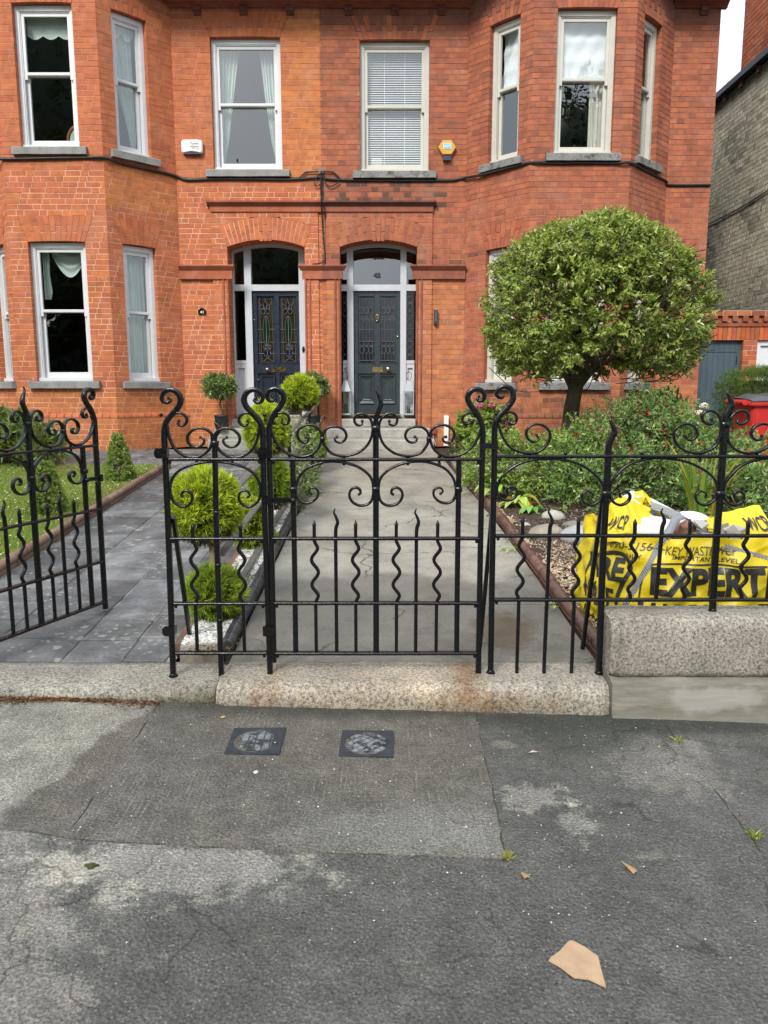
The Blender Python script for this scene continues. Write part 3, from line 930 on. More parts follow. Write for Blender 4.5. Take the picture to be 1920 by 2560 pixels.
def tint42(x, y, z):
    c = wpick(PAL42)
    if z < 3.4 and x < 1.3: c = tuple(v * m for v, m in zip(c, (1.25, 1.4, 1.15)))
    elif z < 1.7: c = tuple(v * m for v, m in zip(c, (1.15, 1.25, 1.05)))
    a = 0
    if z > 7.15: a = .5
    if y > 12.5 and 4.5 < z < 4.85 and x < 1: a = max(a, rng.choice((.1, .3, .8)))
    if y < 12.7 and 1.2 < z < 1.6: a = max(a, rng.choice((0, .2, .6)))
    if z > 4.85: a = max(a, rng.choice((0, 0, .05, .25)))
    if 3.6 < z < 3.75: a = max(a, rng.choice((.1, .6)))
    return soot(c, a)
def mort41(x, y, z): return (.78, .50, .34) if z < 4.8 else (.58, .31, .19)
def mort42(x, y, z): return (.38, .235, .16) if z < 4.5 else (.27, .15, .10)

def house(sgn, root, tint, mort, paint, stone, dz, dress, blocked):
    X = lambda s: PX + sgn * s
    bw = Brickwork(tint, mort); bw.flem = sgn > 0
    P = lambda s, y: (X(s), y)
    # --- porch front, 3 cm proud, with door arch
    yf = 12.77
    fa = Face(P(.06, yf), P(1.757, yf))
    cs = .897 - .06
    def door_zone(z):
        if z < 3.86: return (cs - .617, cs + .617)
        if z < 4.17:
            w = .617 + .118 * (z - 3.86) / .31; return (cs - w, cs + w)
        if z < 4.312:
            w = math.sqrt(max(0, 1.947 ** 2 - (z - 2.367) ** 2)); return (cs - w, cs + w)
        return None
    door_zone.zl = (3.86, 4.17, 4.312)
    bw.lay(fa, .68, 4.385, [door_zone], phase=.2)
    ai, ae = math.asin(.617 / 1.755), math.asin(.735 / 1.947)
    n = 19
    def arc(k, h):
        xi, zi = 1.755 * math.sin(ai * k), 2.217 + 1.755 * math.cos(ai * k)
        xe, ze = 1.947 * math.sin(ae * k), 2.367 + 1.947 * math.cos(ae * k)
        return cs + xi + (xe - xi) * h, zi + (ze - zi) * h
    for i in range(n):
        k0, k1 = -1 + 2 * i / n + .008, -1 + 2 * (i + 1) / n - .008
        key = abs(i - n // 2) <= 1
        cut = .66 if i % 2 else .36
        for h0, h1 in ((-.06 if key else 0, cut - .012), (cut + .012, 1)):
            q = [arc(k0, h0), arc(k1, h0), arc(k1, h1), arc(k0, h1)]
            c = fa.pt(q[0][0], 0, q[0][1])
            m = MB(); bw.quad(fa, q, -.008 if key else -.002, .11, tint(*c), m); m.build('voussoir', M_BRICK, root)
    for i in range(24):
        k0, k1 = -1 + i / 12, -1 + (i + 1) / 12
        (x0, z0), (x1, z1) = arc(k0, 0), arc(k1, 0)
        (x2, z2), (x3, z3) = arc(k1, 1), arc(k0, 1)
        bw.mort.add([fa.pt(x0, .005, z0 + .006), fa.pt(x1, .005, z1 + .006), fa.pt(x2, .005, z2), fa.pt(x3, .005, z3)], [(0, 1, 2, 3)], col=mort(0, 12.8, 4))
        bw.slant.add([fa.pt(x0, .10, z0 + .002), fa.pt(x1, .10, z1 + .002), fa.pt(x1, .42, z1 + .002), fa.pt(x0, .42, z0 + .002)], [(0, 1, 2, 3)], col=tint(0, 12.8, 4))
    for s_, nx in ((.28, sgn), (1.514, -sgn)):
        bw.lay(Face(P(s_, 12.88), P(s_, 13.2), n=(nx, 0)), .68, 3.87, depth=.05, phase=.4)
    bw.lay(Face(P(0, 12.795), P(.06, 12.795)), .68, 4.385, phase=.1)
    bw.lay(Face(P(1.757, 12.8), P(2.285, 12.8)), .68, 4.385, phase=.3)
    # --- first floor wall
    fc = Face(P(0, 12.8), P(2.285, 12.8))
    mz0, mz1 = (5.032, 6.957) if sgn < 0 else (5.012, 6.915)
    bw.lay(fc, 4.385, 7.36, [rect_zone(.61, 1.69, mz0 - .125, mz1), head_zone(.61, 1.69, mz1, mz1 + .345, .14), rect_zone(.495, 1.805, mz0 - .12, mz0 - .004)])
    voussoirs(bw, fc, .61, 1.69, mz1, mz1 + .345, .14, root, 15, camber=.012)
    sash_window(root, fc, .612, 1.688, mz0, mz1, paint, stone, .5, dress[0])
    # --- bay
    end = 6.133 if sgn > 0 else 8.6
    pts = [(2.285, 12.8), (3.125, 11.95), (4.60, 11.95), (5.44, 12.8), (end, 12.8)]
    uz0, uz1 = (5.118, 7.053) if sgn < 0 else (5.03, 6.985)
    lz0, lz1 = (1.75, 3.79) if sgn < 0 else (1.73, 3.76)
    wr = [(.415, .966), (.339, 1.196), (.229, .780)]
    for k in range(3):
        f = Face(P(*pts[k]), P(*pts[k + 1]))
        if k == 2: wr[2] = (f.L - .966, f.L - .415)
        a, b = wr[k]
        z = []
        for z0, z1 in ((lz0, lz1), (uz0, uz1)):
            z += [rect_zone(a, b, z0 - .11, z1), head_zone(a, b, z1, z1 + .37, .135), rect_zone(a - .117, b + .117, z0 - .112, z0 - .003)]
        bw.lay(f, 1.26, 7.62, z, e0=-.0 if k else 0, phase=.15 * k)
        for q, (z0, z1) in enumerate(((lz0, lz1), (uz0, uz1))):
            voussoirs(bw, f, a, b, z1, z1 + .37, .135, root, 12 if k == 1 else 8, camber=.012)
            sash_window(root, f, a + .002, b - .002, z0, z1, paint, stone, .52 if q else .5, dress[1 + k * 2 + q])
    bw.lay(Face(P(*pts[3]), P(*pts[4])), .68, 7.36, phase=.5)
    # --- plinth under the bay
    pp = [(2.214, 12.8), (3.104, 11.90), (4.621, 11.90), (5.511, 12.8)]
    for k in range(3):
        f = Face(P(*pp[k]), P(*pp[k + 1]))
        bw.lay(f, .68, 1.175, depth=.06, phase=.33 * k)
        nb = round(f.L / .118)
        for i in range(nb):
            a, b = f.L * i / nb + .005, f.L * (i + 1) / nb - .005
            m = MB()
            prof = [(-.004, 1.182), (-.004, 1.205), (.012, 1.235), (.056, 1.262), (.075, 1.262), (.075, 1.182)]
            c = tint(*f.pt(a, 0, 1.2))
            if sgn > 0: c = soot(c, .55)
            m.prism([f.pt(a, d, z) for d, z in prof], [f.pt(b, d, z) for d, z in prof], col=c)
            m.build('plinth_brick', M_BRICK, root)
        bw.mort.add([f.pt(0, .03, 1.178), f.pt(f.L, .03, 1.178), f.pt(f.L, .05, 1.255), f.pt(0, .05, 1.255)], [(0, 1, 2, 3)], col=mort(0, 12, 1))
    bw.finish(root, 300, blocked)
    # --- moulded brick trims
    tb = (.38, .11, .055) if sgn < 0 else (.27, .088, .052)
    def mould(name, s0, s1, y, prof, col, ret=True):
        m = MB()
        m.prism([(X(s0), y + d, z) for d, z in prof], [(X(s1), y + d, z) for d, z in prof], col=col)
        return m.build(name, M_BRICK, root)
    dk = (.115, .052, .04) if sgn > 0 else (.25, .078, .045)
    mould('string_course', 0, 1.81, yf, [(.02, 4.475), (-.03, 4.475), (-.045, 4.487), (-.045, 4.497), (-.075, 4.52), (-.085, 4.52), (-.085, 4.545), (.03, 4.56)], dk)
    mould('string_band', 0, 1.765, yf, [(.02, 4.392), (-.022, 4.392), (-.022, 4.474), (.02, 4.474)], tb)
    for s0, s1 in ((0, .335), (1.45, 2.285)):
        ex = .045
        a, b = (s0, s1 + ex) if s0 == 0 else (s0 - ex, s1)
        m = MB()
        for zt, zb, o0, o1 in ((3.578, 3.555, .085, .085), (3.555, 3.50, .085, .035)):
            lo, hi = (a, b)
            sl = (o0 - o1)
            A = [(X(a if s0 == 0 else a + sl * .6), yf - o1, zb), (X(b - (sl * .6 if s0 == 0 else 0)), yf - o1, zb), (X(b - (sl * .6 if s0 == 0 else 0)), yf + .03, zb), (X(a if s0 == 0 else a + sl * .6), yf + .03, zb)]
            B = [(X(a), yf - o0, zt), (X(b), yf - o0, zt), (X(b), yf + .03, zt), (X(a), yf + .03, zt)]
            m.hexa(A + B, col=tb)
        m.build('impost', M_BRICK, root)
        m = MB(); m.box(*sorted((X(s0 if s0 == 0 else s0 - .012), X(s1 if s0 else s1 - .012))), yf - .026, yf + .03, 3.365, 3.499, col=tb); m.build('impost_band', M_BRICK, root)
        for sb in ((.205, .272) if s0 == 0 else (1.522, 1.59)):
            m = MB(); m.tube([(X(sb), yf - .004, .86), (X(sb), yf - .004, 3.34)], .017, 8, col=tb); m.ball((X(sb), yf - .004, 3.345), .019, 8, 5, col=tb); m.build('pier_bead', M_BRICK, root)
    # --- eaves cornice with corbels
    def eaves(s0, s1, corbels):
        mould('cornice', s0, s1, 12.8, [(.05, 7.362), (-.03, 7.362), (-.03, 7.385), (-.075, 7.405), (-.075, 7.415), (-.14, 7.44), (-.14, 7.50), (.05, 7.50)], (.28, .085, .055))
        m = MB(); m.box(*sorted((X(s0), X(s1))), 12.54, 12.655, 7.43, 7.56); m.box(*sorted((X(s0), X(s1))), 12.656, 12.84, 7.502, 7.66); m.build('gutter', M_DARKMETAL, root)
        for c in corbels:
            m = MB()
            prof = [(.02, 7.36), (.02, 7.255), (-.022, 7.262), (-.035, 7.285), (-.028, 7.305), (-.05, 7.318), (-.055, 7.345), (-.05, 7.40), (-.09, 7.44), (0, 7.44)]
            m.prism([(X(c - .058), 12.8 + d, z) for d, z in prof], [(X(c + .058), 12.8 + d, z) for d, z in prof], col=(.15, .048, .034)); m.build('corbel', M_BRICK, root)
    eaves(0, 2.33, (.445, 1.155, 1.862)); eaves(5.40, end + .087, (5.87,))
    # --- body of the house behind the front
    m = MB()
    xa, xb = X(0), X(end - .013)
    o0, o1 = (min(xa, xb), max(xa, xb))
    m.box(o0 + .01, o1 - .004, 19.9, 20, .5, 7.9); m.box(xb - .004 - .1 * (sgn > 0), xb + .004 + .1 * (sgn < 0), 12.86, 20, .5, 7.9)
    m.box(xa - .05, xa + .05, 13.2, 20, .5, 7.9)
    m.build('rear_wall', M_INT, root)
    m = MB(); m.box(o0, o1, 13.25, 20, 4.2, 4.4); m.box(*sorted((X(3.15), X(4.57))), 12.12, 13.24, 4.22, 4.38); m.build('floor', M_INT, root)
    m = MB(); m.box(o0 - .02, o1 + .02, 12.0, 20, 7.665, 7.9); m.box(*sorted((X(3.05), X(4.7))), 11.8, 12.0, 7.665, 7.9)
    m.hexa([(o0, 12.2, 7.9), (o1, 12.2, 7.9), (o1, 20, 7.9), (o0, 20, 7.9), (o0 + 1, 15.5, 10), (o1 - 1, 15.5, 10), (o1 - 1, 17, 10), (o0 + 1, 17, 10)]); m.build('roof', M_ROOF, root)
    # partition walls so that rooms stay dim
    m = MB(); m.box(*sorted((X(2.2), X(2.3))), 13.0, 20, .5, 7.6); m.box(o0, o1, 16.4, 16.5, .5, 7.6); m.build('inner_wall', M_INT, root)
    return X
# ------------------------------------------------------------------ doors
FY = 13.15
FX = Face((0, FY), (1, FY))
def xbox(mb, x0, x1, d0, d1, z0, z1, **k): fbox(mb, FX, x0, x1, d0, d1, z0, z1, **k)

def door_case(root, xo0, xo1, posts, dx0, dx1, lights, paint, cx):
    top = lambda x: 2.217 + math.sqrt(max(0, 1.755 ** 2 - (x - cx) ** 2))
    m = MB()
    for a, b in posts:
        m.hexa([FX.pt(a, -.03, 1.2), FX.pt(b, -.03, 1.2), FX.pt(b, .09, 1.2), FX.pt(a, .09, 1.2), FX.pt(a, -.03, top(a) + .01), FX.pt(b, -.03, top(b) + .01), FX.pt(b, .09, top(b) + .01), FX.pt(a, .09, top(a) + .01)])
    xs = sorted([v for p in posts for v in p])
    ed = [xo0] + xs + [xo1]
    for a, b in zip(ed[::2], ed[1::2]):
        if b - a > .012: xbox(m, a, b, -.022, .08, 3.228, 3.328)
    for i in range(20):
        a, b = xo0 + (xo1 - xo0) * i / 20, xo0 + (xo1 - xo0) * (i + 1) / 20
        m.hexa([FX.pt(a, -.012, top(a) - .045), FX.pt(b, -.012, top(b) - .045), FX.pt(b, .07, top(b) - .045), FX.pt(a, .07, top(a) - .045), FX.pt(a, -.012, top(a) + .02), FX.pt(b, -.012, top(b) + .02), FX.pt(b, .07, top(b) + .02), FX.pt(a, .07, top(a) + .02)])
    for a, b in lights:
        xbox(m, a, b, -.015, .07, 2.045, 2.10); xbox(m, a, b, .03, .07, 1.2, 2.044); xbox(m, a, b, -.005, .029, 1.2, 1.30)
        w = min(.035, (b - a) * .2)
        xbox(m, a, a + w, -.005, .029, 1.301, 2.044); xbox(m, b - w, b, -.005, .029, 1.301, 2.044)
        xbox(m, a + w, b - w, -.005, .029, 1.975, 2.044)
    case = m.build('door_case', paint, root)
    for a, b, nm in [(dx0, dx1, 'fanlight_pane')] + [(a, b, 'sidelight_pane') for a, b in lights] + [(a, b, 'fanlight_pane') for a, b in lights]:
        g = MB()
        if nm == 'sidelight_pane': q = [(a, 2.10), (b, 2.10), (b, 3.228), (a, 3.228)]
        else: q = [(a, 3.328), (b, 3.328)] + [(b + (a - b) * i / 6, top(b + (a - b) * i / 6) - .03) for i in range(7)]
        lean = .13 if (nm == 'fanlight_pane' and root is h42) else 0      # this fanlight leans back a little
        g.add([FX.pt(x, .03 + lean * (z - 3.328), z) for x, z in q], [tuple(range(len(q)))])
        g.build(nm, M_GLASS if nm != 'sidelight_pane' else M_DGLASS, case)
    return case

def door(root, x0, x1, gl, pans, paint, z0=1.215, z1=3.222):
    m = MB()
    zs = (2.048, 3.158)
    (a, b), (c, d) = gl
    xbox(m, x0 + .004, a, .02, .06, z0, z1); xbox(m, b, c, .02, .06, z0, z1); xbox(m, d, x1 - .004, .02, .06, z0, z1)
    for p, q in gl:
        xbox(m, p, q, .02, .06, zs[1], z1); xbox(m, p, q, .02, .06, 1.885, zs[0]); xbox(m, p, q, .02, .06, z0, 1.36)
    for (p, q), (r_, s_) in zip(gl, pans):
        xbox(m, p, q, .045, .06, 1.361, 1.884)
        za, zb = 1.386, 1.861
        for k, (i0, i1, dd) in enumerate(((0, .022, .006), (.022, .04, .03), (.055, .075, .034))):
            A = [(r_ + i0, za + i0), (s_ - i0, za + i0), (s_ - i0, zb - i0), (r_ + i0, zb - i0)]
            B = [(r_ + i1, za + i1), (s_ - i1, za + i1), (s_ - i1, zb - i1), (r_ + i1, zb - i1)]
            for e in range(4):
                f_ = (e + 1) % 4
                m.hexa([FX.pt(A[e][0], dd, A[e][1]), FX.pt(A[f_][0], dd, A[f_][1]), FX.pt(B[f_][0], dd + .008, B[f_][1]), FX.pt(B[e][0], dd + .008, B[e][1]),
                        FX.pt(A[e][0], .046, A[e][1]), FX.pt(A[f_][0], .046, A[f_][1]), FX.pt(B[f_][0], .046, B[f_][1]), FX.pt(B[e][0], .046, B[e][1])])
        xbox(m, r_ + .08, s_ - .08, .036, .046, za + .08, zb - .08)
    for p, q in gl:   # glazing beads
        for aa, bb, cc, dd in ((p, p + .012, *zs), (q - .012, q, *zs), (p, q, zs[0], zs[0] + .012), (p, q, zs[1] - .012, zs[1])):
            xbox(m, aa, bb, .012, .03, cc, dd)
    return m.build('door', paint, root)

def poly_part(dr, name, pts, col, d=.042):
    m = MB(); m.add([FX.pt(x, d, z) for x, z in pts], [tuple(range(len(pts)))], col=col); return m.build(name, M_TINT, dr)

def cames(dr, lines, w=.006, d=.038):
    m = MB()
    for ln in lines:
        m.sweep([FX.pt(x, d, z) for x, z in ln], w, .006, b=(0, 1, 0), sec=[(-.5, -.5), (.5, -.5), (.5, .5), (-.5, .5)])
    m.build('lead_came', M_LEAD, dr)

def ell(cx, cz, rx, rz, a0=0, a1=6.2832, n=18):
    return [(cx + rx * math.cos(t), cz + rz * math.sin(t)) for t in np.linspace(a0, a1, n)]

def tulip_light(dr, x0, x1, z0, z1):
    cx, w, h = (x0 + x1) / 2, x1 - x0, z1 - z0
    Z = lambda y: z1 - (y - 710) / 740 * h
    Xp = lambda x: cx + (x - 452) / 215 * w
    poly_part(dr, 'glass_piece', [(x0, z0), (x1, z0), (x1, z1), (x0, z1)], (.035, .04, .042), .05)
    poly_part(dr, 'glass_piece', [(x0 + .04, z0 + .03), (x1 - .04, z0 + .03), (x1 - .04, z1 - .05), (x0 + .04, z1 - .05)], (.026, .018, .007), .047)
    red, grn, blu, tea = (.022, .003, .005), (.004, .022, .009), (.006, .009, .04), (.008, .014, .014)
    lines = []
    def piece(pts, col):
        q = [(Xp(x), Z(y)) for x, y in pts]
        poly_part(dr, 'glass_piece', q, col); lines.append(q + [q[0]])
    piece([(448, 755), (425, 800), (440, 850), (456, 850), (472, 800)], red)
    piece([(385, 793), (402, 848), (434, 838), (424, 815)], red); piece([(512, 793), (495, 848), (462, 838), (472, 815)], red)
    e = lambda cx_, cy, rx, ry, a0=0, a1=6.2832, n=14: [(cx_ + rx * math.cos(t), cy + ry * math.sin(t)) for t in np.linspace(a0, a1, n)][:-1]
    piece(e(418, 876, 27, 30), tea); piece(e(480, 876, 27, 30), tea)
    piece([(452, 925)] + [(452 - 38 * math.sin(t), 1090 - 162 * math.cos(t)) for t in np.linspace(.25, 2.9, 10)] + [(455, 1252)], grn)
    piece([(456, 925)] + [(456 + 38 * math.sin(t), 1090 - 162 * math.cos(t)) for t in np.linspace(.25, 2.9, 10)] + [(457, 1252)], grn)
    piece(e(443, 1335, 19, 45), blu); piece(e(484, 1335, 19, 45), blu)
    piece(e(440, 1270, 24, 20), (.03, .02, .02)); piece(e(486, 1270, 24, 20), (.03, .02, .02))
    L = lambda pts: lines.append([(Xp(x), Z(y)) for x, y in pts])
    for y in (1075, 1218, 1345): L([(352, y), (420, y)]); L([(492, y), (560, y)])
    L([(378, 720), (392, 1440)]); L([(528, 720), (540, 1440)])
    L([(463, 1250), (500, 1295), (500, 1370), (463, 1395), (400, 1440)]); L([(463, 1250), (425, 1295), (425, 1370), (470, 1400), (545, 1440)])
    L([(448, 755), (448, 725)]); L([(385, 793), (378, 760)]); L([(512, 793), (528, 760)])
    cames(dr, lines)

def leaded_light(dr, x0, x1, z0, z1):
    w, h = x1 - x0, z1 - z0
    poly_part(dr, 'glass_piece', [(x0, z0), (x1, z0), (x1, z0 + .32 * h), (x0, z0 + .32 * h)], (.012, .014, .018), .046)
    poly_part(dr, 'glass_piece', [(x0, z0 + .32 * h), (x1, z0 + .32 * h), (x1, z1), (x0, z1)], (.030, .033, .040), .046)
    Q = lambda u, v: (x0 + u * w, z0 + v * h)
    lines = [[Q(.08, 0), Q(.08, 1)], [Q(.92, 0), Q(.92, 1)], [Q(0, .035), Q(1, .035)], [Q(0, .325), Q(1, .325)], [Q(0, .96), Q(1, .96)], [Q(0, .5), Q(1, .5)], [Q(0, .66), Q(1, .66)]]
    for u in (.29, .5, .71):
        lines += [[Q(u, .035), Q(u, .14)], [Q(u, .325), Q(u, .66)], [Q(u, .85), Q(u, .96)]]
    for c in (.22, .5, .78):
        lines.append([Q(c + .135 * math.cos(t), .79 + .05 * math.sin(t)) for t in np.linspace(0, 6.283, 16)])
        lines.append([Q(c + .13 * math.cos(t), .20 + .06 * math.sin(t)) for t in np.linspace(0, 6.283, 16)])
        lines.append([Q(c + .11 * math.cos(t), .62 + .09 * math.sin(t)) for t in np.linspace(0, 3.1416, 10)])
        lines.append([Q(c + .13 * math.cos(t), .30 + .05 * math.sin(t)) for t in np.linspace(3.1416, 6.283, 10)])
    cames(dr, lines)
    poly_part(dr, 'glass_piece', [Q(.78 + .1 * math.cos(t), .79 + .045 * math.sin(t)) for t in np.linspace(0, 6, 10)], (.03, .012, .02), .044)

def letterbox(dr, x0, x1, z0, z1, txt):
    m = MB(); xbox(m, x0, x1, .008, .02, z0, z1); xbox(m, x0 + .02, x1 - .02, .002, .008, z0 + .02, z1 - .02)
    for x in (x0 + .008, x1 - .008): m.ball(FX.pt(x, .007, (z0 + z1) / 2), .005, 8, 5)
    lb = m.build('letterbox', M_BRASS, dr)
    m = MB(); xbox(m, x0 + .028, x1 - .028, 0, .0018, z0 + .034, z0 + .04); m.build('letterbox_flap', M_BRASS, dr)

def knob(dr, x, z, r=.034):
    m = MB()
    rs = []
    for d, q in ((.02, .55), (.012, .5), (.0, .36), (-.02, .36), (-.03, .8), (-.045, 1.0), (-.06, .8), (-.066, .3)):
        rs.append([FX.pt(x + r * q * math.cos(t), d, z + r * q * math.sin(t)) for t in np.linspace(0, 6.283, 14, endpoint=False)])
    m.rings(rs); m.build('door_knob', M_BRASS, dr)

# ------------------------------------------------------------------ build number 41 and 42
def hid41(u, v): return (430 < u < 720 and v > 940) or v > 1110
def hid42(u, v): return (((u - 1495) / 320) ** 2 + ((v - 730) / 240) ** 2 < 1) or v > 1090 or (u > 1380 and v > 1010)

h41 = empty('brick_house', (PX - 3, 12.8, .68), 'orange red brick house with white sash windows, navy front door and canted bay', 'house')
h42 = empty('brick_house', (PX + 3, 12.8, .68), 'darker weathered brick house with cream sash windows and slate green front door', 'house')
house(-1, h41, tint41, mort41, M_WHITE, M_SILL, 0, [dress_pair, dress_full, dress_swagside, dress_lowfront41, dress_upfront41, dress_full, dress_full], hid41)
house(1, h42, tint42, mort42, M_CREAM, M_SILL2, 0, [dress_venetian, None, dress_roman(0), None, dress_roman(1), None, dress_full], hid42)

door_case(h41, PX - 1.514, PX - .28, [(-2.302, -2.19), (-1.405, -1.292)], -2.19, -1.405, [(-2.475, -2.302)], M_GREYWHITE, PX - .897)
m = MB(); xbox(m, PX - 1.514, -2.475, -.02, .09, 1.2, 3.85); xbox(m, -1.292, PX - .28, -.02, .09, 1.2, 3.85); m.build('door_jamb', M_GREYWHITE, h41)
d41 = door(h41, -2.19, -1.405, [(-2.125, -1.815), (-1.755, -1.445)], [(-2.075, -1.835), (-1.735, -1.475)], M_NAVY)
for a, b in ((-2.113, -1.827), (-1.743, -1.457)): tulip_light(d41, a, b, 2.06, 3.146)
letterbox(d41, -1.872, -1.65, 1.91, 1.988, '')
knob(d41, -1.958, 1.95)
m = MB(); m.ball(FX.pt(-2.12, .015, 1.78), .012, 8, 6); m.build('lock', M_BRASS, d41)
m = MB(); m.ball(FX.pt(-2.16, .015, 2.76), .016, 8, 6); m.build('lock', M_BRASS, d41)
m = MB(); m.tube([FX.pt(-1.345, -.032, 2.235), FX.pt(-1.345, -.032, 2.325)], .018, 10); m.ball(FX.pt(-1.345, -.036, 2.28), .026, 10, 6); m.build('doorbell', M_IRON, h41)

door_case(h42, PX + .28, PX + 1.514, [(-.61, -.508), (.271, .368)], -.508, .271, [(PX + .30, -.61), (.368, PX + 1.495)], M_GREYWHITE, PX + .897)
d42 = door(h42, -.508, .271, [(-.44, -.154), (-.072, .203)], [(-.417, -.159), (-.067, .192)], M_SLATEPAINT)
for a, b in ((-.428, -.166), (-.06, .191)): leaded_light(d42, a, b, 2.06, 3.146)
letterbox(d42, -.193, -.022, 1.903, 1.992, '')
knob(d42, .067, 1.957, .04)
m = MB(); m.ball(FX.pt(.225, .012, 2.49), .02, 10, 6); m.build('lock', M_BRASS, d42)
m = MB()
m.sweep([FX.pt(-.112 + .022 * math.sin(t) * (1 + .3 * math.cos(t)), -.005, 2.79 + .05 * math.cos(t)) for t in np.linspace(0, 6.283, 24)], .012, .015)
m.ball(FX.pt(-.112, -.01, 2.745), .017, 8, 6); m.ball(FX.pt(-.112, 0, 2.835), .02, 8, 6); m.ball(FX.pt(-.112, -.005, 2.79), .014, 8, 6)
m.build('door_knocker', M_BRASS, d42)
lettering('42', .125, .078, lambda x, y: FX.pt(-.114 + x, .026, 3.487 + y), M_TEXT, h42, bold=.05, name='house_number')
m = MB()
for px_ in ((-.69, -.62), (.38, .49)):     # leading in the side panes
    for i in range(5): xbox(m, *px_, .024, .029, 2.2 + .21 * i, 2.204 + .21 * i)
    for i in range(9):
        z = 2.14 + .12 * i; c = sum(px_) / 2; w = (px_[1] - px_[0]) * .42
        m.sweep([FX.pt(c + w * math.cos(t), .026, z + .05 * math.sin(t)) for t in np.linspace(0, 6.283, 14)], .004, .004)
m.build('lead_came', M_LEAD, h42)

# door steps: three granite treads before each door
def steps(name_lbl, sg, root, edges):
    for (s0, s1, yf, z0, z1) in edges:
        m = MB()
        a, b = sorted((PX + sg * s0, PX + sg * s1))
        rr = []
        for i in range(9):
            x = a + (b - a) * i / 8
            j = lambda: rng.uniform(-.003, .003)
            rr.append([(x, yf + .012 + j(), z0), (x, yf + j(), z0 + .03), (x, yf + j(), z1 - .02), (x, yf + .014 + j(), z1 + j() * .4), (x, yf + .38, z1), (x, yf + .38, z0)])
        m.rings(rr, smooth=False)
        m.build('step', M_STEP, root)
SE = [(.04, 1.76, 12.02, .66, .845), (.07, 1.72, 12.32, .84, 1.003), (.295, 1.50, 12.66, 1.0, 1.14), (.30, 1.495, 13.02, 1.135, 1.195)]
st41 = empty('front_steps', (PX - .9, 12.4, .7), 'granite steps leading up to the navy door', 'steps', 'front door steps')
steps('', -1, st41, SE)
st42 = empty('front_steps', (PX + .9, 12.4, .7), 'granite steps leading up to the slate green door', 'steps', 'front door steps')
steps('', 1, st42, SE)
# ------------------------------------------------------------------ ground, pavement, paths
def pz(x): return -.027 * max(-5, min(5, x))

M_EARTH = m_soil()
rows = [(-60, -.12), (-3.5, -.12), (-3.4, -.10), (3.7, -.10), (3.95, .05)] + [(y, gz(y) - .05) for y in (4.1, 6, 8, 10, 12)] + [(40, .65), (80, .65)]
m = MB()
xs = [-80, -6, 6, 80]
m.rings([[(x, y, z + (pz(x) if 3.6 > y > -3.45 else 0)) for x in xs] for y, z in rows], closed=False, cap=False, smooth=False)
tag(m.build('ground', M_EARTH), kind='structure')
M_ASPH = m_pavement('pavement_asphalt', 'asphalt')
m = MB(); m.box(-60, 60, -12, -3.45, -.3, -.118); tag(m.build('road', M_ASPH), kind='structure')

pav = bpy.data.objects.new('pavement', None); COL.objects.link(pav); tag(pav, kind='structure')
def jag(pts, step=.09, amp=.004):
    out = []
    for i in range(len(pts)):
        a, b = Vector(pts[i]), Vector(pts[(i + 1) % len(pts)])
        n = max(1, int((b - a).length / step))
        for k in range(n):
            q = a + (b - a) * (k / n)
            out.append((q.x + rng.uniform(-amp, amp), q.y + rng.uniform(-amp, amp)))
    return out
def slab(poly, mat_, top=0.0, name='slab'):
    p = jag(poly, .06, .006)
    m = MB()
    m.prism([(x, y, pz(x) - .12) for x, y in p], [(x, y, pz(x) + top) for x, y in p])
    return m.build(name, mat_, pav)
g = .0015
m = MB(); m.hexa([(-5, -3.4, pz(-5) - .05), (5, -3.4, pz(5) - .05), (5, 3.7, pz(5) - .05), (-5, 3.7, pz(-5) - .05), (-5, -3.4, pz(-5) - .0035), (5, -3.4, pz(5) - .0035), (5, 3.7, pz(5) - .0035), (-5, 3.7, pz(-5) - .0035)]); m.build('joint_filling', m_plain('joint_dirt', (.065, .06, .045), .95, .3, 30, .4), pav)
slab([(-5, 2.575), (-1.36, 2.565), (-1.132 - g, 2.525), (-1.134 - g, 3.36), (-1.15 - g, 3.80), (-5, 3.85)], m_pavement('pavement_dry', 'dry'))
slab([(-1.13, 2.518), (-.99, 2.507), (-.75, 2.492), (0, 2.47), (.42, 2.455), (.44, 2.826), (.447, 3.173), (.465, 3.78), (-1.14, 3.78), (-1.132, 3.36)], m_pavement('pavement_brushed', 'brush'), .002)
slab([(-5, 2.565), (-5, -3.4), (1.30, -3.4), (1.352, 2.5), (1.37, 2.947), (1.385, 3.444), (1.395, 3.85), (.468, 3.80), (.450, 3.173), (.443, 2.826), (.424, 2.452), (0, 2.466), (-.75, 2.488), (-.99, 2.503), (-1.125, 2.514), (-1.258, 2.557), (-1.387, 2.562)], M_ASPH)
slab([(1.304, -3.4), (5, -3.4), (5, 3.85), (1.81, 3.85), (1.399, 3.85), (1.389, 3.444), (1.374, 2.947), (1.356, 2.5)], M_ASPH, .001)

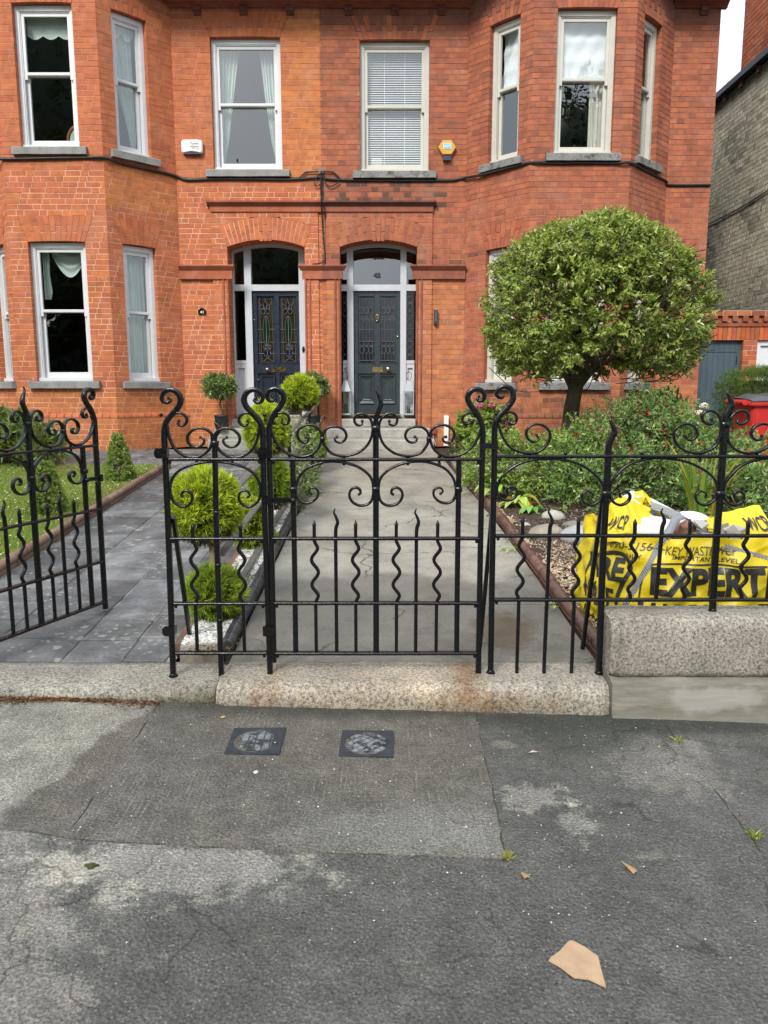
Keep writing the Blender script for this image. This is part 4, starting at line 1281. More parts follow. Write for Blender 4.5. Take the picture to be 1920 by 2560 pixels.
# kerb stones under the railings
def stone_bar(name, mat_, x0, x1, prof, label, cat, n=40, jit=.004, zfn=None, endr=.03):
    m = MB(); rr = []
    for i in range(n + 1):
        x = x0 + (x1 - x0) * i / n
        e = min(i, n - i) * (x1 - x0) / n
        sh = max(0, endr - e) * .6
        cy = sum(p[0] for p in prof) / len(prof)
        rr.append([(x, y + (sh if y < cy else -sh) + rng.uniform(-jit, jit), z - (sh * .5 if z > 0 else 0) + rng.uniform(-jit, jit) * .6 + (zfn(x) if zfn else 0)) for y, z in prof])
    m.rings(rr, smooth=True)
    o = m.build(name, mat_)
    return tag(o, label, cat)
kp = [(4.10, -.2), (3.735, -.2), (3.730, .03), (3.736, .065), (3.755, .09), (3.785, .104), (3.84, .110), (4.02, .116), (4.09, .112)]
stone_bar('kerb_stone', m_granite('granite_grey', [(-1.0, .05, .3, .07, (.5, .48, .4), .7), (-.95, .02, .35, .05, (.35, .4, .18), .7)]), -4.5, -.868, kp, 'grey granite kerb stone with a mossy front below the open gate', 'kerb stone', 50)
kp2 = [(4.06, -.2), (3.705, -.2), (3.700, .04), (3.708, .085), (3.732, .115), (3.77, .126), (3.86, .128), (4.0, .132), (4.055, .128)]
stone_bar('kerb_stone', m_granite('granite_warm', [(-.6, .05, .10, .13, (1.0, .70, .50), .55), (.42, .03, .16, .12, (.82, .62, .40), .55), (0, .06, 1.0, .11, (1.08, .95, .80), .7), (.55, .02, .35, .07, (.75, .6, .4), .6), (.15, .12, .22, .06, (1.6, 1.5, 1.45), .7), (.44, .12, .07, .05, (.7, .42, .28), .6)]), -.856, 1.148, kp2, 'long granite kerb stone with rust stains under the closed gate', 'kerb stone', 40, .005)
# dwarf wall on the right: granite coping block on a rendered plinth
gw = empty('granite_wall', (1.9, 3.85, 0), 'low granite block wall on a smooth rendered base at the right', 'wall')
cp = [(4.02, .150), (3.765, .150), (3.758, .18), (3.757, .40), (3.765, .437), (3.79, .458), (3.83, .466), (3.98, .468), (4.01, .455)]
m = MB(); rr = []
for i in range(46):
    x = 1.158 + (3.2 - 1.158) * (i / 45) ** 1.0
    e = x - 1.158; sh = max(0, .035 - e) * .55
    rr.append([(x, y + (sh if y < 3.9 else -sh) + rng.uniform(-.004, .004), z - (sh * .8 if z > .3 else 0) + rng.uniform(-.003, .003)) for y, z in cp])
m.rings(rr); m.build('coping_block', m_granite('granite_pale', [(1.35, .45, .2, .04, (.7, .66, .6), .6), (1.2, .3, .05, .2, (.5, .5, .45), .6)]), gw)
def m_render():
    t = NT('cement_render')
    n = t.noise(9, 6, .7, vec=t.scaled(.6, 1, 4)); n2 = t.noise(120, 3)
    c = t.ramp(n, [(.3, (.115, .107, .08)), (.5, (.165, .153, .118)), (.7, (.22, .207, .168))])
    c = t.mix(t.math('MULTIPLY', t.blob(1.68, .06, .28, .07, .4, 8, .45, .7, 'xz'), .5), c, (.30, .29, .26))
    p = t.xyz()
    c = t.mix(t.ramp(t.math('ADD', p['Z'], t.math('MULTIPLY', t.noise(8, 4), .04)), [(.0, .5), (.03, 0)]), c, (.12, .115, .09))
    return t.done(c, .85, t.bump(t.math('ADD', n, t.math('MULTIPLY', n2, .3)), .5, .006), .3)
m = MB(); rr = []
pp_ = [(4.0, -.2), (3.64, -.2), (3.655, -.052), (3.672, -.035), (3.684, .0), (3.70, .13), (3.715, .144), (3.76, .150), (4.0, .149)]
for i in range(40):
    x = 1.152 + 2.05 * i / 39
    rr.append([(x, y + rng.uniform(-.003, .003), z + rng.uniform(-.002, .002)) for y, z in pp_])
m.rings(rr); m.build('plinth', m_render(), gw)

# slate path to the navy door: every flag a part
M_SLATE = m_slate()
sp = bpy.data.objects.new('slate_path', None); COL.objects.link(sp); sp.location = (-2, 7, .3); tag(sp, kind='structure')
def flag(x0, x1, y0, y1, par, mat_, zf=gz, th=.05, tilt=.008, name='paver', gap=.0048):
    m = MB(); n = 5
    def side(a, b):
        return [(a[0] + (b[0] - a[0]) * k / n + rng.uniform(-.004, .004), a[1] + (b[1] - a[1]) * k / n + rng.uniform(-.004, .004)) for k in range(n)]
    c = [(x0 + gap, y0 + gap), (x1 - gap, y0 + gap), (x1 - gap, y1 - gap), (x0 + gap, y1 - gap)]
    p = side(c[0], c[1]) + side(c[1], c[2]) + side(c[2], c[3]) + side(c[3], c[0])
    dz, ax, ay = rng.uniform(-.003, .003), rng.uniform(-tilt, tilt), rng.uniform(-tilt, tilt)
    cx, cy = (x0 + x1) / 2, (y0 + y1) / 2
    Z = lambda x, y: zf(y) + dz + ax * (x - cx) + ay * (y - cy)
    inn = [(cx + (x - cx) * .965, cy + (y - cy) * .965) for x, y in p]
    m.prism([(x, y, Z(x, y) - th) for x, y in p], [(x, y, Z(x, y) - .004) for x, y in p], cap=False)
    m.prism([(x, y, Z(x, y) - .004) for x, y in p], [(x, y, Z(x, y)) for x, y in inn])
    return m.build(name, mat_, par)
m = MB(); m.rings([[(-2.88, y, gz(y) - .008), (-1.17, y, gz(y) - .008)] for y in (4.1, 6, 8, 10.4)], closed=False, cap=False); m.rings([[(-6.3, y, gz(y) - .008), (-1.0, y, gz(y) - .008)] for y in (10.4, 11.2, 12)], closed=False, cap=False)
m.build('joint_filling', m_plain('slate_joint', (.24, .225, .195), .95, .7, 7, .4), sp)
cols = [-2.85, -2.30, -1.80, -1.46, -1.215]
for a, b in zip(cols, cols[1:]):
    y = 4.105
    while y < 10.35:
        d = rng.uniform(.26, .44) if y > 5 else rng.choice((.30, .34, .38))
        y1 = min(y + d, 10.4)
        if 10.4 - y1 < .12: y1 = 10.4
        flag(a, b, y, y1, sp, M_SLATE); y = y1
y = 10.4
for r_ in range(4):
    d = (.38, .34, .42, .40)[r_]; x = -6.2 + rng.uniform(0, .3)
    while x < -1.05:
        w = rng.uniform(.35, .6); x1 = min(x + w, -1.0)
        flag(x, x1, y, y + d, sp, M_SLATE); x = x1
    y += d
# concrete path to the green door
cp_ = bpy.data.objects.new('concrete_path', None); COL.objects.link(cp_); cp_.location = (0, 7, .3); tag(cp_, kind='structure')
M_PATH = m_concrete_path()
def xr(y):
    return 1.21 + (y - 4.2) * (-.033) if y < 7.3 else 1.108 - (y - 7.3) * .062
def path_slab(y0, y1):
    ys = np.linspace(y0 + .004, y1 - .004, max(3, int((y1 - y0) / .25)))
    L = [(-.86 + rng.uniform(-.008, .008), y) for y in ys]; Rr = [(xr(y) - .03 + rng.uniform(-.006, .006), y) for y in ys]
    p = L + Rr[::-1]
    m = MB(); m.prism([(x, y, gz(y) - .08) for x, y in p], [(x, y, gz(y)) for x, y in p], cap=False)
    n = len(ys)
    m.add([(x, y, gz(y)) for x, y in p], [(i, i + 1, 2 * n - 2 - i, 2 * n - 1 - i) for i in range(n - 1)])
    m.build('slab', M_PATH, cp_)
for a, b in ((4.06, 5.02), (5.02, 7.55), (7.55, 9.85), (9.85, 12.1)): path_slab(a, b)
m = MB(); m.hexa([(.98, 9.95, gz(9.95) - .1), (7, 9.95, gz(9.95) - .1), (7, 10.85, gz(10.85) - .1), (.95, 10.85, gz(10.85) - .1), (.98, 9.95, gz(9.95) - .003), (7, 9.95, gz(9.95) - .003), (7, 10.85, gz(10.85) - .003), (.95, 10.85, gz(10.85) - .003)])
m.build('slab', M_PATH, cp_)

# rope-top edging tiles
_RT = {}
def rope_tile(length, mat_, key):
    if key in _RT: return _RT[key]
    m = MB(); n, k = 10, 40; r0 = .036
    rs = []
    for i in range(k + 1):
        y = length * (i / k); rr = []
        e = min(i, k - i)
        for j in range(n):
            th = 2 * math.pi * j / n
            rad = r0 * (1 + .11 * math.cos(th + y * 190)) * (.9 if e == 0 else 1)
            rr.append((rad * math.cos(th), y, .062 + rad * math.sin(th)))
        rs.append(rr)
    m.rings(rs)
    m.box(-.023, .023, .002, length - .002, -.09, .05)
    m.box(-.031, .031, .002, length - .002, .012, .024)
    o = m.build('edging_tile', mat_)
    _RT[key] = o.data
    bpy.data.objects.remove(o)
    return _RT[key]
def m_tile(name, a, b, rough):
    t = NT(name)
    n = t.noise(12, 5, .6); n2 = t.noise(3, 4); oi = t.n('ObjectInfo').outputs['Random']
    c = t.mix(t.ramp(n, [(.35, 0), (.65, 1)]), a, b)
    c = t.mix(1.0, c, t.ramp(oi, [(0, .75), (1, 1.2)]), 'MULTIPLY')
    c = t.mix(t.ramp(n2, [(.5, 0), (.75, .35)]), c, (.16, .135, .11))
    return t.done(c, rough, t.bump(n, .3, .004), .5)
def rope_edging(pts, length, mat_, key, label, zo=0.0):
    """tiles along a polyline pts [(x,y)]; one thing, each tile a part"""
    x0, y0 = pts[0]
    root = empty('rope_edging', (x0, y0, gz(y0)), label, 'edging')
    me = rope_tile(length, mat_, key)
    for (xa, ya), (xb, yb) in zip(pts, pts[1:]):
        L = math.hypot(xb - xa, yb - ya); n = max(1, round(L / length))
        for i in range(n):
            t0, t1 = i / n, (i + 1) / n
            A = Vector((xa + (xb - xa) * t0, ya + (yb - ya) * t0, 0)); B = Vector((xa + (xb - xa) * t1, ya + (yb - ya) * t1, 0))
            A.z = gz(A.y) + zo; B.z = gz(B.y) + zo
            o = bpy.data.objects.new('edging_tile', me); COL.objects.link(o); o.parent = root
            d = (B - A); o.location = A - root.location + Vector((rng.uniform(-.004, .004), 0, rng.uniform(-.004, .004)))
            o.rotation_euler = Euler((math.asin(d.z / d.length) + rng.uniform(-.012, .012), rng.uniform(-.04, .04), math.atan2(-d.x, d.y) + rng.uniform(-.014, .014)))
            o.scale = (1, d.length / length, 1)
    return root
T_RED = m_tile('glazed_brown_tile', (.085, .036, .025), (.15, .075, .055), .26)
T_BUFF = m_tile('weathered_brown_tile', (.16, .085, .055), (.25, .155, .11), .7)
T_BLACK = m_tile('black_glazed_tile', (.022, .022, .024), (.055, .053, .052), .25)
rope_edging([(-2.895, 4.12), (-2.90, 10.35)], .30, T_BUFF, 'b', 'weathered brown rope top edging between the lawn and slate path')
rope_edging([(-.90, 4.22), (-.90, 11.4)], .30, T_BLACK, 'k', 'blackened rope top edging between white gravel and concrete path', -.022)
rope_edging([(1.225, 4.14), (1.118, 7.3), (.955, 9.9)], .30, T_RED, 'r', 'glossy brown rope top edging of the right hand flower bed')
rope_edging([(.93, 10.9), (1.75, 10.95)], .30, T_RED, 'r', 'short rope top edging before the hydrangea by the wall')
# brick edging left of the gravel strip
be = empty('brick_edging', (-1.14, 4.4, .1), 'row of worn bricks between the slate path and white gravel', 'edging')
y = 4.25
while y < 11.2:
    L = rng.uniform(.2, .23)
    m = MB(); j = lambda: rng.uniform(-.006, .006); z = gz(y)
    m.hexa([(-1.212 + j(), y, z - .08), (-1.15 + j(), y, z - .08), (-1.15 + j(), y + L - .012, z - .08), (-1.212 + j(), y + L - .012, z - .08), (-1.208 + j(), y, z + .04 + j()), (-1.153 + j(), y, z + .045 + j()), (-1.153 + j(), y + L - .012, z + .06 + j()), (-1.208 + j(), y + L - .012, z + .055 + j())], col=wpick([((.19, .10, .07), 2), ((.22, .13, .09), 2), ((.14, .075, .055), 1)]))
    m.build('brick', M_BRICK, be); y += L
M_CHIP = m_plain('stone_chips', (1, 1, 1), .75, .1, 40, .1, usetint=True)
# bed of white chips
n = 17000
P = np.stack([-1.16 + .235 * nr.random(n), 4.25 + 7.0 * nr.random(n) ** 1.5, np.zeros(n)], 1)
P[:, 2] = .11 + .075 * (P[:, 1] - 4.1) + .038 + .014 * nr.random(n)
m = MB(); m.hexa([(-1.165, 4.23, .0), (-.92, 4.23, .0), (-.92, 11.3, .5), (-1.165, 11.3, .5), (-1.165, 4.23, gz(4.23) + .036), (-.92, 4.23, gz(4.23) + .036), (-.92, 11.3, gz(11.3) + .036), (-1.165, 11.3, gz(11.3) + .036)]); tag(m.build('gravel_bed', m_plain('gravel_base', (.32, .30, .27), .9, .2, 40, .4)), kind='structure')
tag(pebbles('gravel', P, .0095, pick([(.62, .60, .55), (.72, .70, .66), (.5, .48, .43), (.36, .34, .3)], n), M_CHIP), kind='stuff')
# tan gravel in the front of the right bed and along its edge
n = 16000
yy = 4.15 + 5.8 * nr.random(n) ** 1.6
xl = np.where(yy < 7.3, 1.225 - (yy - 4.2) * .033, 1.108 - (yy - 7.3) * .062) + .03
wid = np.interp(yy, [4.15, 5.9, 6.6, 7.2, 8.0, 10], [1.1, 1.0, .35, .2, .55, .7])
P = np.stack([xl + wid * nr.random(n), yy, .11 + .075 * (yy - 4.1) + .012 + .02 * nr.random(n)], 1)
tag(pebbles('gravel', P, .0115, pick([(.46, .33, .20), (.55, .42, .28), (.36, .23, .13), (.5, .44, .36), (.30, .2, .13)], n), M_CHIP), kind='stuff')
# soil sheet of the bed
def sheet(name, x0, x1, y0, y1, nx, ny, hf, mat_):
    X, Y = np.meshgrid(np.linspace(x0, x1, nx), np.linspace(y0, y1, ny))
    Z = hf(X, Y)
    V = np.stack([X.ravel(), Y.ravel(), Z.ravel()], 1)
    i = (np.arange(ny - 1)[:, None] * nx + np.arange(nx - 1)[None]).ravel()
    F = np.stack([i, i + 1, i + 1 + nx, i + nx], 1)
    return npmesh(name, V, F, mat_, smooth=True)
gzv = lambda Y: .11 + .075 * (np.clip(Y, 4.1, 12) - 4.1)
o = sheet('flower_bed', 1.2, 4.8, 4.05, 9.93, 70, 120, lambda X, Y: gzv(Y) + .005 + .03 * np.sin(X * 7.1 + Y * 3) * np.sin(Y * 5.3) + .04 * np.clip((Y - 5.5) / 2, 0, 1) + nr.normal(size=X.shape) * .007, M_EARTH); tag(o, kind='structure')
o = sheet('flower_bed', .95, 6, 10.9, 11.9, 60, 16, lambda X, Y: gzv(Y) + .02 + nr.normal(size=X.shape) * .008, M_EARTH); tag(o, kind='structure')
o = sheet('flower_bed', 1.0, 1.24, 7.2, 9.93, 10, 40, lambda X, Y: gzv(Y) - .004 + nr.normal(size=X.shape) * .003, M_EARTH); tag(o, kind='structure')
n = 9000
P = np.stack([1.25 + 2.4 * nr.random(n), 5.9 + 2.6 * nr.random(n), np.zeros(n)], 1); P[:, 2] = gzv(P[:, 1]) + .03 + .03 * nr.random(n)
tag(pebbles('soil_crumbs', P, .010, pick([(.10, .068, .05), (.16, .11, .085), (.06, .04, .03), (.22, .17, .13)], n), M_CHIP), kind='stuff')
# lawn
M_GRASS = m_leaf('grass_blades', .3, .5)
def m_turf():
    t = NT('turf'); n = t.noise(3, 5); n2 = t.noise(60, 3)
    return t.done(t.mix(1.0, t.ramp(n, [(.3, (.13, .19, .03)), (.6, (.2, .25, .06)), (.8, (.28, .26, .1))]), t.ramp(n2, [(.3, .6), (.7, 1.3)]), 'MULTIPLY'), .9, t.bump(n2, .8, .02), .2)
o = sheet('lawn', -9.5, -2.93, 4.0, 10.36, 60, 80, lambda X, Y: gzv(Y) + .012 + .012 * np.sin(X * 3) * np.sin(Y * 2.3), m_turf()); tag(o, kind='structure')
n = 70000
P = np.stack([-2.93 - 3.6 * nr.random(n) ** 1.15, 4.1 + 6.25 * nr.random(n), np.zeros(n)], 1); P[:, 2] = gzv(P[:, 1]) + .008
D = nr.normal(size=(n, 3)) * .55; D[:, 2] = 1
patch = np.sin(P[:, 0] * 2.1 + 1) * np.sin(P[:, 1] * 1.7) + nr.normal(size=n) * .5
col = pick([(.27, .37, .065), (.34, .44, .09), (.2, .3, .05), (.40, .43, .13)], n)
col[patch > .7] = pick([(.36, .31, .13), (.28, .27, .09)], int((patch > .7).sum()))
tag(leaves('grass', P, D, .045 + .03 * nr.random(n), .0075, col, M_GRASS, fold=.05), kind='stuff')
n = 2600
y_ = 4.6 + 5.7 * nr.random(n); P = np.stack([-2.98 - 3.2 * nr.random(n), y_, gzv(y_) + .045 + .015 * nr.random(n)], 1)
keep = (np.sin(P[:, 0] * 1.9) * np.sin(P[:, 1] * 1.3 + 1) + nr.normal(size=n) * .6) > -.1
P = P[keep]
tag(pebbles('daisies', P, .0095, pick([(.72, .72, .62), (.62, .64, .5), (.7, .66, .4)], len(P)), M_CHIP, flat=.4), kind='stuff')
# ------------------------------------------------------------------ wrought iron
FYY = 3.88
TH, DP = .0132, .025

def scroll(par, pts, mx=1.0, dx=0.0, y=0.0, th=TH, dp=DP, name='scroll', n=6, taper=True, X=None):
    """pts measured (x,z); mirrored by mx about dx; local coordinates of par"""
    f = X or (lambda x: dx + mx * x)
    p = [Vector((f(q.x), y, q.y)) for q in cr(pts, n)]
    m = MB()
    m.sweep(p, th, dp, sc=(lambda k: 1 if k < .8 else 1 - .35 * (k - .8) / .2) if taper else None)
    if taper: m.ball(p[-1], (th * .62, dp * .5, th * .62), 8, 6)
    return m.build(name, M_IRON, par, local=True)

def bar(par, pts, w, d, y=0.0, X=None, name='bar', point=.022, sc=None):
    f = X or (lambda x: x)
    p = [Vector((f(x), y, z)) for x, z in pts]
    m = MB()
    m.sweep(p, w, d, b=(0, 1, 0), sc=sc)
    if point:
        t = (p[-1] - p[-2]).normalized()
        m.rings([[p[-1] + Vector((a * w * k, q * d * k, 0)) + t * h for a, q in SQ8] for k, h in ((1.15, 0), (1.0, point * .4), (.15, point))])
    return m.build(name, M_IRON, par, local=True)

def rail(par, x0, x1, z, h=.0165, d=.036, y=0.0, name='rail'):
    m = MB(); n = max(4, int(abs(x1 - x0) / .06))
    m.sweep([Vector((x0 + (x1 - x0) * i / n, y, z + rng.uniform(-.0008, .0008))) for i in range(n + 1)], h, d)
    for x in (x0, x1):
        s_ = 1 if x == min(x0, x1) else -1
        m.ball((x + s_ * .012, y - .008, z - h / 2 - .004), (.009, .009, .012), 8, 6)
    return m.build(name, M_IRON, par, local=True)

def collar(par, x, z, w=.034, h=.026, d=.036, y=0.0):
    m = MB(); rr = []
    for k, s_ in ((-.5, .86), (-.42, 1), (.42, 1), (.5, .86)):
        rr.append([(x + a * w * s_ * 1.1, y + q * d * s_ * 1.1, z + k * h) for a, q in SQ8])
    m.rings(rr); return m.build('collar', M_IRON, par, local=True)

def rivet(par, x, z, y=0.0, r=.0105):
    m = MB(); m.ball((x, y, z + .010), (r, r, r * .85), 8, 6); m.tube([(x, y, z - .028), (x, y, z + .01)], .0065, 8); m.ball((x, y, z - .027), (.009, .009, .009), 8, 6)
    return m.build('rivet', M_IRON, par, local=True)

def wavy(par, x0, x1, zt, zm, zl, zb, X=None, ph=1, y=0.0):
    """dog bar: straight spike above the middle rail, three waves below it, straight foot"""
    f = X or (lambda x: x); pts = []
    for z in np.linspace(zb, zl, 5): pts.append((x1, z))
    for k in np.linspace(.02, 1, 34):
        z = zl + (zm - zl) * k; xx = x1 + (x0 - x1) * k
        pts.append((xx + ph * .0175 * math.sin(k * 2 * math.pi * 2.6) * min(1, 6 * (1 - k) + .05, 8 * k), z))
    pts.append((x0, zt - .024))
    p = [Vector((f(a), y, z)) for a, z in pts]
    m = MB(); m.sweep(p, .0172, .0172)
    m.rings([[p[-1] + Vector((a * .0145 * k, q * .0145 * k, h)) for a, q in SQ8] for k, h in ((1.35, -.004), (1.2, .006), (.12, .026))])
    return m.build('wavy_bar', M_IRON, par, local=True)

def flame(par, x0, x1, zt, zm, zb, X=None, sgn=1, y=0.0):
    f = X or (lambda x: x)
    tip = [(0, 0), (.002, .05), (.011, .082), (.001, .112), (-.008, .130), (-.001, .150)]
    pts = [Vector((x1, 0, 0)) * 0 + Vector((x1 + (x0 - x1) * k, zb + (zm - zb) * k, 0)) for k in np.linspace(0, 1, 8)][:-1]
    tp = cr([(x0 + sgn * a, zm + b * (zt - zm) / .15) for a, b in tip], 5)
    P = [Vector((f(q.x), y, q.y)) for q in pts + tp]
    n0 = len(pts)
    n = len(P)
    m = MB(); m.sweep(P, .0182, .0182, sc=lambda k: 1 if k * (n - 1) < n0 + 8 else max(.3, 1.0 - .75 * (k * (n - 1) - n0 - 8) / (n - n0 - 8)))
    return m.build('flame_bar', M_IRON, par, local=True)

def finial(par, x, z0, z1, X=None, sgn=1, w=.026, y=0.0):
    f = X or (lambda q: q)
    sh = [(0, 0), (.002, .3), (.018, .50), (.026, .63), (.016, .78), (.004, .90), (.010, 1.0)]
    p = [Vector((f(x + sgn * a), y, z0 + (z1 - z0) * b)) for a, b in [(q.x, q.y) for q in cr(sh, 6)]]
    m = MB(); m.sweep(p, w, w * .9, sc=lambda k: 1.0 if k < .45 else max(.25, 1 - .85 * (k - .45) / .55))
    return m.build('finial', M_IRON, par, local=True)

# measured half of the gate (offset from gate centre)
GC = -.041
H = lambda pts: [(x - GC, z) for x, z in pts]
G_CURL = H([(.495, 1.25), (.495, 1.31), (.4955, 1.388), (.489, 1.435), (.467, 1.483), (.434, 1.524), (.417, 1.561), (.426, 1.591), (.454, 1.607), (.486, 1.600), (.500, 1.576), (.493, 1.553), (.474, 1.548), (.464, 1.561), (.472, 1.571)])
G_SMALL = H([(.487, 1.425), (.476, 1.462), (.45, 1.486), (.419, 1.490), (.397, 1.475), (.393, 1.450), (.408, 1.434), (.428, 1.440), (.428, 1.455)])
G_BIG = H([(.489, 1.44), (.482, 1.397), (.461, 1.345), (.418, 1.297), (.362, 1.274), (.305, 1.274), (.257, 1.301), (.234, 1.349), (.236, 1.397), (.268, 1.426), (.312, 1.427), (.345, 1.406), (.352, 1.375), (.335, 1.347), (.311, 1.342), (.296, 1.356), (.301, 1.371), (.311, 1.370)])
G_BIG2 = H([(-.024, 1.43), (-.024, 1.395), (-.012, 1.352), (.015, 1.315), (.06, 1.286), (.121, 1.274), (.178, 1.286), (.210, 1.319), (.224, 1.355), (.220, 1.392), (.194, 1.417), (.155, 1.421), (.121, 1.407), (.107, 1.38), (.115, 1.355), (.138, 1.342), (.160, 1.348), (.165, 1.363), (.155, 1.370)])
G_CEN = H([(-.026, 1.405), (-.022, 1.44), (-.008, 1.466), (.019, 1.485), (.048, 1.483), (.065, 1.464), (.063, 1.44), (.046, 1.428), (.028, 1.434), (.027, 1.449)])
G_ARCH = H([(.093, 1.08), (.086, 1.102), (.062, 1.112), (.040, 1.102), (.038, 1.083), (.05, 1.072)])[::-1][:0]
G_ARCH = H([(.050, 1.076), (.038, 1.086), (.041, 1.104), (.062, 1.114), (.085, 1.103), (.094, 1.074), (.080, 1.042), (.047, 1.023), (.012, 1.024), (-.015, 1.042), (-.026, 1.076), (-.027, 1.112), (-.021, 1.152), (.003, 1.187), (.051, 1.220), (.118, 1.241), (.183, 1.247), (.242, 1.238), (.304, 1.213), (.346, 1.169), (.362, 1.125), (.366, 1.090), (.360, 1.064), (.346, 1.044), (.317, 1.034), (.281, 1.043), (.256, 1.067), (.252, 1.094), (.267, 1.111), (.289, 1.111), (.299, 1.095), (.288, 1.083)])

def iron_gate(root, m_):
    """hinge on the stile at offset +.536; local x = m_*(offset-.555)"""
    X = lambda g: m_ * (g - .555)
    Z0 = root.location.z
    zz = lambda pts: [(x, z - Z0) for x, z in pts]
    for sd in (1, -1):
        Xs = (lambda g: X(g)) if sd > 0 else (lambda g: X(-g))
        zb = .115 if sd > 0 else .19
        p = [(.538, zb), (.537, .5), (.536, .9), (.536, 1.2)] + G_CURL
        pp = [Vector((Xs(q.x), 0, q.y - Z0)) for q in cr(p, 6)]
        mm = MB(); mm.sweep(pp, .0275, .030, sc=lambda k: 1.0 if k < .62 else max(.42, 1 - .62 * (k - .62) / .38)); mm.ball(pp[-1], (.008, .012, .008), 8, 6)
        mm.build('stile', M_IRON, root, local=True)
        scroll(root, zz(G_SMALL), X=Xs); scroll(root, zz(G_BIG), X=Xs); scroll(root, zz(G_BIG2), X=Xs); scroll(root, zz(G_CEN), X=Xs)
        scroll(root, zz(G_ARCH), X=Xs)
        for x, z in ((.32 - GC - .041, 1.262), (.120 - GC, 1.262)): rivet(root, Xs(x), z - Z0)
        mm = MB()
        for q in ((.498, 1.475), (.512, 1.440)): mm.ball((Xs(q[0]), 0, q[1] - Z0), .0105, 8, 6)
        mm.build('rivet', M_IRON, root, local=True)
        bar(root, zz([(.422, .238), (.420, .6), (.419, 1.25)]), .026, .026, X=Xs, name='column', point=0)
        collar(root, Xs(.419), 1.105 - Z0); collar(root, Xs(.267), 1.360 - Z0, .022, .022, .03)
        wavy(root, .104, .106, .945 - Z0, .851 - Z0, .509 - Z0, .24 - Z0, X=Xs, ph=-1 if sd < 0 else 1); wavy(root, .316, .314, .945 - Z0, .851 - Z0, .509 - Z0, .24 - Z0, X=Xs, ph=-1 if sd < 0 else 1)
        flame(root, .207, .207, 1.006 - Z0, .851 - Z0, .24 - Z0, X=Xs, sgn=sd)
    bar(root, zz([(0, .238), (0, .7), (0, 1.42)]), .030, .028, X=X, name='column', point=0)
    finial(root, 0, 1.40 - Z0, 1.622 - Z0, X=X)
    collar(root, X(0), 1.105 - Z0); collar(root, X(0), 1.412 - Z0, .036, .03, .036)
    for z in (1.257, .851, .509, .238): rail(root, X(-.528), X(.528), z - Z0, y=.0)
    # latch on the free side and hinge strap on the other
    mm = MB(); a, b = X(-.56), X(-.41)
    mm.box(min(a, b), max(a, b), -.022, -.014, 1.040 - Z0, 1.064 - Z0); mm.ball((X(-.419), -.02, 1.05 - Z0), .016, 10, 6)
    mm.box(*sorted((X(-.552), X(-.525))), -.03, -.012, 1.03 - Z0, 1.075 - Z0); mm.ball((X(-.505), -.018, 1.022 - Z0), (.012, .012, .017), 8, 6)
    mm.build('latch', M_IRON, root, local=True)
    mm = MB(); a, b = X(.525), X(.61)
    mm.box(min(a, b), max(a, b), -.022, -.015, 1.312 - Z0, 1.338 - Z0); mm.box(min(a, b), max(a, b), .015, .022, 1.312 - Z0, 1.338 - Z0)
    mm.box(*sorted((X(.52), X(.552))), -.024, .024, 1.308 - Z0, 1.342 - Z0); mm.box(*sorted((X(.585), X(.612))), -.024, .024, 1.308 - Z0, 1.342 - Z0)
    mm.build('hinge_strap', M_IRON, root, local=True)
    mm = MB(); mm.lathe([(.014, 0), (.02, .004), (.016, .02)], 10, (X(.538), 0, .113 - Z0)); mm.build('pivot', M_IRON, root, local=True)

gate = empty('iron_gate', (GC + .555, FYY, .11), 'closed black wrought iron garden gate with scrolls and tall flame finial', 'gate')
iron_gate(gate, 1)
gate2 = empty('iron_gate', (-2.215, 3.86, .11), 'black scrolled iron gate standing open inwards over the slate path', 'gate', rz=R(69))
iron_gate(gate2, -1)

# ---- panel between the two gates
MC = -.856
mp = empty('iron_railing', (MC, FYY, .1), 'narrow black iron railing panel fixed between the two gates', 'railing')
mz = lambda pts: [(x - MC, z - .1) for x, z in pts]
M_CURL = mz([(-1.112, .11), (-1.108, .5), (-1.104, .9), (-1.103, 1.25), (-1.1035, 1.319), (-1.103, 1.397), (-1.088, 1.449), (-1.052, 1.490), (-1.022, 1.526), (-1.014, 1.561), (-1.030, 1.591), (-1.06, 1.604), (-1.091, 1.594), (-1.107, 1.569), (-1.102, 1.547), (-1.08, 1.540), (-1.064, 1.552), (-1.074, 1.563)])
M_SMALL = mz([(-1.088, 1.435), (-1.066, 1.466), (-1.043, 1.485), (-1.013, 1.488), (-.989, 1.468), (-.989, 1.442), (-1.010, 1.425), (-1.029, 1.433), (-1.028, 1.450)])
M_BIG = mz([(-1.094, 1.45), (-1.086, 1.42), (-1.079, 1.371), (-1.055, 1.314), (-1.009, 1.277), (-.948, 1.268), (-.899, 1.288), (-.868, 1.330), (-.866, 1.385), (-.905, 1.412), (-.951, 1.408), (-.983, 1.38), (-.986, 1.349), (-.967, 1.325), (-.937, 1.319), (-.911, 1.333), (-.904, 1.354), (-.922, 1.367)])
M_ARCH = mz([(-1.02, 1.066), (-1.030, 1.074), (-1.018, 1.094), (-.995, 1.096), (-.977, 1.080), (-.976, 1.049), (-.998, 1.023), (-1.032, 1.017), (-1.069, 1.041), (-1.083, 1.074), (-1.086, 1.112), (-1.075, 1.152), (-1.047, 1.191), (-.998, 1.220), (-.931, 1.239), (-.856, 1.245)])
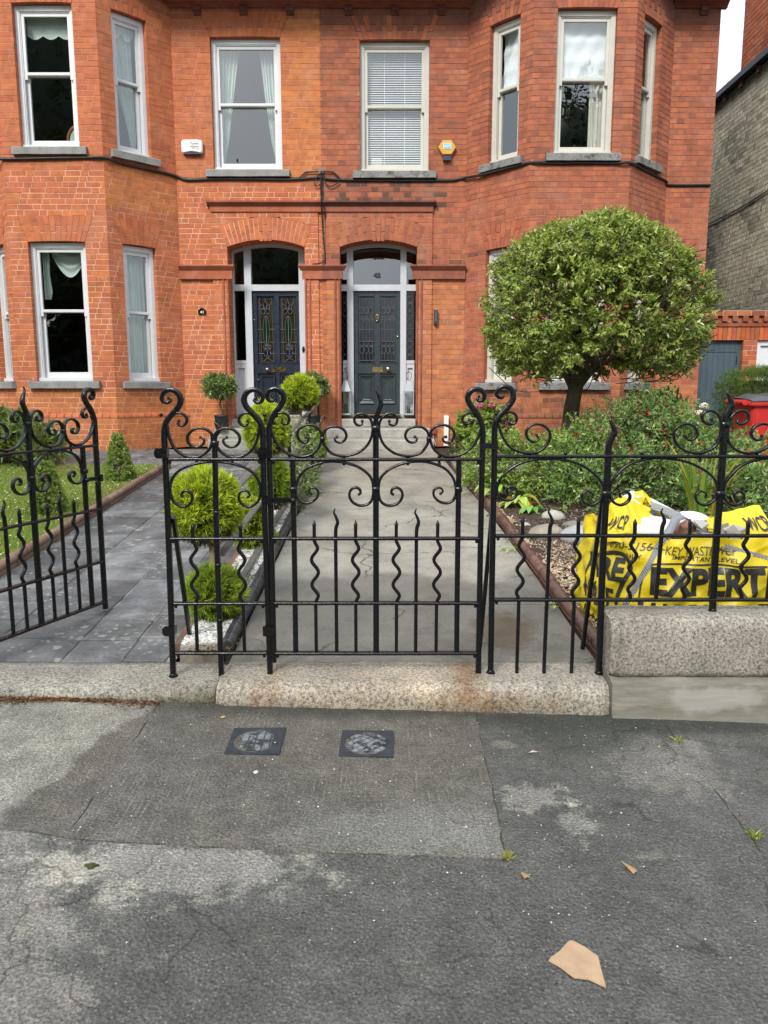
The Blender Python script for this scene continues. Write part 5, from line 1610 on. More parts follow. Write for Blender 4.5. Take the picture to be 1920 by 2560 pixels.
for sd in (1, -1):
    Xs = lambda x, sd=sd: sd * x
    pp = [Vector((Xs(q.x), 0, q.y)) for q in cr(M_CURL, 6)]
    mm = MB(); mm.sweep(pp, .0275, .030, sc=lambda k: 1.0 if k < .55 else max(.42, 1 - .6 * (k - .55) / .45)); mm.ball(pp[-1], (.008, .012, .008), 8, 6)
    mm.lathe([(.014, 0), (.026, .003), (.016, .018)], 10, (pp[0].x, 0, .008)); mm.build('post', M_IRON, mp, local=True)
    scroll(mp, M_SMALL, X=Xs); scroll(mp, M_BIG, X=Xs)
    mm = MB()
    for q in ((-.247 - .012, 1.480 - .1), (-.247 + .012, 1.440 - .1)): mm.ball((Xs(q[0]), 0, q[1]), .0105, 8, 6)
    mm.build('rivet', M_IRON, mp, local=True)
    wavy(mp, -.122, -.124, .834, .75, .407, .145, X=Xs, ph=1)
    rivet(mp, Xs(-.09), 1.162)
    # gate stops
    for z, w in ((1.29 - .1, .07), (.365 - .1, .062)):
        mm = MB(); x0 = Xs(-.247)
        if sd > 0: q = [(x0 + .016, z - .026), (x0 + .016, z + .026), (x0 - .035, z + .026), (x0 - .048, z + .012), (x0 - .048, z - .014), (x0 - .035, z - .026)]
        else: q = [(x0 - .02, z - .026), (x0 - .02, z + .026), (x0 + .028, z + .026), (x0 + .042, z + .006), (x0 + .032, z - .026)]
        mm.prism([(a, -.030, b) for a, b in q], [(a, -.017, b) for a, b in q]); mm.box(x0 - .016, x0 + .016, -.0175, .018, z - .02, z + .02)
        mm.build('gate_stop', M_IRON, mp, local=True)
full = M_ARCH + [(-x, z) for x, z in M_ARCH[-2::-1]]
scroll(mp, full, n=6)
bar(mp, [(-.002, .015), (-.002, .4), (0, .9), (.005, 1.25)], .026, .026, name='column', point=0)
finial(mp, .005, 1.235, 1.355, w=.022)
collar(mp, .005, 1.238, .034, .026)
for z in (.885, .61, .315): collar(mp, .002, z, .024, .02, .026)
for z, h in ((1.158, .013), (.75, .012), (.407, .012), (.139, .013)): rail(mp, -.236, .240, z)
mm = MB(); mm.sweep([Vector((-.225, .016, .86)), Vector((-.29, .50, .06))], .032, .022, b=Vector((.9, -.1, .1)).normalized()); mm.build('stay', M_IRON, mp, local=True)

# ---- railing on the right
rp = empty('iron_railing', (1.13, FYY, .12), 'long black iron railing to the right, partly set on the granite wall', 'railing')
rz_ = lambda pts: [(x - 1.13, z - .12) for x, z in pts]
R_CURL = rz_([(.562, .13), (.558, .7), (.557, 1.1), (.556, 1.25), (.5555, 1.326), (.555, 1.424), (.572, 1.468), (.618, 1.518), (.643, 1.562), (.637, 1.600), (.612, 1.618), (.581, 1.615), (.561, 1.592), (.567, 1.570), (.588, 1.564), (.596, 1.576)])
pp = [Vector((q.x, 0, q.y)) for q in cr(R_CURL, 6)]
mm = MB(); mm.sweep(pp, .0285, .030, sc=lambda k: 1.0 if k < .55 else max(.42, 1 - .6 * (k - .55) / .45)); mm.lathe([(.014, 0), (.026, .003), (.016, .018)], 10, (pp[0].x, 0, .008)); mm.build('post', M_IRON, rp, local=True)
scroll(rp, rz_([(.566, 1.44), (.590, 1.478), (.62, 1.494), (.648, 1.488), (.664, 1.466), (.657, 1.442), (.637, 1.433), (.622, 1.444), (.630, 1.456)]))
scroll(rp, rz_([(.566, 1.45), (.58, 1.410), (.6, 1.363), (.643, 1.312), (.718, 1.288), (.785, 1.300), (.826, 1.345), (.832, 1.391), (.798, 1.427), (.75, 1.432), (.716, 1.404), (.720, 1.365), (.752, 1.345), (.775, 1.359), (.766, 1.380)]))
mm = MB()
for q in ((.560, 1.485), (.584, 1.452)): mm.ball((q[0] - 1.13, 0, q[1] - .12), .0105, 8, 6)
mm.build('rivet', M_IRON, rp, local=True)
for x, z0, z1 in ((1.128, .13, 1.30), (1.706, .47, 1.43), (2.284, .47, 1.30), (2.862, .47, 1.43)):
    bar(rp, rz_([(x + .004, z0), (x - .002, .75), (x, 1.0), (x + .002, z1)]), .031, .030, name='post', point=0)
    mm = MB(); mm.lathe([(.014, 0), (.024, .002), (.016, .014)], 10, (x - 1.126, 0, z0 - .124)); mm.build('post_foot', M_IRON, rp, local=True)
    collar(rp, x - 1.13, 1.082 - .12, .04, .03, .036)
    big = z1 > 1.4
    finial(rp, x - 1.128, z1 - .02 - .12, (1.607 if big else 1.47) - .12, w=.03)
    if big:
        collar(rp, x - 1.13, 1.43 - .12, .038, .03, .036)
        for sd in (1, -1):
            Xs = lambda q, sd=sd, x=x: x - 1.13 + sd * q
            scroll(rp, [(a - 1.706, b - .12) for a, b in [(1.692, 1.42), (1.679, 1.467), (1.645, 1.497), (1.609, 1.498), (1.591, 1.477), (1.598, 1.448), (1.627, 1.432), (1.645, 1.442), (1.639, 1.458)]], X=lambda q, sd=sd, x=x: x - 1.13 + sd * q)
            scroll(rp, [(a - 1.706, b - .12) for a, b in [(1.691, 1.42), (1.688, 1.372), (1.664, 1.322), (1.604, 1.291), (1.534, 1.294), (1.477, 1.326), (1.453, 1.382), (1.471, 1.421), (1.516, 1.435), (1.557, 1.418), (1.569, 1.382), (1.545, 1.354), (1.519, 1.360), (1.514, 1.376)]], X=lambda q, sd=sd, x=x: x - 1.13 + sd * q)
A1_ = [(.632, 1.083), (.622, 1.092), (.629, 1.114), (.656, 1.116), (.677, 1.092), (.663, 1.062), (.626, 1.048), (.589, 1.061), (.574, 1.090), (.575, 1.122), (.591, 1.159), (.636, 1.206), (.709, 1.245), (.801, 1.260), (.903, 1.255), (.997, 1.228), (1.063, 1.183), (1.104, 1.135), (1.113, 1.09), (1.093, 1.044), (1.052, 1.024), (1.014, 1.042), (1.005, 1.074), (1.028, 1.095), (1.056, 1.085), (1.060, 1.066)]
scroll(rp, rz_(A1_))
A2_ = [(1.203, 1.062), (1.199, 1.085), (1.228, 1.095), (1.250, 1.074), (1.241, 1.042), (1.203, 1.024), (1.163, 1.044), (1.145, 1.085), (1.150, 1.131), (1.181, 1.183), (1.238, 1.232), (1.328, 1.259), (1.420, 1.262), (1.525, 1.245), (1.613, 1.206), (1.666, 1.164), (1.688, 1.120), (1.690, 1.075), (1.668, 1.040), (1.630, 1.024), (1.592, 1.042), (1.583, 1.074), (1.606, 1.095), (1.634, 1.083), (1.636, 1.066)]
for k in range(3): scroll(rp, [(x + .578 * k, z) for x, z in rz_(A2_)])
zt_, zm_, zl_ = .965 - .12, .865 - .12, .527 - .12
wavy(rp, .709 - 1.13, .700 - 1.13, .967 - .12, zm_, zl_, .01, ph=-1); flame(rp, .848 - 1.13, .843 - 1.13, 1.006 - .12, zm_, .01); wavy(rp, .994 - 1.13, .988 - 1.13, .967 - .12, zm_, zl_, .01, ph=-1)
for k in range(3):
    for x, t in ((1.284, 0), (1.422, 1), (1.565, 0)):
        x += .578 * k - 1.13
        if t: flame(rp, x, x - .01, 1.006 - .12, zm_, zl_)
        else: wavy(rp, x, x - .006, .952 - .12, zm_, zl_ + .02, zl_ - .004, ph=-1)
for z in (1.272, .865, .527): rail(rp, .572 - 1.13, 2.95 - 1.13, z - .12, h=.0165)
for x in (.735, .915, 1.30, 1.595, 1.88, 2.17): rivet(rp, x - 1.13, 1.278 - .12)
for a, b in (((1.118, .02, 1.06), (1.148, .40, .12)), ((.553, .016, .98), (.560, .44, .12))):
    mm = MB(); mm.sweep([Vector((a[0] - 1.13, a[1], a[2] - .12)), Vector((b[0] - 1.13, b[1], b[2] - .12))], .026, .022, b=(1, 0, 0)); mm.build('stay', M_IRON, rp, local=True)

# hinge post at the far left, next to the open gate
lp = empty('gate_post', (-2.255, 3.85, .1), 'black iron hinge post of the open gate at the left edge', 'post')
bar(lp, [(-.02, 0), (-.02, 1.3)], .026, .026, name='shaft')

# ---- low estate railing on the white gravel strip
er = empty('low_railing', (-1.02, 8, gz(8)), 'low black flat bar railing running up the gravel strip to the steps', 'railing')
def er_pt(y, h): return (-1.02 + .004 * (y - 5), y, gz(y) + h)
M_IRONW = m_plain('worn_iron', (.12, .11, .10), .55, .3, 20, .2)
for h, y0, y1 in ((.74, 4.60, 11.85), (.43, 4.7, 11.8), (.07, 4.65, 11.8)):
    mm = MB(); mm.sweep([er_pt(y0 + (y1 - y0) * i / 20, h) for i in range(21)], .052, .016, b=(0, 0, 1)); mm.build('rail', M_IRONW, er)
for y in (8.2, 10.4, 11.75):
    x, _, z = er_pt(y, 0); mm = MB(); mm.tube([(x, y, z - .05), (x, y, z + .78)], .019, 10); mm.ball((x, y, z + .80), .032, 10, 8); mm.lathe([(.026, .70), (.03, .715), (.026, .73)], 10, (x, y, z)); mm.build('post', M_IRON, er)
for h in (.80, .38):
    x, y, z = er_pt(12.0, h); mm = MB()
    mm.sweep([Vector((x, y - .15, z - .1)), Vector((x + .01, y, z)), Vector((x + .03, y + .02, z + .1)), Vector((x + .06, y + .03, z + .13)), Vector((x + .08, y + .03, z + .10)), Vector((x + .065, y + .03, z + .07))], .02, .02); mm.build('scroll', M_IRON, er)
# ------------------------------------------------------------------ plants
M_LEAF = m_leaf('leaf', .32, .36, .6)
M_LEAFS = m_leaf('soft_leaf', .3, .55, .3)
M_BARK = m_bark()
M_PETAL = m_leaf('petal', .2, .6, .2)

def shell_pts(n, lobes, lo=.62, bump=.10):
    """points in the outer shell of a union of ellipsoids, with outward normals"""
    w = np.array([l[3] * l[4] + l[3] * l[5] + l[4] * l[5] for l in lobes]); w = w / w.sum()
    out, nor = [], []
    for l, k in zip(lobes, w):
        m_ = int(n * k * 1.25) + 4
        d = unit(nr.normal(size=(m_, 3)))
        f = 1 - (1 - lo) * nr.random((m_, 1)) ** 1.7
        f = f * (1 + bump * np.sin(d[:, :1] * 7 + l[0] * 9) * np.sin(d[:, 1:2] * 6 + 1) + bump * .6 * np.sin(d[:, 2:] * 9 + d[:, :1] * 8))
        r = np.array(l[3:6])
        p = np.array(l[:3]) + d * r * f
        ok = np.ones(m_, bool)
        for q in lobes:
            if q is l: continue
            ok &= (((p - np.array(q[:3])) / np.array(q[3:6])) ** 2).sum(1) > .55
        out.append(p[ok]); nor.append(unit(d / r)[ok])
    return np.concatenate(out), np.concatenate(nor)

def shoots(name, root, lobes, n, per, L, Wd, cols, mat_=None, length=.14, up=.35, lo=.6, spread=.75, tip=None, bump=.1, zmin=None, fold=.22, jit=.13):
    """leaves set along many short shoots"""
    P, N = shell_pts(n, lobes, lo, bump)
    if zmin is not None:
        k = P[:, 2] > zmin; P, N = P[k], N[k]
    m_ = len(P)
    D = N + nr.normal(size=(m_, 3)) * spread * .6; D[:, 2] += up; D = unit(D)
    c0 = pick(cols, m_, jit)
    t = nr.random((m_, per))
    Q = (P[:, None, :] + D[:, None, :] * (t * length)[..., None]).reshape(-1, 3)
    E_ = (D[:, None, :] * .6 + nr.normal(size=(m_, per, 3)) * spread).reshape(-1, 3)
    c = np.repeat(c0, per, axis=0) * (1 + nr.normal(size=(m_ * per, 1)) * .12)
    if tip is not None:
        k = (t.ravel() > .72)[:, None]; c = np.where(k, c * .45 + np.array(tip) * .55, c)
    return leaves(name, Q, E_, L * (.65 + .7 * nr.random(m_ * per)), Wd * (.7 + .6 * nr.random(m_ * per)), np.clip(c, .004, .9), mat_ or M_LEAF, root, fold=fold)

def twigs(root, base, lobes, n, r=.008, name='branch', mat_=None, bend=.3):
    P, N = shell_pts(n, lobes, .55)
    m_ = MB()
    for p in P[:n]:
        a = Vector(base); b = Vector(p)
        mid = a.lerp(b, .5) + Vector((rng.uniform(-.1, .1), rng.uniform(-.1, .1), -bend * (b - a).length * .25))
        q = cr([a, mid, b], 5)
        m_.tube(q, r, 5, rs=[r * (1.5 - 1.2 * i / (len(q) - 1)) for i in range(len(q))])
    return m_.build(name, mat_ or M_BARK, root)

# --- clipped mop-head tree before the bay
tree = empty('clipped_tree', (2.16, 9.0, gz(9)), 'small tree with a clipped dome of green leaves in the right garden', 'tree')
mm = MB()
tp = cr([(2.15, 9.0, gz(9) - .1), (2.155, 9.0, .9), (2.165, 8.99, 1.35), (2.20, 8.98, 1.62), (2.22, 8.98, 1.78)], 6)
rs = []
for i, p in enumerate(tp):
    k = i / (len(tp) - 1); r0 = .108 - .022 * min(1, k * 1.5) + .02 * max(0, k - .75) * 4
    rs.append([(p.x + r0 * (1 + .07 * math.sin(3 * a + 4 * k) + .04 * math.sin(7 * a)) * math.cos(a), p.y + r0 * (1 + .07 * math.sin(3 * a + 4 * k)) * math.sin(a), p.z) for a in np.linspace(0, 6.283, 20, endpoint=False)])
mm.rings(rs); mm.build('trunk', M_BARK, tree)
mm = MB()
for i in range(15):
    a = i * 2.4 + rng.uniform(-.3, .3); L = rng.uniform(.7, 1.15)
    e = (2.40 + .9 * L * math.cos(a), 9.0 + L * .9 * math.sin(a), rng.uniform(2.0, 3.0))
    q = cr([(2.2 + .05 * math.cos(a), 8.98 + .05 * math.sin(a), 1.66), (2.2 + .3 * (e[0] - 2.2), 9 + .3 * (e[1] - 9), 1.85 + .15 * (e[2] - 1.9)), (2.2 + .7 * (e[0] - 2.2), 9 + .7 * (e[1] - 9), 1.9 + .55 * (e[2] - 1.9)), e], 6)
    mm.tube(q, .05, 7, rs=[.042 - .034 * j / (len(q) - 1) for j in range(len(q))])
mm.build('branch', M_BARK, tree)
TL = [(2.42, 9.0, 2.55, 1.30, 1.2, 1.0), (1.75, 9.0, 2.28, .66, .75, .46), (3.12, 9.0, 2.34, .66, .75, .50), (2.42, 8.45, 2.30, .8, .6, .46)]
# crown: points on a dome with a flat underside
n = 5200
th = nr.random(n) * 6.283; u_ = nr.random(n)
zc = np.where(u_ < .7, 2.35 + .98 * np.sqrt(nr.random(n)) ** 1.15, 1.86 + .5 * nr.random(n))
zc = np.minimum(zc, 3.31)
prof = np.where(zc > 2.4, np.sqrt(np.clip(1 - ((zc - 2.4) / .96) ** 2, 0, 1)) ** .85, 1 - .20 * ((2.4 - zc) / .54) ** 1.5)
f = 1 - .5 * nr.random(n) ** 2.0
rad = 1.17 * prof * f * (1 + .035 * np.sin(th * 5 + zc * 4) + .03 * np.sin(th * 9 - zc * 7))
fill = nr.random(n) < .22
rad = np.where(fill & (zc > 1.9), 1.1 * prof * np.sqrt(nr.random(n)), rad)
P = np.stack([2.39 + rad * np.cos(th), 9.0 + rad * .93 * np.sin(th), zc + .05 * np.sin(th * 3)], 1)
gap = (np.sin(P[:, 0] * 5.1 + 1.3) * np.sin(P[:, 2] * 6.3) * np.sin(P[:, 1] * 4.7) > .5) & (P[:, 2] < 2.9)
hole = (((P[:, 0] - 2.38) / .3) ** 2 + ((P[:, 2] - 1.9) / .2) ** 2 < 1) & (P[:, 1] < 9.4)
P = P[~gap & ~hole]; n = len(P)
N = unit(np.stack([P[:, 0] - 2.39, P[:, 1] - 9, (P[:, 2] - 2.3) * .9], 1))
D = unit(N + nr.normal(size=(n, 3)) * .45 + np.array([0, 0, .15]))
per = 13
t = nr.random((n, per))
Q = (P[:, None] + D[:, None] * (t * .17)[..., None]).reshape(-1, 3)
E_ = (D[:, None] * .45 + nr.normal(size=(n, per, 3)) * .62 + np.array([0, 0, -.28])).reshape(-1, 3)
c = np.repeat(pick([(.22, .30, .055), (.27, .35, .065), (.15, .21, .04), (.32, .39, .09), (.22, .23, .065)], n, .16), per, 0)
k = (t.ravel() > .74) & (np.repeat(nr.random(n), per) > .45)
c[k] = c[k] * .45 + np.array((.40, .45, .12)) * .55
k = nr.random(len(c)) < .012; c[k] = (.36, .33, .07)
leaves('crown', Q, E_, .044 + .030 * nr.random(len(Q)), .022 + .014 * nr.random(len(Q)), np.clip(c * (1 + nr.normal(size=(len(c), 1)) * .15), .004, .8), M_LEAF, tree, fold=.2)
mm = MB()
for i in range(260):
    a = rng.uniform(0, 6.283); z = rng.uniform(1.85, 3.3); pr = math.sqrt(max(0, 1 - ((z - 2.4) / 1.2) ** 2)) if z > 2.4 else .95
    r1 = 1.3 * pr * rng.uniform(.9, 1.06); r0 = r1 * rng.uniform(.3, .6)
    p0 = (2.42 + r0 * math.cos(a + .2), 9 + r0 * .93 * math.sin(a + .2), z - rng.uniform(0, .3)); p1 = (2.44 + r1 * math.cos(a), 9 + r1 * .93 * math.sin(a), z)
    mm.tube(cr([p0, ((p0[0] + p1[0]) / 2, (p0[1] + p1[1]) / 2, p0[2] + .02), p1], 3), .006, 4)
mm.build('twig', M_BARK, tree)

# --- golden conifer standards on the gravel strip
GOLD = [(.48, .54, .04), (.42, .50, .035), (.54, .58, .06), (.33, .43, .035), (.26, .37, .035)]
GREEN = [(.25, .37, .035), (.20, .32, .03), (.33, .43, .04), (.28, .36, .045)]
M_CONIF = m_leaf('conifer_spray', .3, .6, .2)
def conifer(root, balls, stem=None):
    for (cx, cy, cz, r, rzz, gold, n) in balls:
        cols = GOLD if gold else GREEN
        P, N = shell_pts(n, [(cx, cy, cz, r * .9, r * .9, rzz * .9)], .5, .11)
        m_ = len(P); per = 9
        D = unit(N + nr.normal(size=(m_, 3)) * .35 + np.array([0, 0, .35]))
        t = nr.random((m_, per))
        Q = (P[:, None] + D[:, None] * (t * .05)[..., None]).reshape(-1, 3)
        E_ = (D[:, None] * 1.0 + nr.normal(size=(m_, per, 3)) * .45).reshape(-1, 3)
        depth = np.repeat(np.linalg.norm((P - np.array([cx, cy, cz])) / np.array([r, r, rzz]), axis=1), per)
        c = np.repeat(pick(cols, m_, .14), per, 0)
        inner = pick([(.09, .13, .025), (.07, .10, .02), (.12, .10, .035)], len(c), .2)  # greener inner growth; shade inside and under the ball painted in too
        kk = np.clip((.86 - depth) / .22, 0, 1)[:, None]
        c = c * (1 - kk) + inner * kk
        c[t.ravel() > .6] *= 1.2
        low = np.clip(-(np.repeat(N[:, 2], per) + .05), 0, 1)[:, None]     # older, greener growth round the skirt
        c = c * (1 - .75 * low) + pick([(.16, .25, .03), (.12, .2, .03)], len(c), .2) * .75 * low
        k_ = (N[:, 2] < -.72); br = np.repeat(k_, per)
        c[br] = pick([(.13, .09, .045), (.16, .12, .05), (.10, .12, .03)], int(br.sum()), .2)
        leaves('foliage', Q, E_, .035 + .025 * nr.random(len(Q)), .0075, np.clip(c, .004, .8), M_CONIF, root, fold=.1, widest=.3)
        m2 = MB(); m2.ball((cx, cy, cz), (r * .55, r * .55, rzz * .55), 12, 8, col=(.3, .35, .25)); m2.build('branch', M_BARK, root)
    if stem:
        m2 = MB(); m2.tube(cr(stem, 5), .017, 8); m2.build('stem', M_STEMW, root)
M_STEMW = m_plain('young_bark', (.28, .23, .13), .85, .15, 30, .3)
c1 = empty('topiary_conifer', (-1.06, 4.68, gz(4.68)), 'golden two tier conifer standard just behind the narrow railing panel', 'conifer')
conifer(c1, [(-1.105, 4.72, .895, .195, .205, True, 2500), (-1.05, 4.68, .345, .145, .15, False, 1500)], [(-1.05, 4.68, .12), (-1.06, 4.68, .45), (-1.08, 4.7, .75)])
c2 = empty('topiary_conifer', (-1.04, 6.9, gz(6.9)), 'golden two tier conifer standard midway along the gravel strip', 'conifer')
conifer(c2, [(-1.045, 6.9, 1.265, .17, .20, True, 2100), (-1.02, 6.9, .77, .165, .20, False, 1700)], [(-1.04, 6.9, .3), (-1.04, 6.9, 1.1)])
c3 = empty('topiary_conifer', (-1.03, 9.6, gz(9.6)), 'golden ball conifer standard nearest the house steps', 'conifer')
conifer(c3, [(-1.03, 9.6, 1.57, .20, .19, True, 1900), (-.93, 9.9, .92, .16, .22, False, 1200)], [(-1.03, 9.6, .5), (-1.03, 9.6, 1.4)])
c4 = empty('small_conifer', (-1.09, 6.25, gz(6.25)), 'small yellowish conifer on the gravel between the two larger standards', 'conifer')
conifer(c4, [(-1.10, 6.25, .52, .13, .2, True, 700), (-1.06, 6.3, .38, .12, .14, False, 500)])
sh = empty('variegated_shrub', (-.98, 8.9, gz(8.9)), 'small leafed green shrub on the gravel strip before the steps', 'shrub')
shoots('foliage', sh, [(-.97, 8.9, .85, .2, .25, .36), (-.95, 8.5, .62, .17, .2, .2)], 420, 9, .028, .016, [(0.168, 0.252, 0.07), (0.28, 0.364, 0.126), (0.112, 0.182, 0.049), (0.42, 0.462, 0.224)], length=.1)
twigs(sh, (-.97, 8.9, .45), [(-.97, 8.9, .85, .2, .25, .36)], 14, .005)
lv = empty('lavender_plant', (-.97, 7.9, gz(7.9)), 'low sprawling plant with tiny mauve flowers beside the black edging', 'plant')
shoots('foliage', lv, [(-.96, 7.9, .47, .14, .35, .12)], 260, 8, .03, .008, [(.16, .19, .07), (.22, .24, .10), (.12, .15, .06)], length=.08)
P, N = shell_pts(40, [(-.95, 7.9, .5, .13, .33, .12)], .95); P = P[N[:, 2] > 0]
pebbles('blossom', P, .009, pick([(.30, .20, .45)], len(P), .1), M_PETAL, lv)
gt = empty('grass_tuft', (-1.06, 5.45, gz(5.45)), 'small tuft of thin grass growing in the white gravel', 'plant')
n = 160; a = nr.random(n) * 6.283
P = np.stack([-1.05 + .07 * nr.normal(size=n), 5.45 + .07 * nr.normal(size=n), np.full(n, gz(5.45) + .005)], 1)
leaves('foliage', P, np.stack([np.cos(a) * .8, np.sin(a) * .8, np.ones(n)], 1), .07 + .05 * nr.random(n), .005, pick([(.2, .22, .05), (.28, .25, .09), (.13, .2, .04)], n), M_LEAFS, gt)

# --- potted bay trees
M_POT = m_plain('black_lead_pot', (.022, .024, .027), .45, .25, 25, .4, bd=.01)
def bay_tree(x, y, z, label):
    t = empty('potted_bay_tree', (x, y, z), label, 'potted plant', 'bay trees in black pots')
    m2 = MB(); m2.lathe([(.085, 0), (.10, 0), (.104, .012), (.104, .03), (.098, .036), (.104, .05), (.110, .19), (.116, .195), (.116, .215), (.104, .218), (.100, .20), (0.001, .20)], 20, (x, y, z))
    for i in range(9):
        a = i * 6.283 / 9
        m2.tube([(x + .106 * math.cos(a + .3 * math.sin(3.14 * k)), y + .106 * math.sin(a + .3 * math.sin(3.14 * k)), z + .05 + .12 * k) for k in np.linspace(0, 1, 7)], .006, 5)
    m2.build('pot', M_POT, t)
    n_ = 200; a = nr.random(n_) * 6.283; r_ = .095 * np.sqrt(nr.random(n_))
    pebbles('mulch', np.stack([x + r_ * np.cos(a), y + r_ * np.sin(a), np.full(n_, z + .205)], 1), .010, pick([(.6, .58, .54), (.4, .38, .35)], n_), M_CHIP, t)
    m2 = MB(); m2.tube([(x + .018 * math.sin(k * 9), y + .018 * math.cos(k * 9), z + .2 + .38 * k) for k in np.linspace(0, 1, 24)], .012, 8); m2.build('trunk', M_BARK, t)
    lob = [(x - .02, y, z + .66, .2, .2, .13)]
    shoots('crown', t, [(x - .02, y, z + .66, .20, .20, .125)], 230, 9, .066, .025, [(.30, .38, .11), (0.182, 0.252, 0.07), (0.126, 0.189, 0.056), (0.238, 0.308, 0.098), (0.154, 0.224, 0.084)], length=.09, spread=.6)
    twigs(t, (x, y, z + .54), lob, 16, .005)
    return t
bay_tree(-2.58, 12.31, 1.0, 'bay tree with a twisted stem in a black pot, left of the navy door')
bay_tree(-1.13, 12.40, 1.0, 'bay tree in a black pot, right of the navy door behind the golden ball')

# --- box cones on the lawn
BOX = [(0.168, 0.266, 0.049), (0.238, 0.35, 0.07), (0.126, 0.203, 0.039), (0.336, 0.434, 0.098)]
def cone(x, y, h, r, label):
    t = empty('box_cone', (x, y, gz(y)), label, 'shrub', 'clipped box cones on the lawn')
    n_ = 700; k = nr.random(n_) ** 1.3; a = nr.random(n_) * 6.283
    rr_ = r * (1 - k) ** .8 * (.75 + .28 * nr.random(n_)) * (1 + .1 * np.sin(a * 4 + k * 7)) + .012
    rr_ *= np.where(k < .12, .8, 1)
    P = np.stack([x + rr_ * np.cos(a), y + rr_ * np.sin(a), gz(y) + .03 + k * h], 1); N = np.stack([np.cos(a), np.sin(a), np.full(n_, .6)], 1)
    per = 10; t_ = nr.random((n_, per)); D = unit(N + nr.normal(size=(n_, 3)) * .4)
    Q = (P[:, None] + D[:, None] * (t_ * .045)[..., None]).reshape(-1, 3); E_ = (D[:, None] * .5 + nr.normal(size=(n_, per, 3)) * .7).reshape(-1, 3)
    c_ = np.repeat(pick(BOX, n_, .15), per, 0); c_[t_.ravel() > .7] = c_[t_.ravel() > .7] * .5 + np.array((.32, .38, .09)) * .5
    leaves('foliage', Q, E_, .024, .014, np.clip(c_, .004, .8), M_LEAF, t)
    m2 = MB(); m2.tube([(x, y, gz(y)), (x, y, gz(y) + h * .9)], .012, 6); m2.lathe([(r * .6, .05), (r * .45, h * .4), (.01, h * .9)], 10, (x, y, gz(y)), col=(.25, .3, .2)); m2.build('stem', M_BARK, t)
cone(-3.19, 9.25, .54, .165, 'green clipped box cone by the lawn corner near the house path')
cone(-3.33, 7.55, .50, .165, 'green clipped box cone seen behind the open gate')

# --- glossy shrub at the left of the lawn
sh = empty('glossy_shrub', (-4.9, 10.55, gz(10.5)), 'glossy green shrub with bronze tips below the left bay window', 'shrub')
lob = [(-4.95, 10.5, .92, .4, .4, .28), (-5.5, 10.6, .98, .45, .45, .34), (-4.62, 10.35, .82, .22, .3, .2)]
shoots('foliage', sh, lob, 460, 10, .13, .036, [(.15, .24, .05), (.2, .3, .06), (.25, .33, .09), (.13, .2, .045), (.26, .24, .11)], length=.1, up=.5, spread=.6)
twigs(sh, (-4.85, 10.55, .6), lob, 30, .009)

# --- shrubs of the right bed
EUO = [(0.177, 0.29, 0.048), (0.241, 0.37, 0.064), (0.129, 0.209, 0.04), (0.322, 0.451, 0.097)]
FUC = [(0.168, 0.286, 0.084), (0.218, 0.336, 0.101), (0.134, 0.227, 0.067), (0.302, 0.42, 0.134), (0.235, 0.269, 0.101)]
def flower_cloud(root, lobes, n, r, cols, lo=.95, name='blossom', front=True, flat=2.2):
    P, N = shell_pts(n * 3, lobes, lo)
    if front: k = N[:, 1] < .2; P, N = P[k], N[k]
    P = P[:n] + N[:n] * .03
    return pebbles(name, P, r, pick(cols, len(P), .15), M_PETAL, root, flat=flat)
sh = empty('evergreen_shrub', (1.5, 8.4, gz(8.4)), 'low bright green small leaved shrub left of the tree trunk', 'shrub')
lob = [(1.38, 8.5, .76, .46, .5, .36), (1.85, 8.2, .72, .45, .45, .36), (1.2, 8.9, .8, .28, .35, .28), (2.15, 8.5, .8, .35, .4, .36)]
shoots('foliage', sh, lob, 1250, 10, .040, .021, EUO, length=.12, tip=(.3, .38, .1), zmin=.42)
twigs(sh, (1.6, 8.4, .45), lob, 60, .006)
sh = empty('fuchsia_bush', (2.7, 8.2, gz(8.2)), 'tall fuchsia bush with red flowers, right of the tree trunk', 'shrub')
lob = [(2.45, 8.35, .88, .45, .45, .5), (2.95, 8.15, .95, .5, .45, .52), (2.55, 7.75, .68, .5, .38, .36), (2.05, 7.9, .62, .35, .3, .28), (2.78, 8.3, 1.35, .22, .22, .24)]
shoots('foliage', sh, lob, 1700, 9, .046, .023, FUC, length=.16, up=.3, bump=.16, zmin=.4)
twigs(sh, (2.6, 8.15, .45), lob, 110, .006)
flower_cloud(sh, lob, 90, .0125, [(.48, .02, .025), (.6, .04, .05), (.4, .02, .08)])
sh = empty('fuchsia_bush', (3.6, 7.9, gz(7.9)), 'wide fuchsia bush with scattered red flowers in front of the red bin', 'shrub')
lob = [(3.4, 8.0, .78, .48, .45, .42), (3.95, 8.0, .72, .5, .45, .4), (3.3, 7.35, .58, .5, .38, .32), (3.9, 7.3, .6, .55, .4, .36)]
shoots('foliage', sh, lob, 1500, 9, .050, .024, FUC, length=.15, up=.25, bump=.16, zmin=.36)
twigs(sh, (3.6, 7.8, .4), lob, 90, .006)
flower_cloud(sh, lob, 60, .0125, [(.48, .02, .025), (.6, .05, .03), (.42, .02, .1)])
sh = empty('white_flowered_shrub', (3.25, 8.75, gz(8.7)), 'upright shrub with white and cream flower heads before the side gate', 'shrub')
lob = [(3.15, 8.75, 1.12, .28, .28, .36), (3.3, 8.7, .95, .28, .28, .28)]
shoots('foliage', sh, lob, 330, 8, .085, .036, [(.15, .24, .05), (.2, .3, .07), (.11, .18, .04)], length=.14, up=.5)
twigs(sh, (3.25, 8.75, .5), lob, 26, .006)
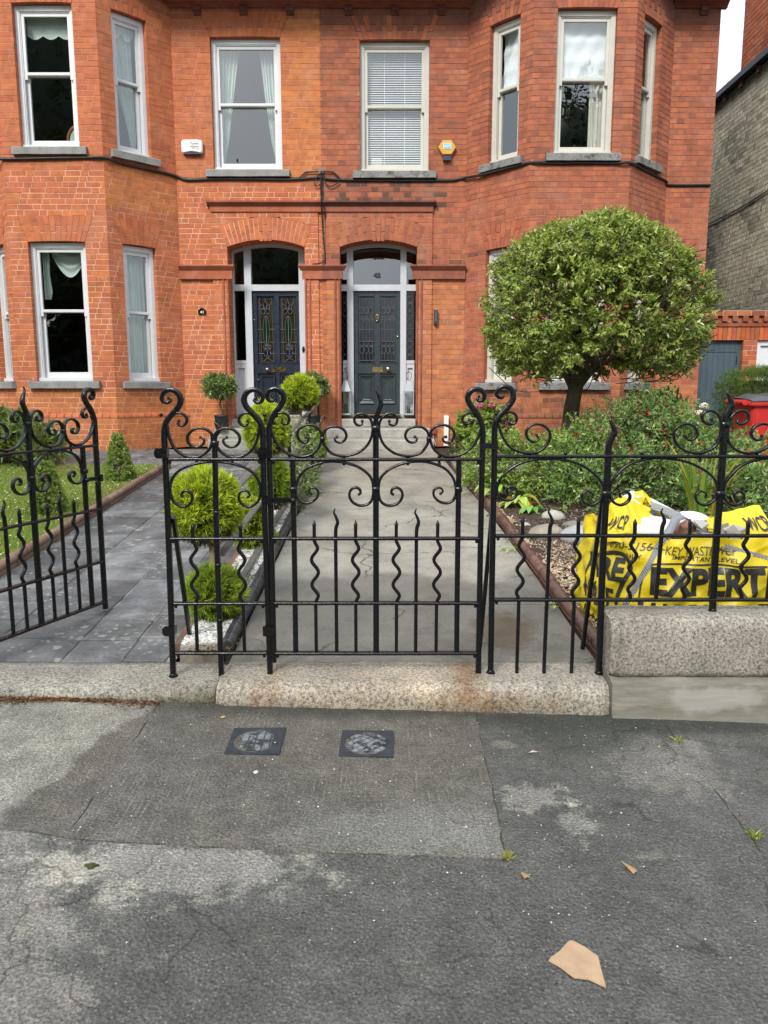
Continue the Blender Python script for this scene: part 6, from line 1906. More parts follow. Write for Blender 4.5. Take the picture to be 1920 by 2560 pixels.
for i in range(9):
    a = rng.uniform(2.8, 6.4); p = (3.25 + .32 * math.cos(a), 8.72 + .3 * math.sin(a), rng.uniform(.95, 1.5)); n_ = 45; d = unit(nr.normal(size=(n_, 3)))
    pebbles('flower_head', np.array(p) + d * .042 * np.array([1, 1, .7]), .014, pick([(.75, .74, .6), (.7, .66, .35), (.78, .76, .72)] if i % 3 else [(.6, .06, .12)], n_), M_PETAL, sh, kind=None)
ir = empty('iris_clump', (2.92, 7.0, gz(7)), 'clump of long sword shaped green and yellow leaves beside the bag', 'plant')
m2 = MB()
for i in range(34):
    a = rng.uniform(0, 6.283); h = rng.uniform(.55, 1.05); le = rng.uniform(.05, .42); x, y = 2.92 + .10 * math.cos(a), 7.0 + .10 * math.sin(a); w = rng.uniform(.011, .019)
    yel = rng.random() < .22; col = (.38, .33, .03) if yel else (rng.uniform(.12, .2), rng.uniform(.22, .3), .035)
    pts = [(x + math.cos(a) * le * k * k, y + math.sin(a) * le * k * k * .7, gz(7) + h * (k - .16 * k * k * (1 + le))) for k in np.linspace(0, 1, 7)]
    sd = Vector((-math.sin(a), math.cos(a), 0)) * 1.0
    rows_ = [[Vector(p) - sd * w * (1 - k ** 3 * .95), Vector(p) + Vector((0, 0, -.004)), Vector(p) + sd * w * (1 - k ** 3 * .95)] for p, k in zip(pts, np.linspace(0, 1, 7))]
    m2.rings(rows_, closed=False, cap=False, col=col)
m2.build('foliage', M_LEAFS, ir)

def rosette(name, x, y, label, n, L, Wd, cols, cat='plant', h=.12, tilt=.9):
    t = empty(name, (x, y, gz(y)), label, cat)
    m2 = MB()
    for i in range(n):
        a = i * 2.4 + rng.uniform(-.3, .3); l_ = L * rng.uniform(.7, 1.2); w_ = Wd * rng.uniform(.8, 1.15); hh = h * rng.uniform(.4, 1.25)
        col = rng.choice(cols); col = tuple(v * rng.uniform(.85, 1.15) for v in col); rr_ = rng.uniform(.01, .06)
        o_ = Vector((x + rr_ * math.cos(a), y + rr_ * math.sin(a), gz(y) + .02 + hh)); d = Vector((math.cos(a), math.sin(a), 0)); s_ = Vector((-math.sin(a), math.cos(a), 0))
        rows_ = []
        for k in np.linspace(0, 1, 7):
            ww = w_ * math.sin(math.pi * min(1, k * .93 + .05)) ** .8
            c_ = o_ + d * (l_ * k) + Vector((0, 0, l_ * (.55 * k - tilt * k * k)))
            rows_.append([c_ - s_ * ww + Vector((0, 0, ww * .35)), c_, c_ + s_ * ww + Vector((0, 0, ww * .35))])
        m2.rings(rows_, closed=False, cap=False, col=col)
    m2.build('foliage', M_LEAFS, t)
    m2 = MB()
    for i in range(n // 3):
        a = i * 2.4; m2.tube([(x, y, gz(y)), (x + .04 * math.cos(a), y + .04 * math.sin(a), gz(y) + h)], .004, 5)
    m2.build('stem', M_STEMW, t)
    return t
LG = [(0.308, 0.462, 0.084), (0.392, 0.532, 0.126), (0.238, 0.378, 0.07)]
rosette('hosta', 1.17, 8.05, 'pale green broad leaved plant beside the concrete path edging', 26, .15, .042, LG, h=.26)
rosette('hosta', 1.36, 7.75, 'pale green and yellow leaved plant behind the first right railing post', 20, .17, .05, LG + [(.5, .42, .04), (.45, .36, .05)], h=.12)
rosette('young_plant', 1.44, 7.45, 'small bright green plant on bare soil before the shrubs', 13, .11, .03, [(.16, .34, .06), (.22, .4, .09)], h=.08)
rosette('weed', 1.73, 7.6, 'tiny green weed on the bare soil', 8, .06, .014, LG, h=.03)
rosette('weed', 1.25, 7.05, 'little weed growing on the tan gravel by the edging', 8, .06, .012, LG, h=.02)
rosette('weed', 1.12, 4.95, 'small weed growing at the edging foot near the railing', 7, .045, .012, LG, h=.01)
rosette('weed', 1.03, 6.3, 'green sprig lying at the edge of the concrete path', 7, .06, .010, LG, h=.01)
# hydrangea and box ball by the wall
hy = empty('hydrangea', (1.47, 11.2, gz(11.2)), 'hydrangea with pink flower heads against the brick bay', 'shrub')
lob = [(1.45, 11.2, 1.05, .34, .25, .32)]
shoots('foliage', hy, lob, 170, 7, .10, .06, [(.24, .34, .06), (.18, .28, .05), (.32, .38, .09)], length=.1)
for p in ((1.36, 11.0, 1.39), (1.53, 10.98, 1.40), (1.66, 11.0, 1.22), (1.75, 11.05, 1.13), (1.20, 11.05, 1.20)):
    n_ = 70; d = unit(nr.normal(size=(n_, 3)))
    pebbles('flower_head', np.array(p) + d * .055 * np.array([1, 1, .75]), .017, pick([(.55, .16, .20), (.62, .24, .26), (.5, .12, .17)] if p[0] > 1.3 else [(.5, .52, .25)], n_), M_PETAL, hy, kind=None)
twigs(hy, (1.47, 11.2, .65), lob, 14, .006)
bb = empty('box_ball', (1.25, 10.75, gz(10.75)), 'dark green clipped box mound in front of the hydrangea', 'shrub')
shoots('foliage', bb, [(1.22, 11.05, .80, .3, .2, .2), (1.55, 11.1, .76, .25, .2, .18)], 420, 9, .024, .014, [(.06, .11, .025), (.08, .14, .03), (.045, .085, .02)], length=.05)
# dark yew hedge behind the bin
hd = empty('yew_hedge', (6.0, 11.4, .65), 'dark green clipped yew hedge beside the side gate', 'hedge')
n_ = 6500
k = nr.random(n_); fr = nr.random(n_)
x_ = 4.95 + 2.4 * nr.random(n_); y_ = np.where(fr < .5, 10.75 + .12 * nr.random(n_), 10.75 + 1.0 * nr.random(n_)); z_ = np.where(fr < .5, .65 + 1.2 * nr.random(n_), 1.78 + .10 * nr.random(n_))
ed = fr > .85; x_[ed] = 4.93 + .12 * nr.random(int(ed.sum())); z_[ed] = .65 + 1.15 * nr.random(int(ed.sum()))
z_ = z_ - np.clip(5.2 - x_, 0, 1) ** 2 * 2.2 + .03 * np.sin(x_ * 6)
P = np.stack([x_, y_, z_], 1)
per = 12; D = unit(nr.normal(size=(n_, 3)) * .6 + np.array([-.1, -.6, .5])); t_ = nr.random((n_, per))
Q = (P[:, None] + D[:, None] * (t_ * .09)[..., None]).reshape(-1, 3); E_ = (D[:, None] * .5 + nr.normal(size=(n_, per, 3)) * .6).reshape(-1, 3)
c_ = np.repeat(pick([(0.063, 0.105, 0.025), (0.084, 0.14, 0.031), (0.042, 0.077, 0.02)], n_, .15), per, 0); c_ = c_ * 1.35; k = t_.ravel() > .7; c_[k] = c_[k] * .5 + np.array((.2, .27, .05)) * .5
leaves('foliage', Q, E_, .035, .006, c_, M_CONIF, hd, fold=.1)
m2 = MB(); m2.box(5.2, 7.3, 10.9, 11.75, .6, 1.74, col=(.10, .2, .06)); m2.build('branch', M_BARK, hd)

# --- large street trees across the road, behind the viewer: the windows mirror them
def street_tree(x, y, h, r, label, n=7000):
    t = empty('street_tree', (x, y, -.1), label, 'tree', 'street trees mirrored in the windows')
    m2 = MB(); m2.tube([(x, y, -.1), (x + .1, y, h * .25), (x, y + .2, h * .5)], .28, 10, rs=[.34, .27, .2]); m2.build('trunk', M_BARK, t)
    lob = [(x, y, h * .62, r, r, h * .38), (x + r * .6, y, h * .45, r * .7, r * .8, h * .25), (x - r * .6, y + .3, h * .48, r * .7, r * .8, h * .26)]
    shoots('crown', t, lob, n, 6, .22, .13, [(.05, .085, .02), (.07, .11, .025), (.04, .07, .015)], length=.6, bump=.16, lo=.3)
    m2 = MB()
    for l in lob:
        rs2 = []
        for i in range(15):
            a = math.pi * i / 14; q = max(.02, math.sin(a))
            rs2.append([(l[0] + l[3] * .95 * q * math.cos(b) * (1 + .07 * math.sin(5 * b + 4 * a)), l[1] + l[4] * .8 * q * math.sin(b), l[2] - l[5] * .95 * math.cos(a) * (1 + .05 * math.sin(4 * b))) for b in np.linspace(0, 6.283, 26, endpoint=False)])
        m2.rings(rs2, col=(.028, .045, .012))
    m2.build('solid_core', M_LEAF, t)  # added solid core, closes sky gaps in the mirrored crown
    twigs(t, (x, y, h * .4), lob, 20, .05)
street_tree(-16.5, -13, 21, 6.5, 'huge leafy street tree mirrored in the left bay window')
street_tree(-7.5, -17, 11.8, 5, 'shorter street tree mirrored in the ground floor left window')
hg = empty('added_hedge', (-10, -16, -.1), 'unseen hedge added across the road to darken the lower window reflections', 'hedge')  # added out of view; keeps bright sky out of the lower panes
shoots('foliage', hg, [(-19 + 3.4 * i, -16.5, 2.6, 2.6, 1.3, 3.6) for i in range(6)], 8000, 6, .2, .12, [(.05, .085, .02), (.07, .11, .025)], length=.4, lo=.5)
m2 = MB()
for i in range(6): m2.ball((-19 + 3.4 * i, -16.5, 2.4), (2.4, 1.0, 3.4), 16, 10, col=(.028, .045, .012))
m2.build('solid_core', M_LEAF, hg)  # solid filling added so no sky shows through in the panes
street_tree(9.3, -13, 14.3, 4.4, 'leafy street tree mirrored in the right bay window')
# ------------------------------------------------------------------ buildings to the right
PALY = [((.54, .48, .355), 4), ((.48, .425, .31), 4), ((.60, .545, .42), 3), ((.36, .32, .245), 1.6), ((.22, .20, .16), .6)]
PALR = [((.40, .10, .036), 4), ((.34, .08, .036), 3), ((.44, .13, .045), 2), ((.24, .065, .036), 1)]
nh = empty('neighbour_house', (6.6, 15, .65), 'yellow brick side wall of the neighbouring house under a black gutter', 'house')
def tinty(x, y, z):
    c = wpick(PALY); a = max(0, .5 - (z - 2.85) * .5) if z < 3.8 else 0
    if math.sin(y * 2.1 + z * 1.3) * math.sin(z * 2.7 - y) > .45: a = max(a, rng.choice((.2, .6)))
    return tuple(v * (1 - a * .7) for v in c)
bw = Brickwork(tinty, lambda x, y, z: (.56, .52, .43))
bw.lay(Face((6.45, 13.02), (6.45, 18.5), n=(-1, 0)), 2.6, 7.08)
bw.finish(nh, 300, lambda u, v: v > 790)
m = MB()
m.box(6.45 - .13, 6.45 + .02, 12.9, 18.5, 7.10, 7.2); m.build('gutter', M_DARKMETAL, nh)
m = MB(); m.box(6.45 - .02, 6.6, 12.9, 18.5, 7.085, 7.099); m.build('eaves_board', M_DARKMETAL, nh)
for y in (13.5, 14.15, 14.8, 15.45, 16.1):
    m = MB(); m.box(6.45 - .07, 6.449, y, y + .08, 6.98, 7.08, col=(.2, .1, .07)); m.build('corbel', M_BRICK, nh)
m = MB(); m.box(6.56, 13, 12.95, 18.5, .3, 7.08); m.build('inner_wall', M_INT, nh)
m = MB(); m.hexa([(6.32, 12.9, 7.2), (13, 12.9, 7.2), (13, 18.5, 7.2), (6.32, 18.5, 7.2), (9.4, 12.9, 8.9), (10, 12.9, 8.9), (10, 18.5, 8.9), (9.4, 18.5, 8.9)]); m.build('roof', M_ROOF, nh)
m = MB(); m.box(6.68, 8.0, 12.95, 15.25, 6.9, 12.0); chm = m.build('chimney', M_INT, nh)
bw = Brickwork(lambda x, y, z: wpick(PALR), lambda x, y, z: (.34, .2, .13))
bw.lay(Face((6.58, 12.9), (6.58, 15.3), n=(-1, 0)), 7.1, 10.2); bw.lay(Face((6.58, 12.9), (8.0, 12.9)), 7.1, 10.2)
bw.finish(chm, 60)
m = MB(); m.tube([(6.43, y, 4.85 + .12 * ((y - 15.2) / 2.2) ** 2) for y in np.linspace(13.0, 17.4, 14)], .012, 6); tag(m.build('cable', M_RUBBER), 'thin black cable strung along the yellow brick side wall', 'cable')

# garden wall with side gate and garage door
gwl = empty('garden_wall', (6.5, 12.95, .65), 'red brick wall with a dentilled top between the houses', 'wall')
bw = Brickwork(lambda x, y, z: tuple(v * 1.12 for v in wpick(PALR)) if z < 2.6 else wpick(PALR), lambda x, y, z: (.5, .38, .28))
fg = Face((5.15, 12.86), (9.2, 12.86))
bw.lay(fg, .66, 2.41, [rect_zone(0.0, .725, .6, 2.42), rect_zone(.955, 3.3, .6, 2.42)])
bw.lay(fg, 2.63, 2.71, (), depth=.13); bw.lay(fg, 2.71, 2.80); bw.lay(Face((5.15, 12.81), (9.2, 12.81)), 2.80, 2.88, depth=.2)
for i in range(36):
    a = .075 * i + .003; m = MB()
    bw.quad(fg, [(a, 2.415), (a + .067, 2.415), (a + .067, 2.625), (a, 2.625)], 0, .11, tuple(v * rng.uniform(.8, 1.25) for v in wpick(PALR)), m); m.build('soldier_brick', M_BRICK, gwl)
for i in range(24):
    a = .168 * i; m = MB(); fbox(m, fg, a, a + .085, -.055, .0, 2.712, 2.798, col=soot(wpick(PALR), .35)); m.build('dentil_brick', M_BRICK, gwl)
m = MB(); fbox(m, fg, 0, 4.05, -.02, -.001, 2.632, 2.705, col=(.26, .07, .036)); m.build('string_band', M_BRICK, gwl)
bw.finish(gwl, 80)
m = MB(); fbox(m, fg, .0, 4.05, .115, .3, 2.43, 2.86); fbox(m, fg, .73, .95, .12, .3, .6, 2.42); m.build('inner_wall', M_INT, gwl)
sg = empty('side_gate', (5.5, 12.95, .7), 'grey blue boarded side gate in the red brick wall', 'gate')
for i in range(8):
    m = MB(); a = .006 + .09 * i; fbox(m, fg, a, a + .0865, .078 + rng.uniform(0, .001), .10, .70, 2.40); m.build('plank', M_GATEPAINT, sg)
m = MB(); fbox(m, fg, .05, .67, .066, .0775, 2.23, 2.235); fbox(m, fg, 0, .725, .07, .12, 2.401, 2.43); m.build('gate_frame', M_GATEPAINT, sg)
m = MB(); fbox(m, fg, .655, .668, .07, .0775, 2.02, 2.16); m.build('latch', M_IRON, sg)
gd = empty('garage_door', (6.9, 12.95, .7), 'white painted garage door at the right edge behind the hedge', 'door')
m = MB(); fbox(m, fg, .96, 3.3, .05, .12, 2.33, 2.405); fbox(m, fg, .96, 1.03, .05, .12, .65, 2.329); m.build('door_frame', M_WHITE, gd)
for i in range(12):
    m = MB(); fbox(m, fg, 1.032 + .19 * i, 1.032 + .19 * i + .186, .09, .12, .65, 2.328); m.build('plank', M_WHITE, gd)

# ------------------------------------------------------------------ things on the house fronts
al = empty('alarm_box', (-2.995, 12.79, 5.35), 'white alarm box with dark lettering on the left house', 'alarm box')
rr = []
for d, k in ((0, .97), (-.045, 1.0), (-.06, .97), (-.068, .88)):
    ring = []
    for i in range(36):
        t = 6.283 * i / 36; cx_, cz_ = math.cos(t), math.sin(t)
        x = .168 * k * (abs(cx_) ** .35) * (1 if cx_ > 0 else -1); z = .105 * k * (abs(cz_) ** .35) * (1 if cz_ > 0 else -1)
        if z < 0: z += .03 * max(0, 1 - (x / .13) ** 2)
        ring.append((-2.995 + x, 12.79 + d, 5.355 + z))
    rr.append(ring)
m = MB(); m.rings(rr); m.build('casing', M_PLASTIC, al)
m = MB(); m.box(-3.12, -2.87, 12.735, 12.789, 5.245, 5.272); m.build('siren', M_BPLASTIC, al)
tf = lambda ox, oz: (lambda x, y: (-2.995 + ox + x, 12.719, 5.355 + oz + y))
lettering('Turbet', .13, .036, tf(.045, .045), M_TEXT, al); lettering('Alarms', .135, .034, tf(.047, 0), M_TEXT, al); lettering('Ltd.', .035, .018, tf(.095, -.036), M_TEXT, al)
m = MB(); m.box(-2.99, -2.92, 12.7195, 12.721, 5.320, 5.323); m.build('lettering', M_TEXTG, al)
ad = empty('alarm_box', (.985, 12.79, 5.31), 'yellow hexagonal alarm box with a blue sign on the right house', 'alarm box')
hx = lambda r, d: [(.985 + r * math.cos(a), 12.79 + d, 5.345 + r * .88 * math.sin(a)) for a in [math.pi / 3 * i for i in range(6)]]
m = MB(); m.rings([hx(.142, 0), hx(.142, -.05), hx(.13, -.062)], smooth=False); m.build('casing', M_YPLASTIC, ad)
m = MB(); m.box(.985 - .063, .985 + .062, 12.735, 12.79, 5.155, 5.225); m.build('strobe', M_BPLASTIC, ad)
m = MB(); m.box(.985 - .062, .985 + .062, 12.722, 12.727, 5.315, 5.405); m.build('sign_border', M_TEXTW, ad)
m = MB(); m.box(.985 - .052, .985 + .052, 12.7195, 12.7215, 5.323, 5.397); m.build('sign', M_CYAN, ad)
lettering('ADT', .09, .042, lambda x, y: (.985 + x, 12.7185, 5.36 + y), M_TEXTW, ad, bold=.03)
pq = empty('number_plaque', (-2.94, 12.79, 2.86), 'small black arched house number plaque reading 41', 'sign')
q = [(-3.0, 2.815), (-2.878, 2.815), (-2.878, 2.885), (-2.90, 2.888)] + [(-2.939 + .037 * math.cos(t), 2.89 + .028 * math.sin(t)) for t in np.linspace(.2, 2.94, 8)] + [(-2.978, 2.888), (-3.0, 2.885)]
m = MB(); m.prism([(x, 12.795, z) for x, z in q], [(x, 12.775, z) for x, z in q]); m.build('plate', M_IRON, pq)
lettering('41', .055, .045, lambda x, y: (-2.939 + x, 12.773, 2.852 + y), M_TEXTW, pq, bold=.02)
wl_ = empty('wall_light', (.836, 12.79, 2.77), 'slim dark metal wall light on the brick pier', 'lamp')
m = MB(); m.box(.805, .866, 12.735, 12.79, 2.655, 2.885); m.build('casing', M_DARKMETAL, wl_)
m = MB(); m.box(.818, .853, 12.728, 12.7345, 2.70, 2.87); m.build('lens', M_GREYPLASTIC, wl_)
# cables tacked along the fronts
def cable(pts, r, label, n=5):
    m = MB(); m.tube(cr(pts, n), r, 7); return tag(m.build('cable', M_RUBBER), label, 'cable')
cable([(-6.0, 11.93, 4.955), (-5.5, 11.93, 4.945), (-4.9, 11.925, 4.955), (-4.35, 11.93, 4.965), (-4.1, 11.93, 4.965), (-3.9, 12.13, 4.94), (-3.55, 12.48, 4.935), (-3.28, 12.76, 4.93), (-3.1, 12.78, 4.875), (-2.7, 12.78, 4.885), (-2.1, 12.78, 4.885), (-1.5, 12.78, 4.88), (-1.1, 12.78, 4.905), (-.99, 12.775, 4.92)], .022, 'thick black cable bundle clipped along the left house under its upper sills')
cable([(-.99, 12.775, 4.92), (-.85, 12.78, 4.885), (-.4, 12.78, 4.87), (.2, 12.78, 4.865), (.8, 12.78, 4.865), (1.1, 12.78, 4.87), (1.26, 12.77, 4.90), (1.5, 12.52, 4.88), (1.9, 12.14, 4.89), (2.17, 11.93, 4.90), (2.45, 11.93, 4.885), (2.9, 11.925, 4.89), (3.35, 11.93, 4.885), (3.62, 11.93, 4.89), (4.0, 12.33, 4.87), (4.42, 12.74, 4.85), (4.5, 12.78, 4.80), (5.14, 12.78, 4.80)], .02, 'thick black cable bundle clipped along the right house under its upper sills')
cable([(-1.35, 12.77, 4.885), (-1.26, 12.77, 4.96), (-1.22, 12.77, 4.985), (-1.1, 12.765, 4.992), (-1.0, 12.76, 4.995), (-.88, 12.765, 4.992), (-.8, 12.77, 4.985), (-.75, 12.77, 4.95), (-.68, 12.77, 4.875)], .013, 'black cable hooped over the bracket between the two houses')
cable([(-.995, 12.76, 4.98), (-1.0, 12.765, 4.8), (-.99, 12.77, 4.6), (-.985, 12.68, 4.55), (-.985, 12.67, 4.52), (-.983, 12.72, 4.40), (-.975, 12.78, 4.2), (-.96, 12.785, 3.95), (-.945, 12.785, 3.75), (-.955, 12.76, 3.65), (-1.02, 12.755, 3.61), (-1.15, 12.75, 3.59)], .011, 'thin black cable dropping from the bracket to the left impost')
cable([(-.98, 12.76, 4.98), (-.97, 12.77, 4.75), (-.975, 12.77, 4.58), (-.97, 12.67, 4.53), (-.93, 12.73, 4.4), (-.925, 12.785, 4.2), (-.922, 12.785, 3.9), (-.92, 12.78, 3.6)], .008, 'thin dark wire running straight down the party wall groove')
cable([(-.97, 12.76, 4.95), (-.90, 12.76, 4.80), (-.83, 12.76, 4.775), (-.77, 12.76, 4.80), (-.70, 12.77, 4.845)], .009, 'loose loop of black wire hanging right of the bracket')
cable([(-1.02, 12.76, 4.95), (-1.09, 12.76, 4.85), (-1.09, 12.76, 4.79), (-1.03, 12.76, 4.79), (-.99, 12.76, 4.83)], .007, 'small curl of thin wire left of the bracket')
br_ = MB(); br_.box(-1.02, -.95, 12.74, 12.795, 4.965, 5.03); br_.tube([(-.985, 12.7, 5.0), (-.985, 12.78, 5.0)], .02, 8); tag(br_.build('cable_bracket', M_LEAD), 'small grey metal bracket holding cables between the two houses', 'bracket')
# lanterns beside the green door
def lantern(x, label):
    y, z = 12.98, 1.197
    t = empty('lantern', (x, y, z), label, 'lantern', 'lanterns beside the green door')
    w = .085; m = MB()
    m.box(x - w, x + w, y - w, y + w, z, z + .03); m.box(x - w - .006, x + w + .006, y - w - .006, y + w + .006, z + .385, z + .40)
    for sx in (-1, 1):
        for sy in (-1, 1): m.box(x + sx * (w - .006) - .006, x + sx * (w - .006) + .006, y + sy * (w - .006) - .006, y + sy * (w - .006) + .006, z + .03, z + .385)
    q = lambda r, h: [(x - r, y - r, z + h), (x + r, y - r, z + h), (x + r, y + r, z + h), (x - r, y + r, z + h)]
    m.rings([q(w + .002, .40), q(.028, .565), q(.028, .58)], smooth=False); m.build('frame', M_LANTERN, t)
    m = MB(); m.tube([(x + .045 * math.cos(a), y, z + .645 + .065 * math.sin(a)) for a in np.linspace(-1.2, 4.34, 22)], .005, 6); m.build('handle', M_IRON, t)
    m = MB()
    for sx in (-1, 1): m.add([(x + sx * (w - .008), y - w + .01, z + .03), (x + sx * (w - .008), y + w - .01, z + .03), (x + sx * (w - .008), y + w - .01, z + .385), (x + sx * (w - .008), y - w + .01, z + .385)], [(0, 1, 2, 3)])
    m.add([(x - w + .01, y - w + .004, z + .03), (x + w - .01, y - w + .004, z + .03), (x + w - .01, y - w + .004, z + .385), (x - w + .01, y - w + .004, z + .385)], [(0, 1, 2, 3)]); m.build('pane', M_GLASS, t)
    m = MB(); m.lathe([(.028, .03), (.028, .18), (.004, .185)], 12, (x, y, z)); m.build('candle', M_TEXT, t)
M_LANTERN = m_plain('grey_lantern_metal', (.33, .36, .36), .4, .06, 10, .05)
lantern(.412, 'grey metal and glass lantern standing right of the green door')
lantern(-.64, 'grey metal and glass lantern standing left of the green door')
m = MB(); m.box(-.50, .27, 12.78, 13.06, 1.196, 1.212); tag(m.build('doormat', m_plain('coir', (.20, .13, .075), .95, .25, 80, .6)), 'brown coir doormat on the top step of the green door', 'doormat')
m = MB(); z_ = gz(11.6) + .006
for i in range(9): m.box(-1.95 + i * .062, -1.95 + i * .062 + .045, 11.5, 11.85, z_ - .002, z_ + .012)
tag(m.build('floor_mat', M_RUBBER), 'dark ribbed mat lying on the paving before the navy door steps', 'mat')
# white plastic duct and small red cover at the foot of the wall
wp = empty('white_duct', (.93, 12.72, .7), 'short white plastic duct standing against the brick wall', 'duct')
m = MB(); m.box(.985, 1.06, 12.715, 12.785, .70, 1.17); m.build('duct', M_PLASTIC, wp)
m = MB(); m.prism([(.982, 12.712, 1.17), (1.063, 12.712, 1.17), (1.063, 12.788, 1.17), (.982, 12.788, 1.17)], [(.992, 12.74, 1.195), (1.053, 12.74, 1.195), (1.053, 12.788, 1.195), (.992, 12.788, 1.195)]); m.build('cap', M_PLASTIC, wp)
rbx = empty('red_box', (.81, 12.74, .9), 'small dull red box on the wall beside the steps', 'box')
m = MB(); m.box(.775, .85, 12.71, 12.79, .90, 1.0); m.build('casing', m_plain('dull_red', (.30, .055, .05), .5, .1, 10, .05), rbx)
m = MB(); m.tube(cr([(.81, 12.76, .90), (.815, 12.74, .82), (.84, 12.70, .74), (.85, 12.66, .71)], 4), .006, 6); m.build('cord', M_PLASTIC, rbx)

# ------------------------------------------------------------------ red wheelie bin
wb = empty('wheelie_bin', (4.8, 10.2, gz(10.2)), 'red wheelie bin with a grey black lid by the hedge', 'bin')
bx, by, bz = 4.93, 10.0, gz(10.0)
def rrect(hw, hd, z, r=.05, n=4, cx=bx, cy=by):
    out = []
    for sx, sy, a0 in ((1, -1, -90), (1, 1, 0), (-1, 1, 90), (-1, -1, 180)):
        for k in range(n + 1):
            a = R(a0 + 90 * k / n); out.append((cx + sx * (hw - r) + r * math.cos(a), cy + sy * (hd - r) + r * math.sin(a), z))
    return out
m = MB(); m.rings([rrect(.25, .22, bz + .03), rrect(.325, .285, bz + .80), rrect(.33, .29, bz + .86)]); m.box(bx - .12, bx + .12, by - .283, by - .27, bz + .45, bz + .6)
for s_ in (-1, 1): m.box(bx + s_ * .25 - .015, bx + s_ * .25 + .015, by - .285, by - .25, bz + .25, bz + .78)
m.build('body', M_RED, wb)
m = MB(); m.rings([rrect(.37, .33, bz + .86), rrect(.375, .335, bz + .875), rrect(.375, .335, bz + .91), rrect(.365, .325, bz + .92)])
m.tube([(bx - .40, by - .25, bz + .90), (bx - .40, by + .25, bz + .90)], .035, 10); m.build('rim', M_RED, wb)
m = MB(); rr = []
for i in range(13):
    k = -1 + i / 6; x = bx + .37 * k
    h = .05 * (1 - k * k) + .012 * math.sin(k * 9)
    rr.append([(x, by - .35, bz + .915), (x, by - .345, bz + .935 + h * .4), (x, by - .1, bz + .955 + h), (x, by + .2, bz + .96 + h), (x, by + .33, bz + .93)])
m.rings(rr, closed=False, cap=False); m.build('lid', M_GREYPLASTIC, wb)
for s_ in (-1, 1):
    m = MB(); m.tube([(bx + s_ * .27, by + .22, bz + .09), (bx + s_ * .31, by + .22, bz + .09)], .09, 16); m.build('wheel', M_RUBBER, wb)

# ------------------------------------------------------------------ boulders in the bed
def m_boulder(): 
    t = NT('boulder'); oi = t.n('ObjectInfo').outputs['Color']; n1 = t.noise(9, 6, .65); n2 = t.noise(70, 4)
    c = t.mix(1.0, oi, t.ramp(n1, [(.3, .7), (.7, 1.2)]), 'MULTIPLY')
    return t.done(t.mix(1.0, c, t.ramp(n2, [(.3, .8), (.7, 1.15)]), 'MULTIPLY'), .7, t.bump(n2, .3, .004), .3)
M_BOULDER = m_boulder()
def boulder(x, y, r, col, label):
    m = MB(); rs_ = []
    ph = rng.uniform(0, 6)
    for i in range(13):
        a = math.pi * i / 12; q = max(math.sin(a), .01)
        rs_.append([(x + r[0] * q * math.cos(t) * (1 + .06 * math.sin(2 * t + ph) + .03 * math.sin(3 * t + 2 * a)), y + r[1] * q * math.sin(t) * (1 + .05 * math.sin(2 * t + ph)), gz(y) + r[2] * .75 - r[2] * math.cos(a) * (1 + .06 * math.sin(t + ph))) for t in np.linspace(0, 6.283, 22, endpoint=False)])
    m.rings(rs_); o = m.build('boulder', M_BOULDER); o.color = (*col, 1); o['group'] = 'boulders edging the soil'; return tag(o, label, 'stone')
boulder(1.42, 6.62, (.155, .11, .085), (.26, .225, .175), 'large rounded tan boulder at the gravel edge, left of the bag')
boulder(1.66, 6.5, (.15, .12, .095), (.36, .36, .36), 'pale grey rounded boulder touching the left of the yellow bag')
boulder(1.30, 6.98, (.058, .05, .045), (.36, .32, .26), 'small round pale stone beside the edging tiles')
boulder(1.62, 7.28, (.115, .09, .07), (.36, .34, .29), 'whitish angular boulder lying back on the soil')
boulder(1.78, 7.0, (.15, .09, .05), (.19, .18, .15), 'flat grey stone half sunk behind the pale boulder')
boulder(1.70, 8.0, (.20, .10, .035), (.17, .15, .12), 'flat brown stone sunk in the soil before the shrubs')

# ------------------------------------------------------------------ builder's waste bag
bag = empty('waste_bag', (1.85, 4.75, gz(4.7)), 'yellow builders waste bag with black lettering, full of rubble, behind the railing', 'bag')
def m_bag():
    t = NT('bag_plastic'); n = t.noise(9, 5, .65); n2 = t.noise(3, 4); wv = t.noise(26, 4, .7)
    c = t.mix(t.ramp(n2, [(.45, 0), (.75, .35)]), (.70, .53, .012), (.62, .47, .03))
    c = t.mix(t.ramp(n, [(.6, 0), (.78, .4)]), c, (.30, .24, .08))
    return t.done(c, .42, t.bump(t.math('ADD', t.noise(14, 5, .6), t.math('MULTIPLY', wv, .4)), .55, .012), .45, trans=.08)
M_BAG = m_bag()
M_BAGTEXT = m_plain('bag_print', (.028, .027, .024), .45, .25, 14, .3)
M_BAGTEXT2 = m_plain('bag_print_grey', (.075, .07, .03), .5, .25, 14, .2)
plan = cr([(1.5, 5.2), (1.33, 5.10), (1.30, 4.86), (1.325, 4.62), (1.40, 4.46), (1.53, 4.36), (1.72, 4.315), (1.98, 4.305), (2.2, 4.32), (2.38, 4.38), (2.46, 4.58), (2.45, 4.9), (2.32, 5.14), (2.05, 5.22), (1.75, 5.23)], 10)
plan = plan + [plan[0].lerp(cr([(1.75, 5.23), (1.5, 5.2)], 2)[0], 0)]
_pl = [Vector((p.x, p.y)) for p in plan]
_al = [0]
for a, b in zip(_pl, _pl[1:]): _al.append(_al[-1] + (b - a).length)
def plan_at(s):
    s = max(0, min(_al[-1] - 1e-6, s))
    i = max(0, np.searchsorted(_al, s) - 1)
    k = (s - _al[i]) / max(_al[i + 1] - _al[i], 1e-9)
    return _pl[i].lerp(_pl[i + 1], k)
BZ = gz(4.5) + .005
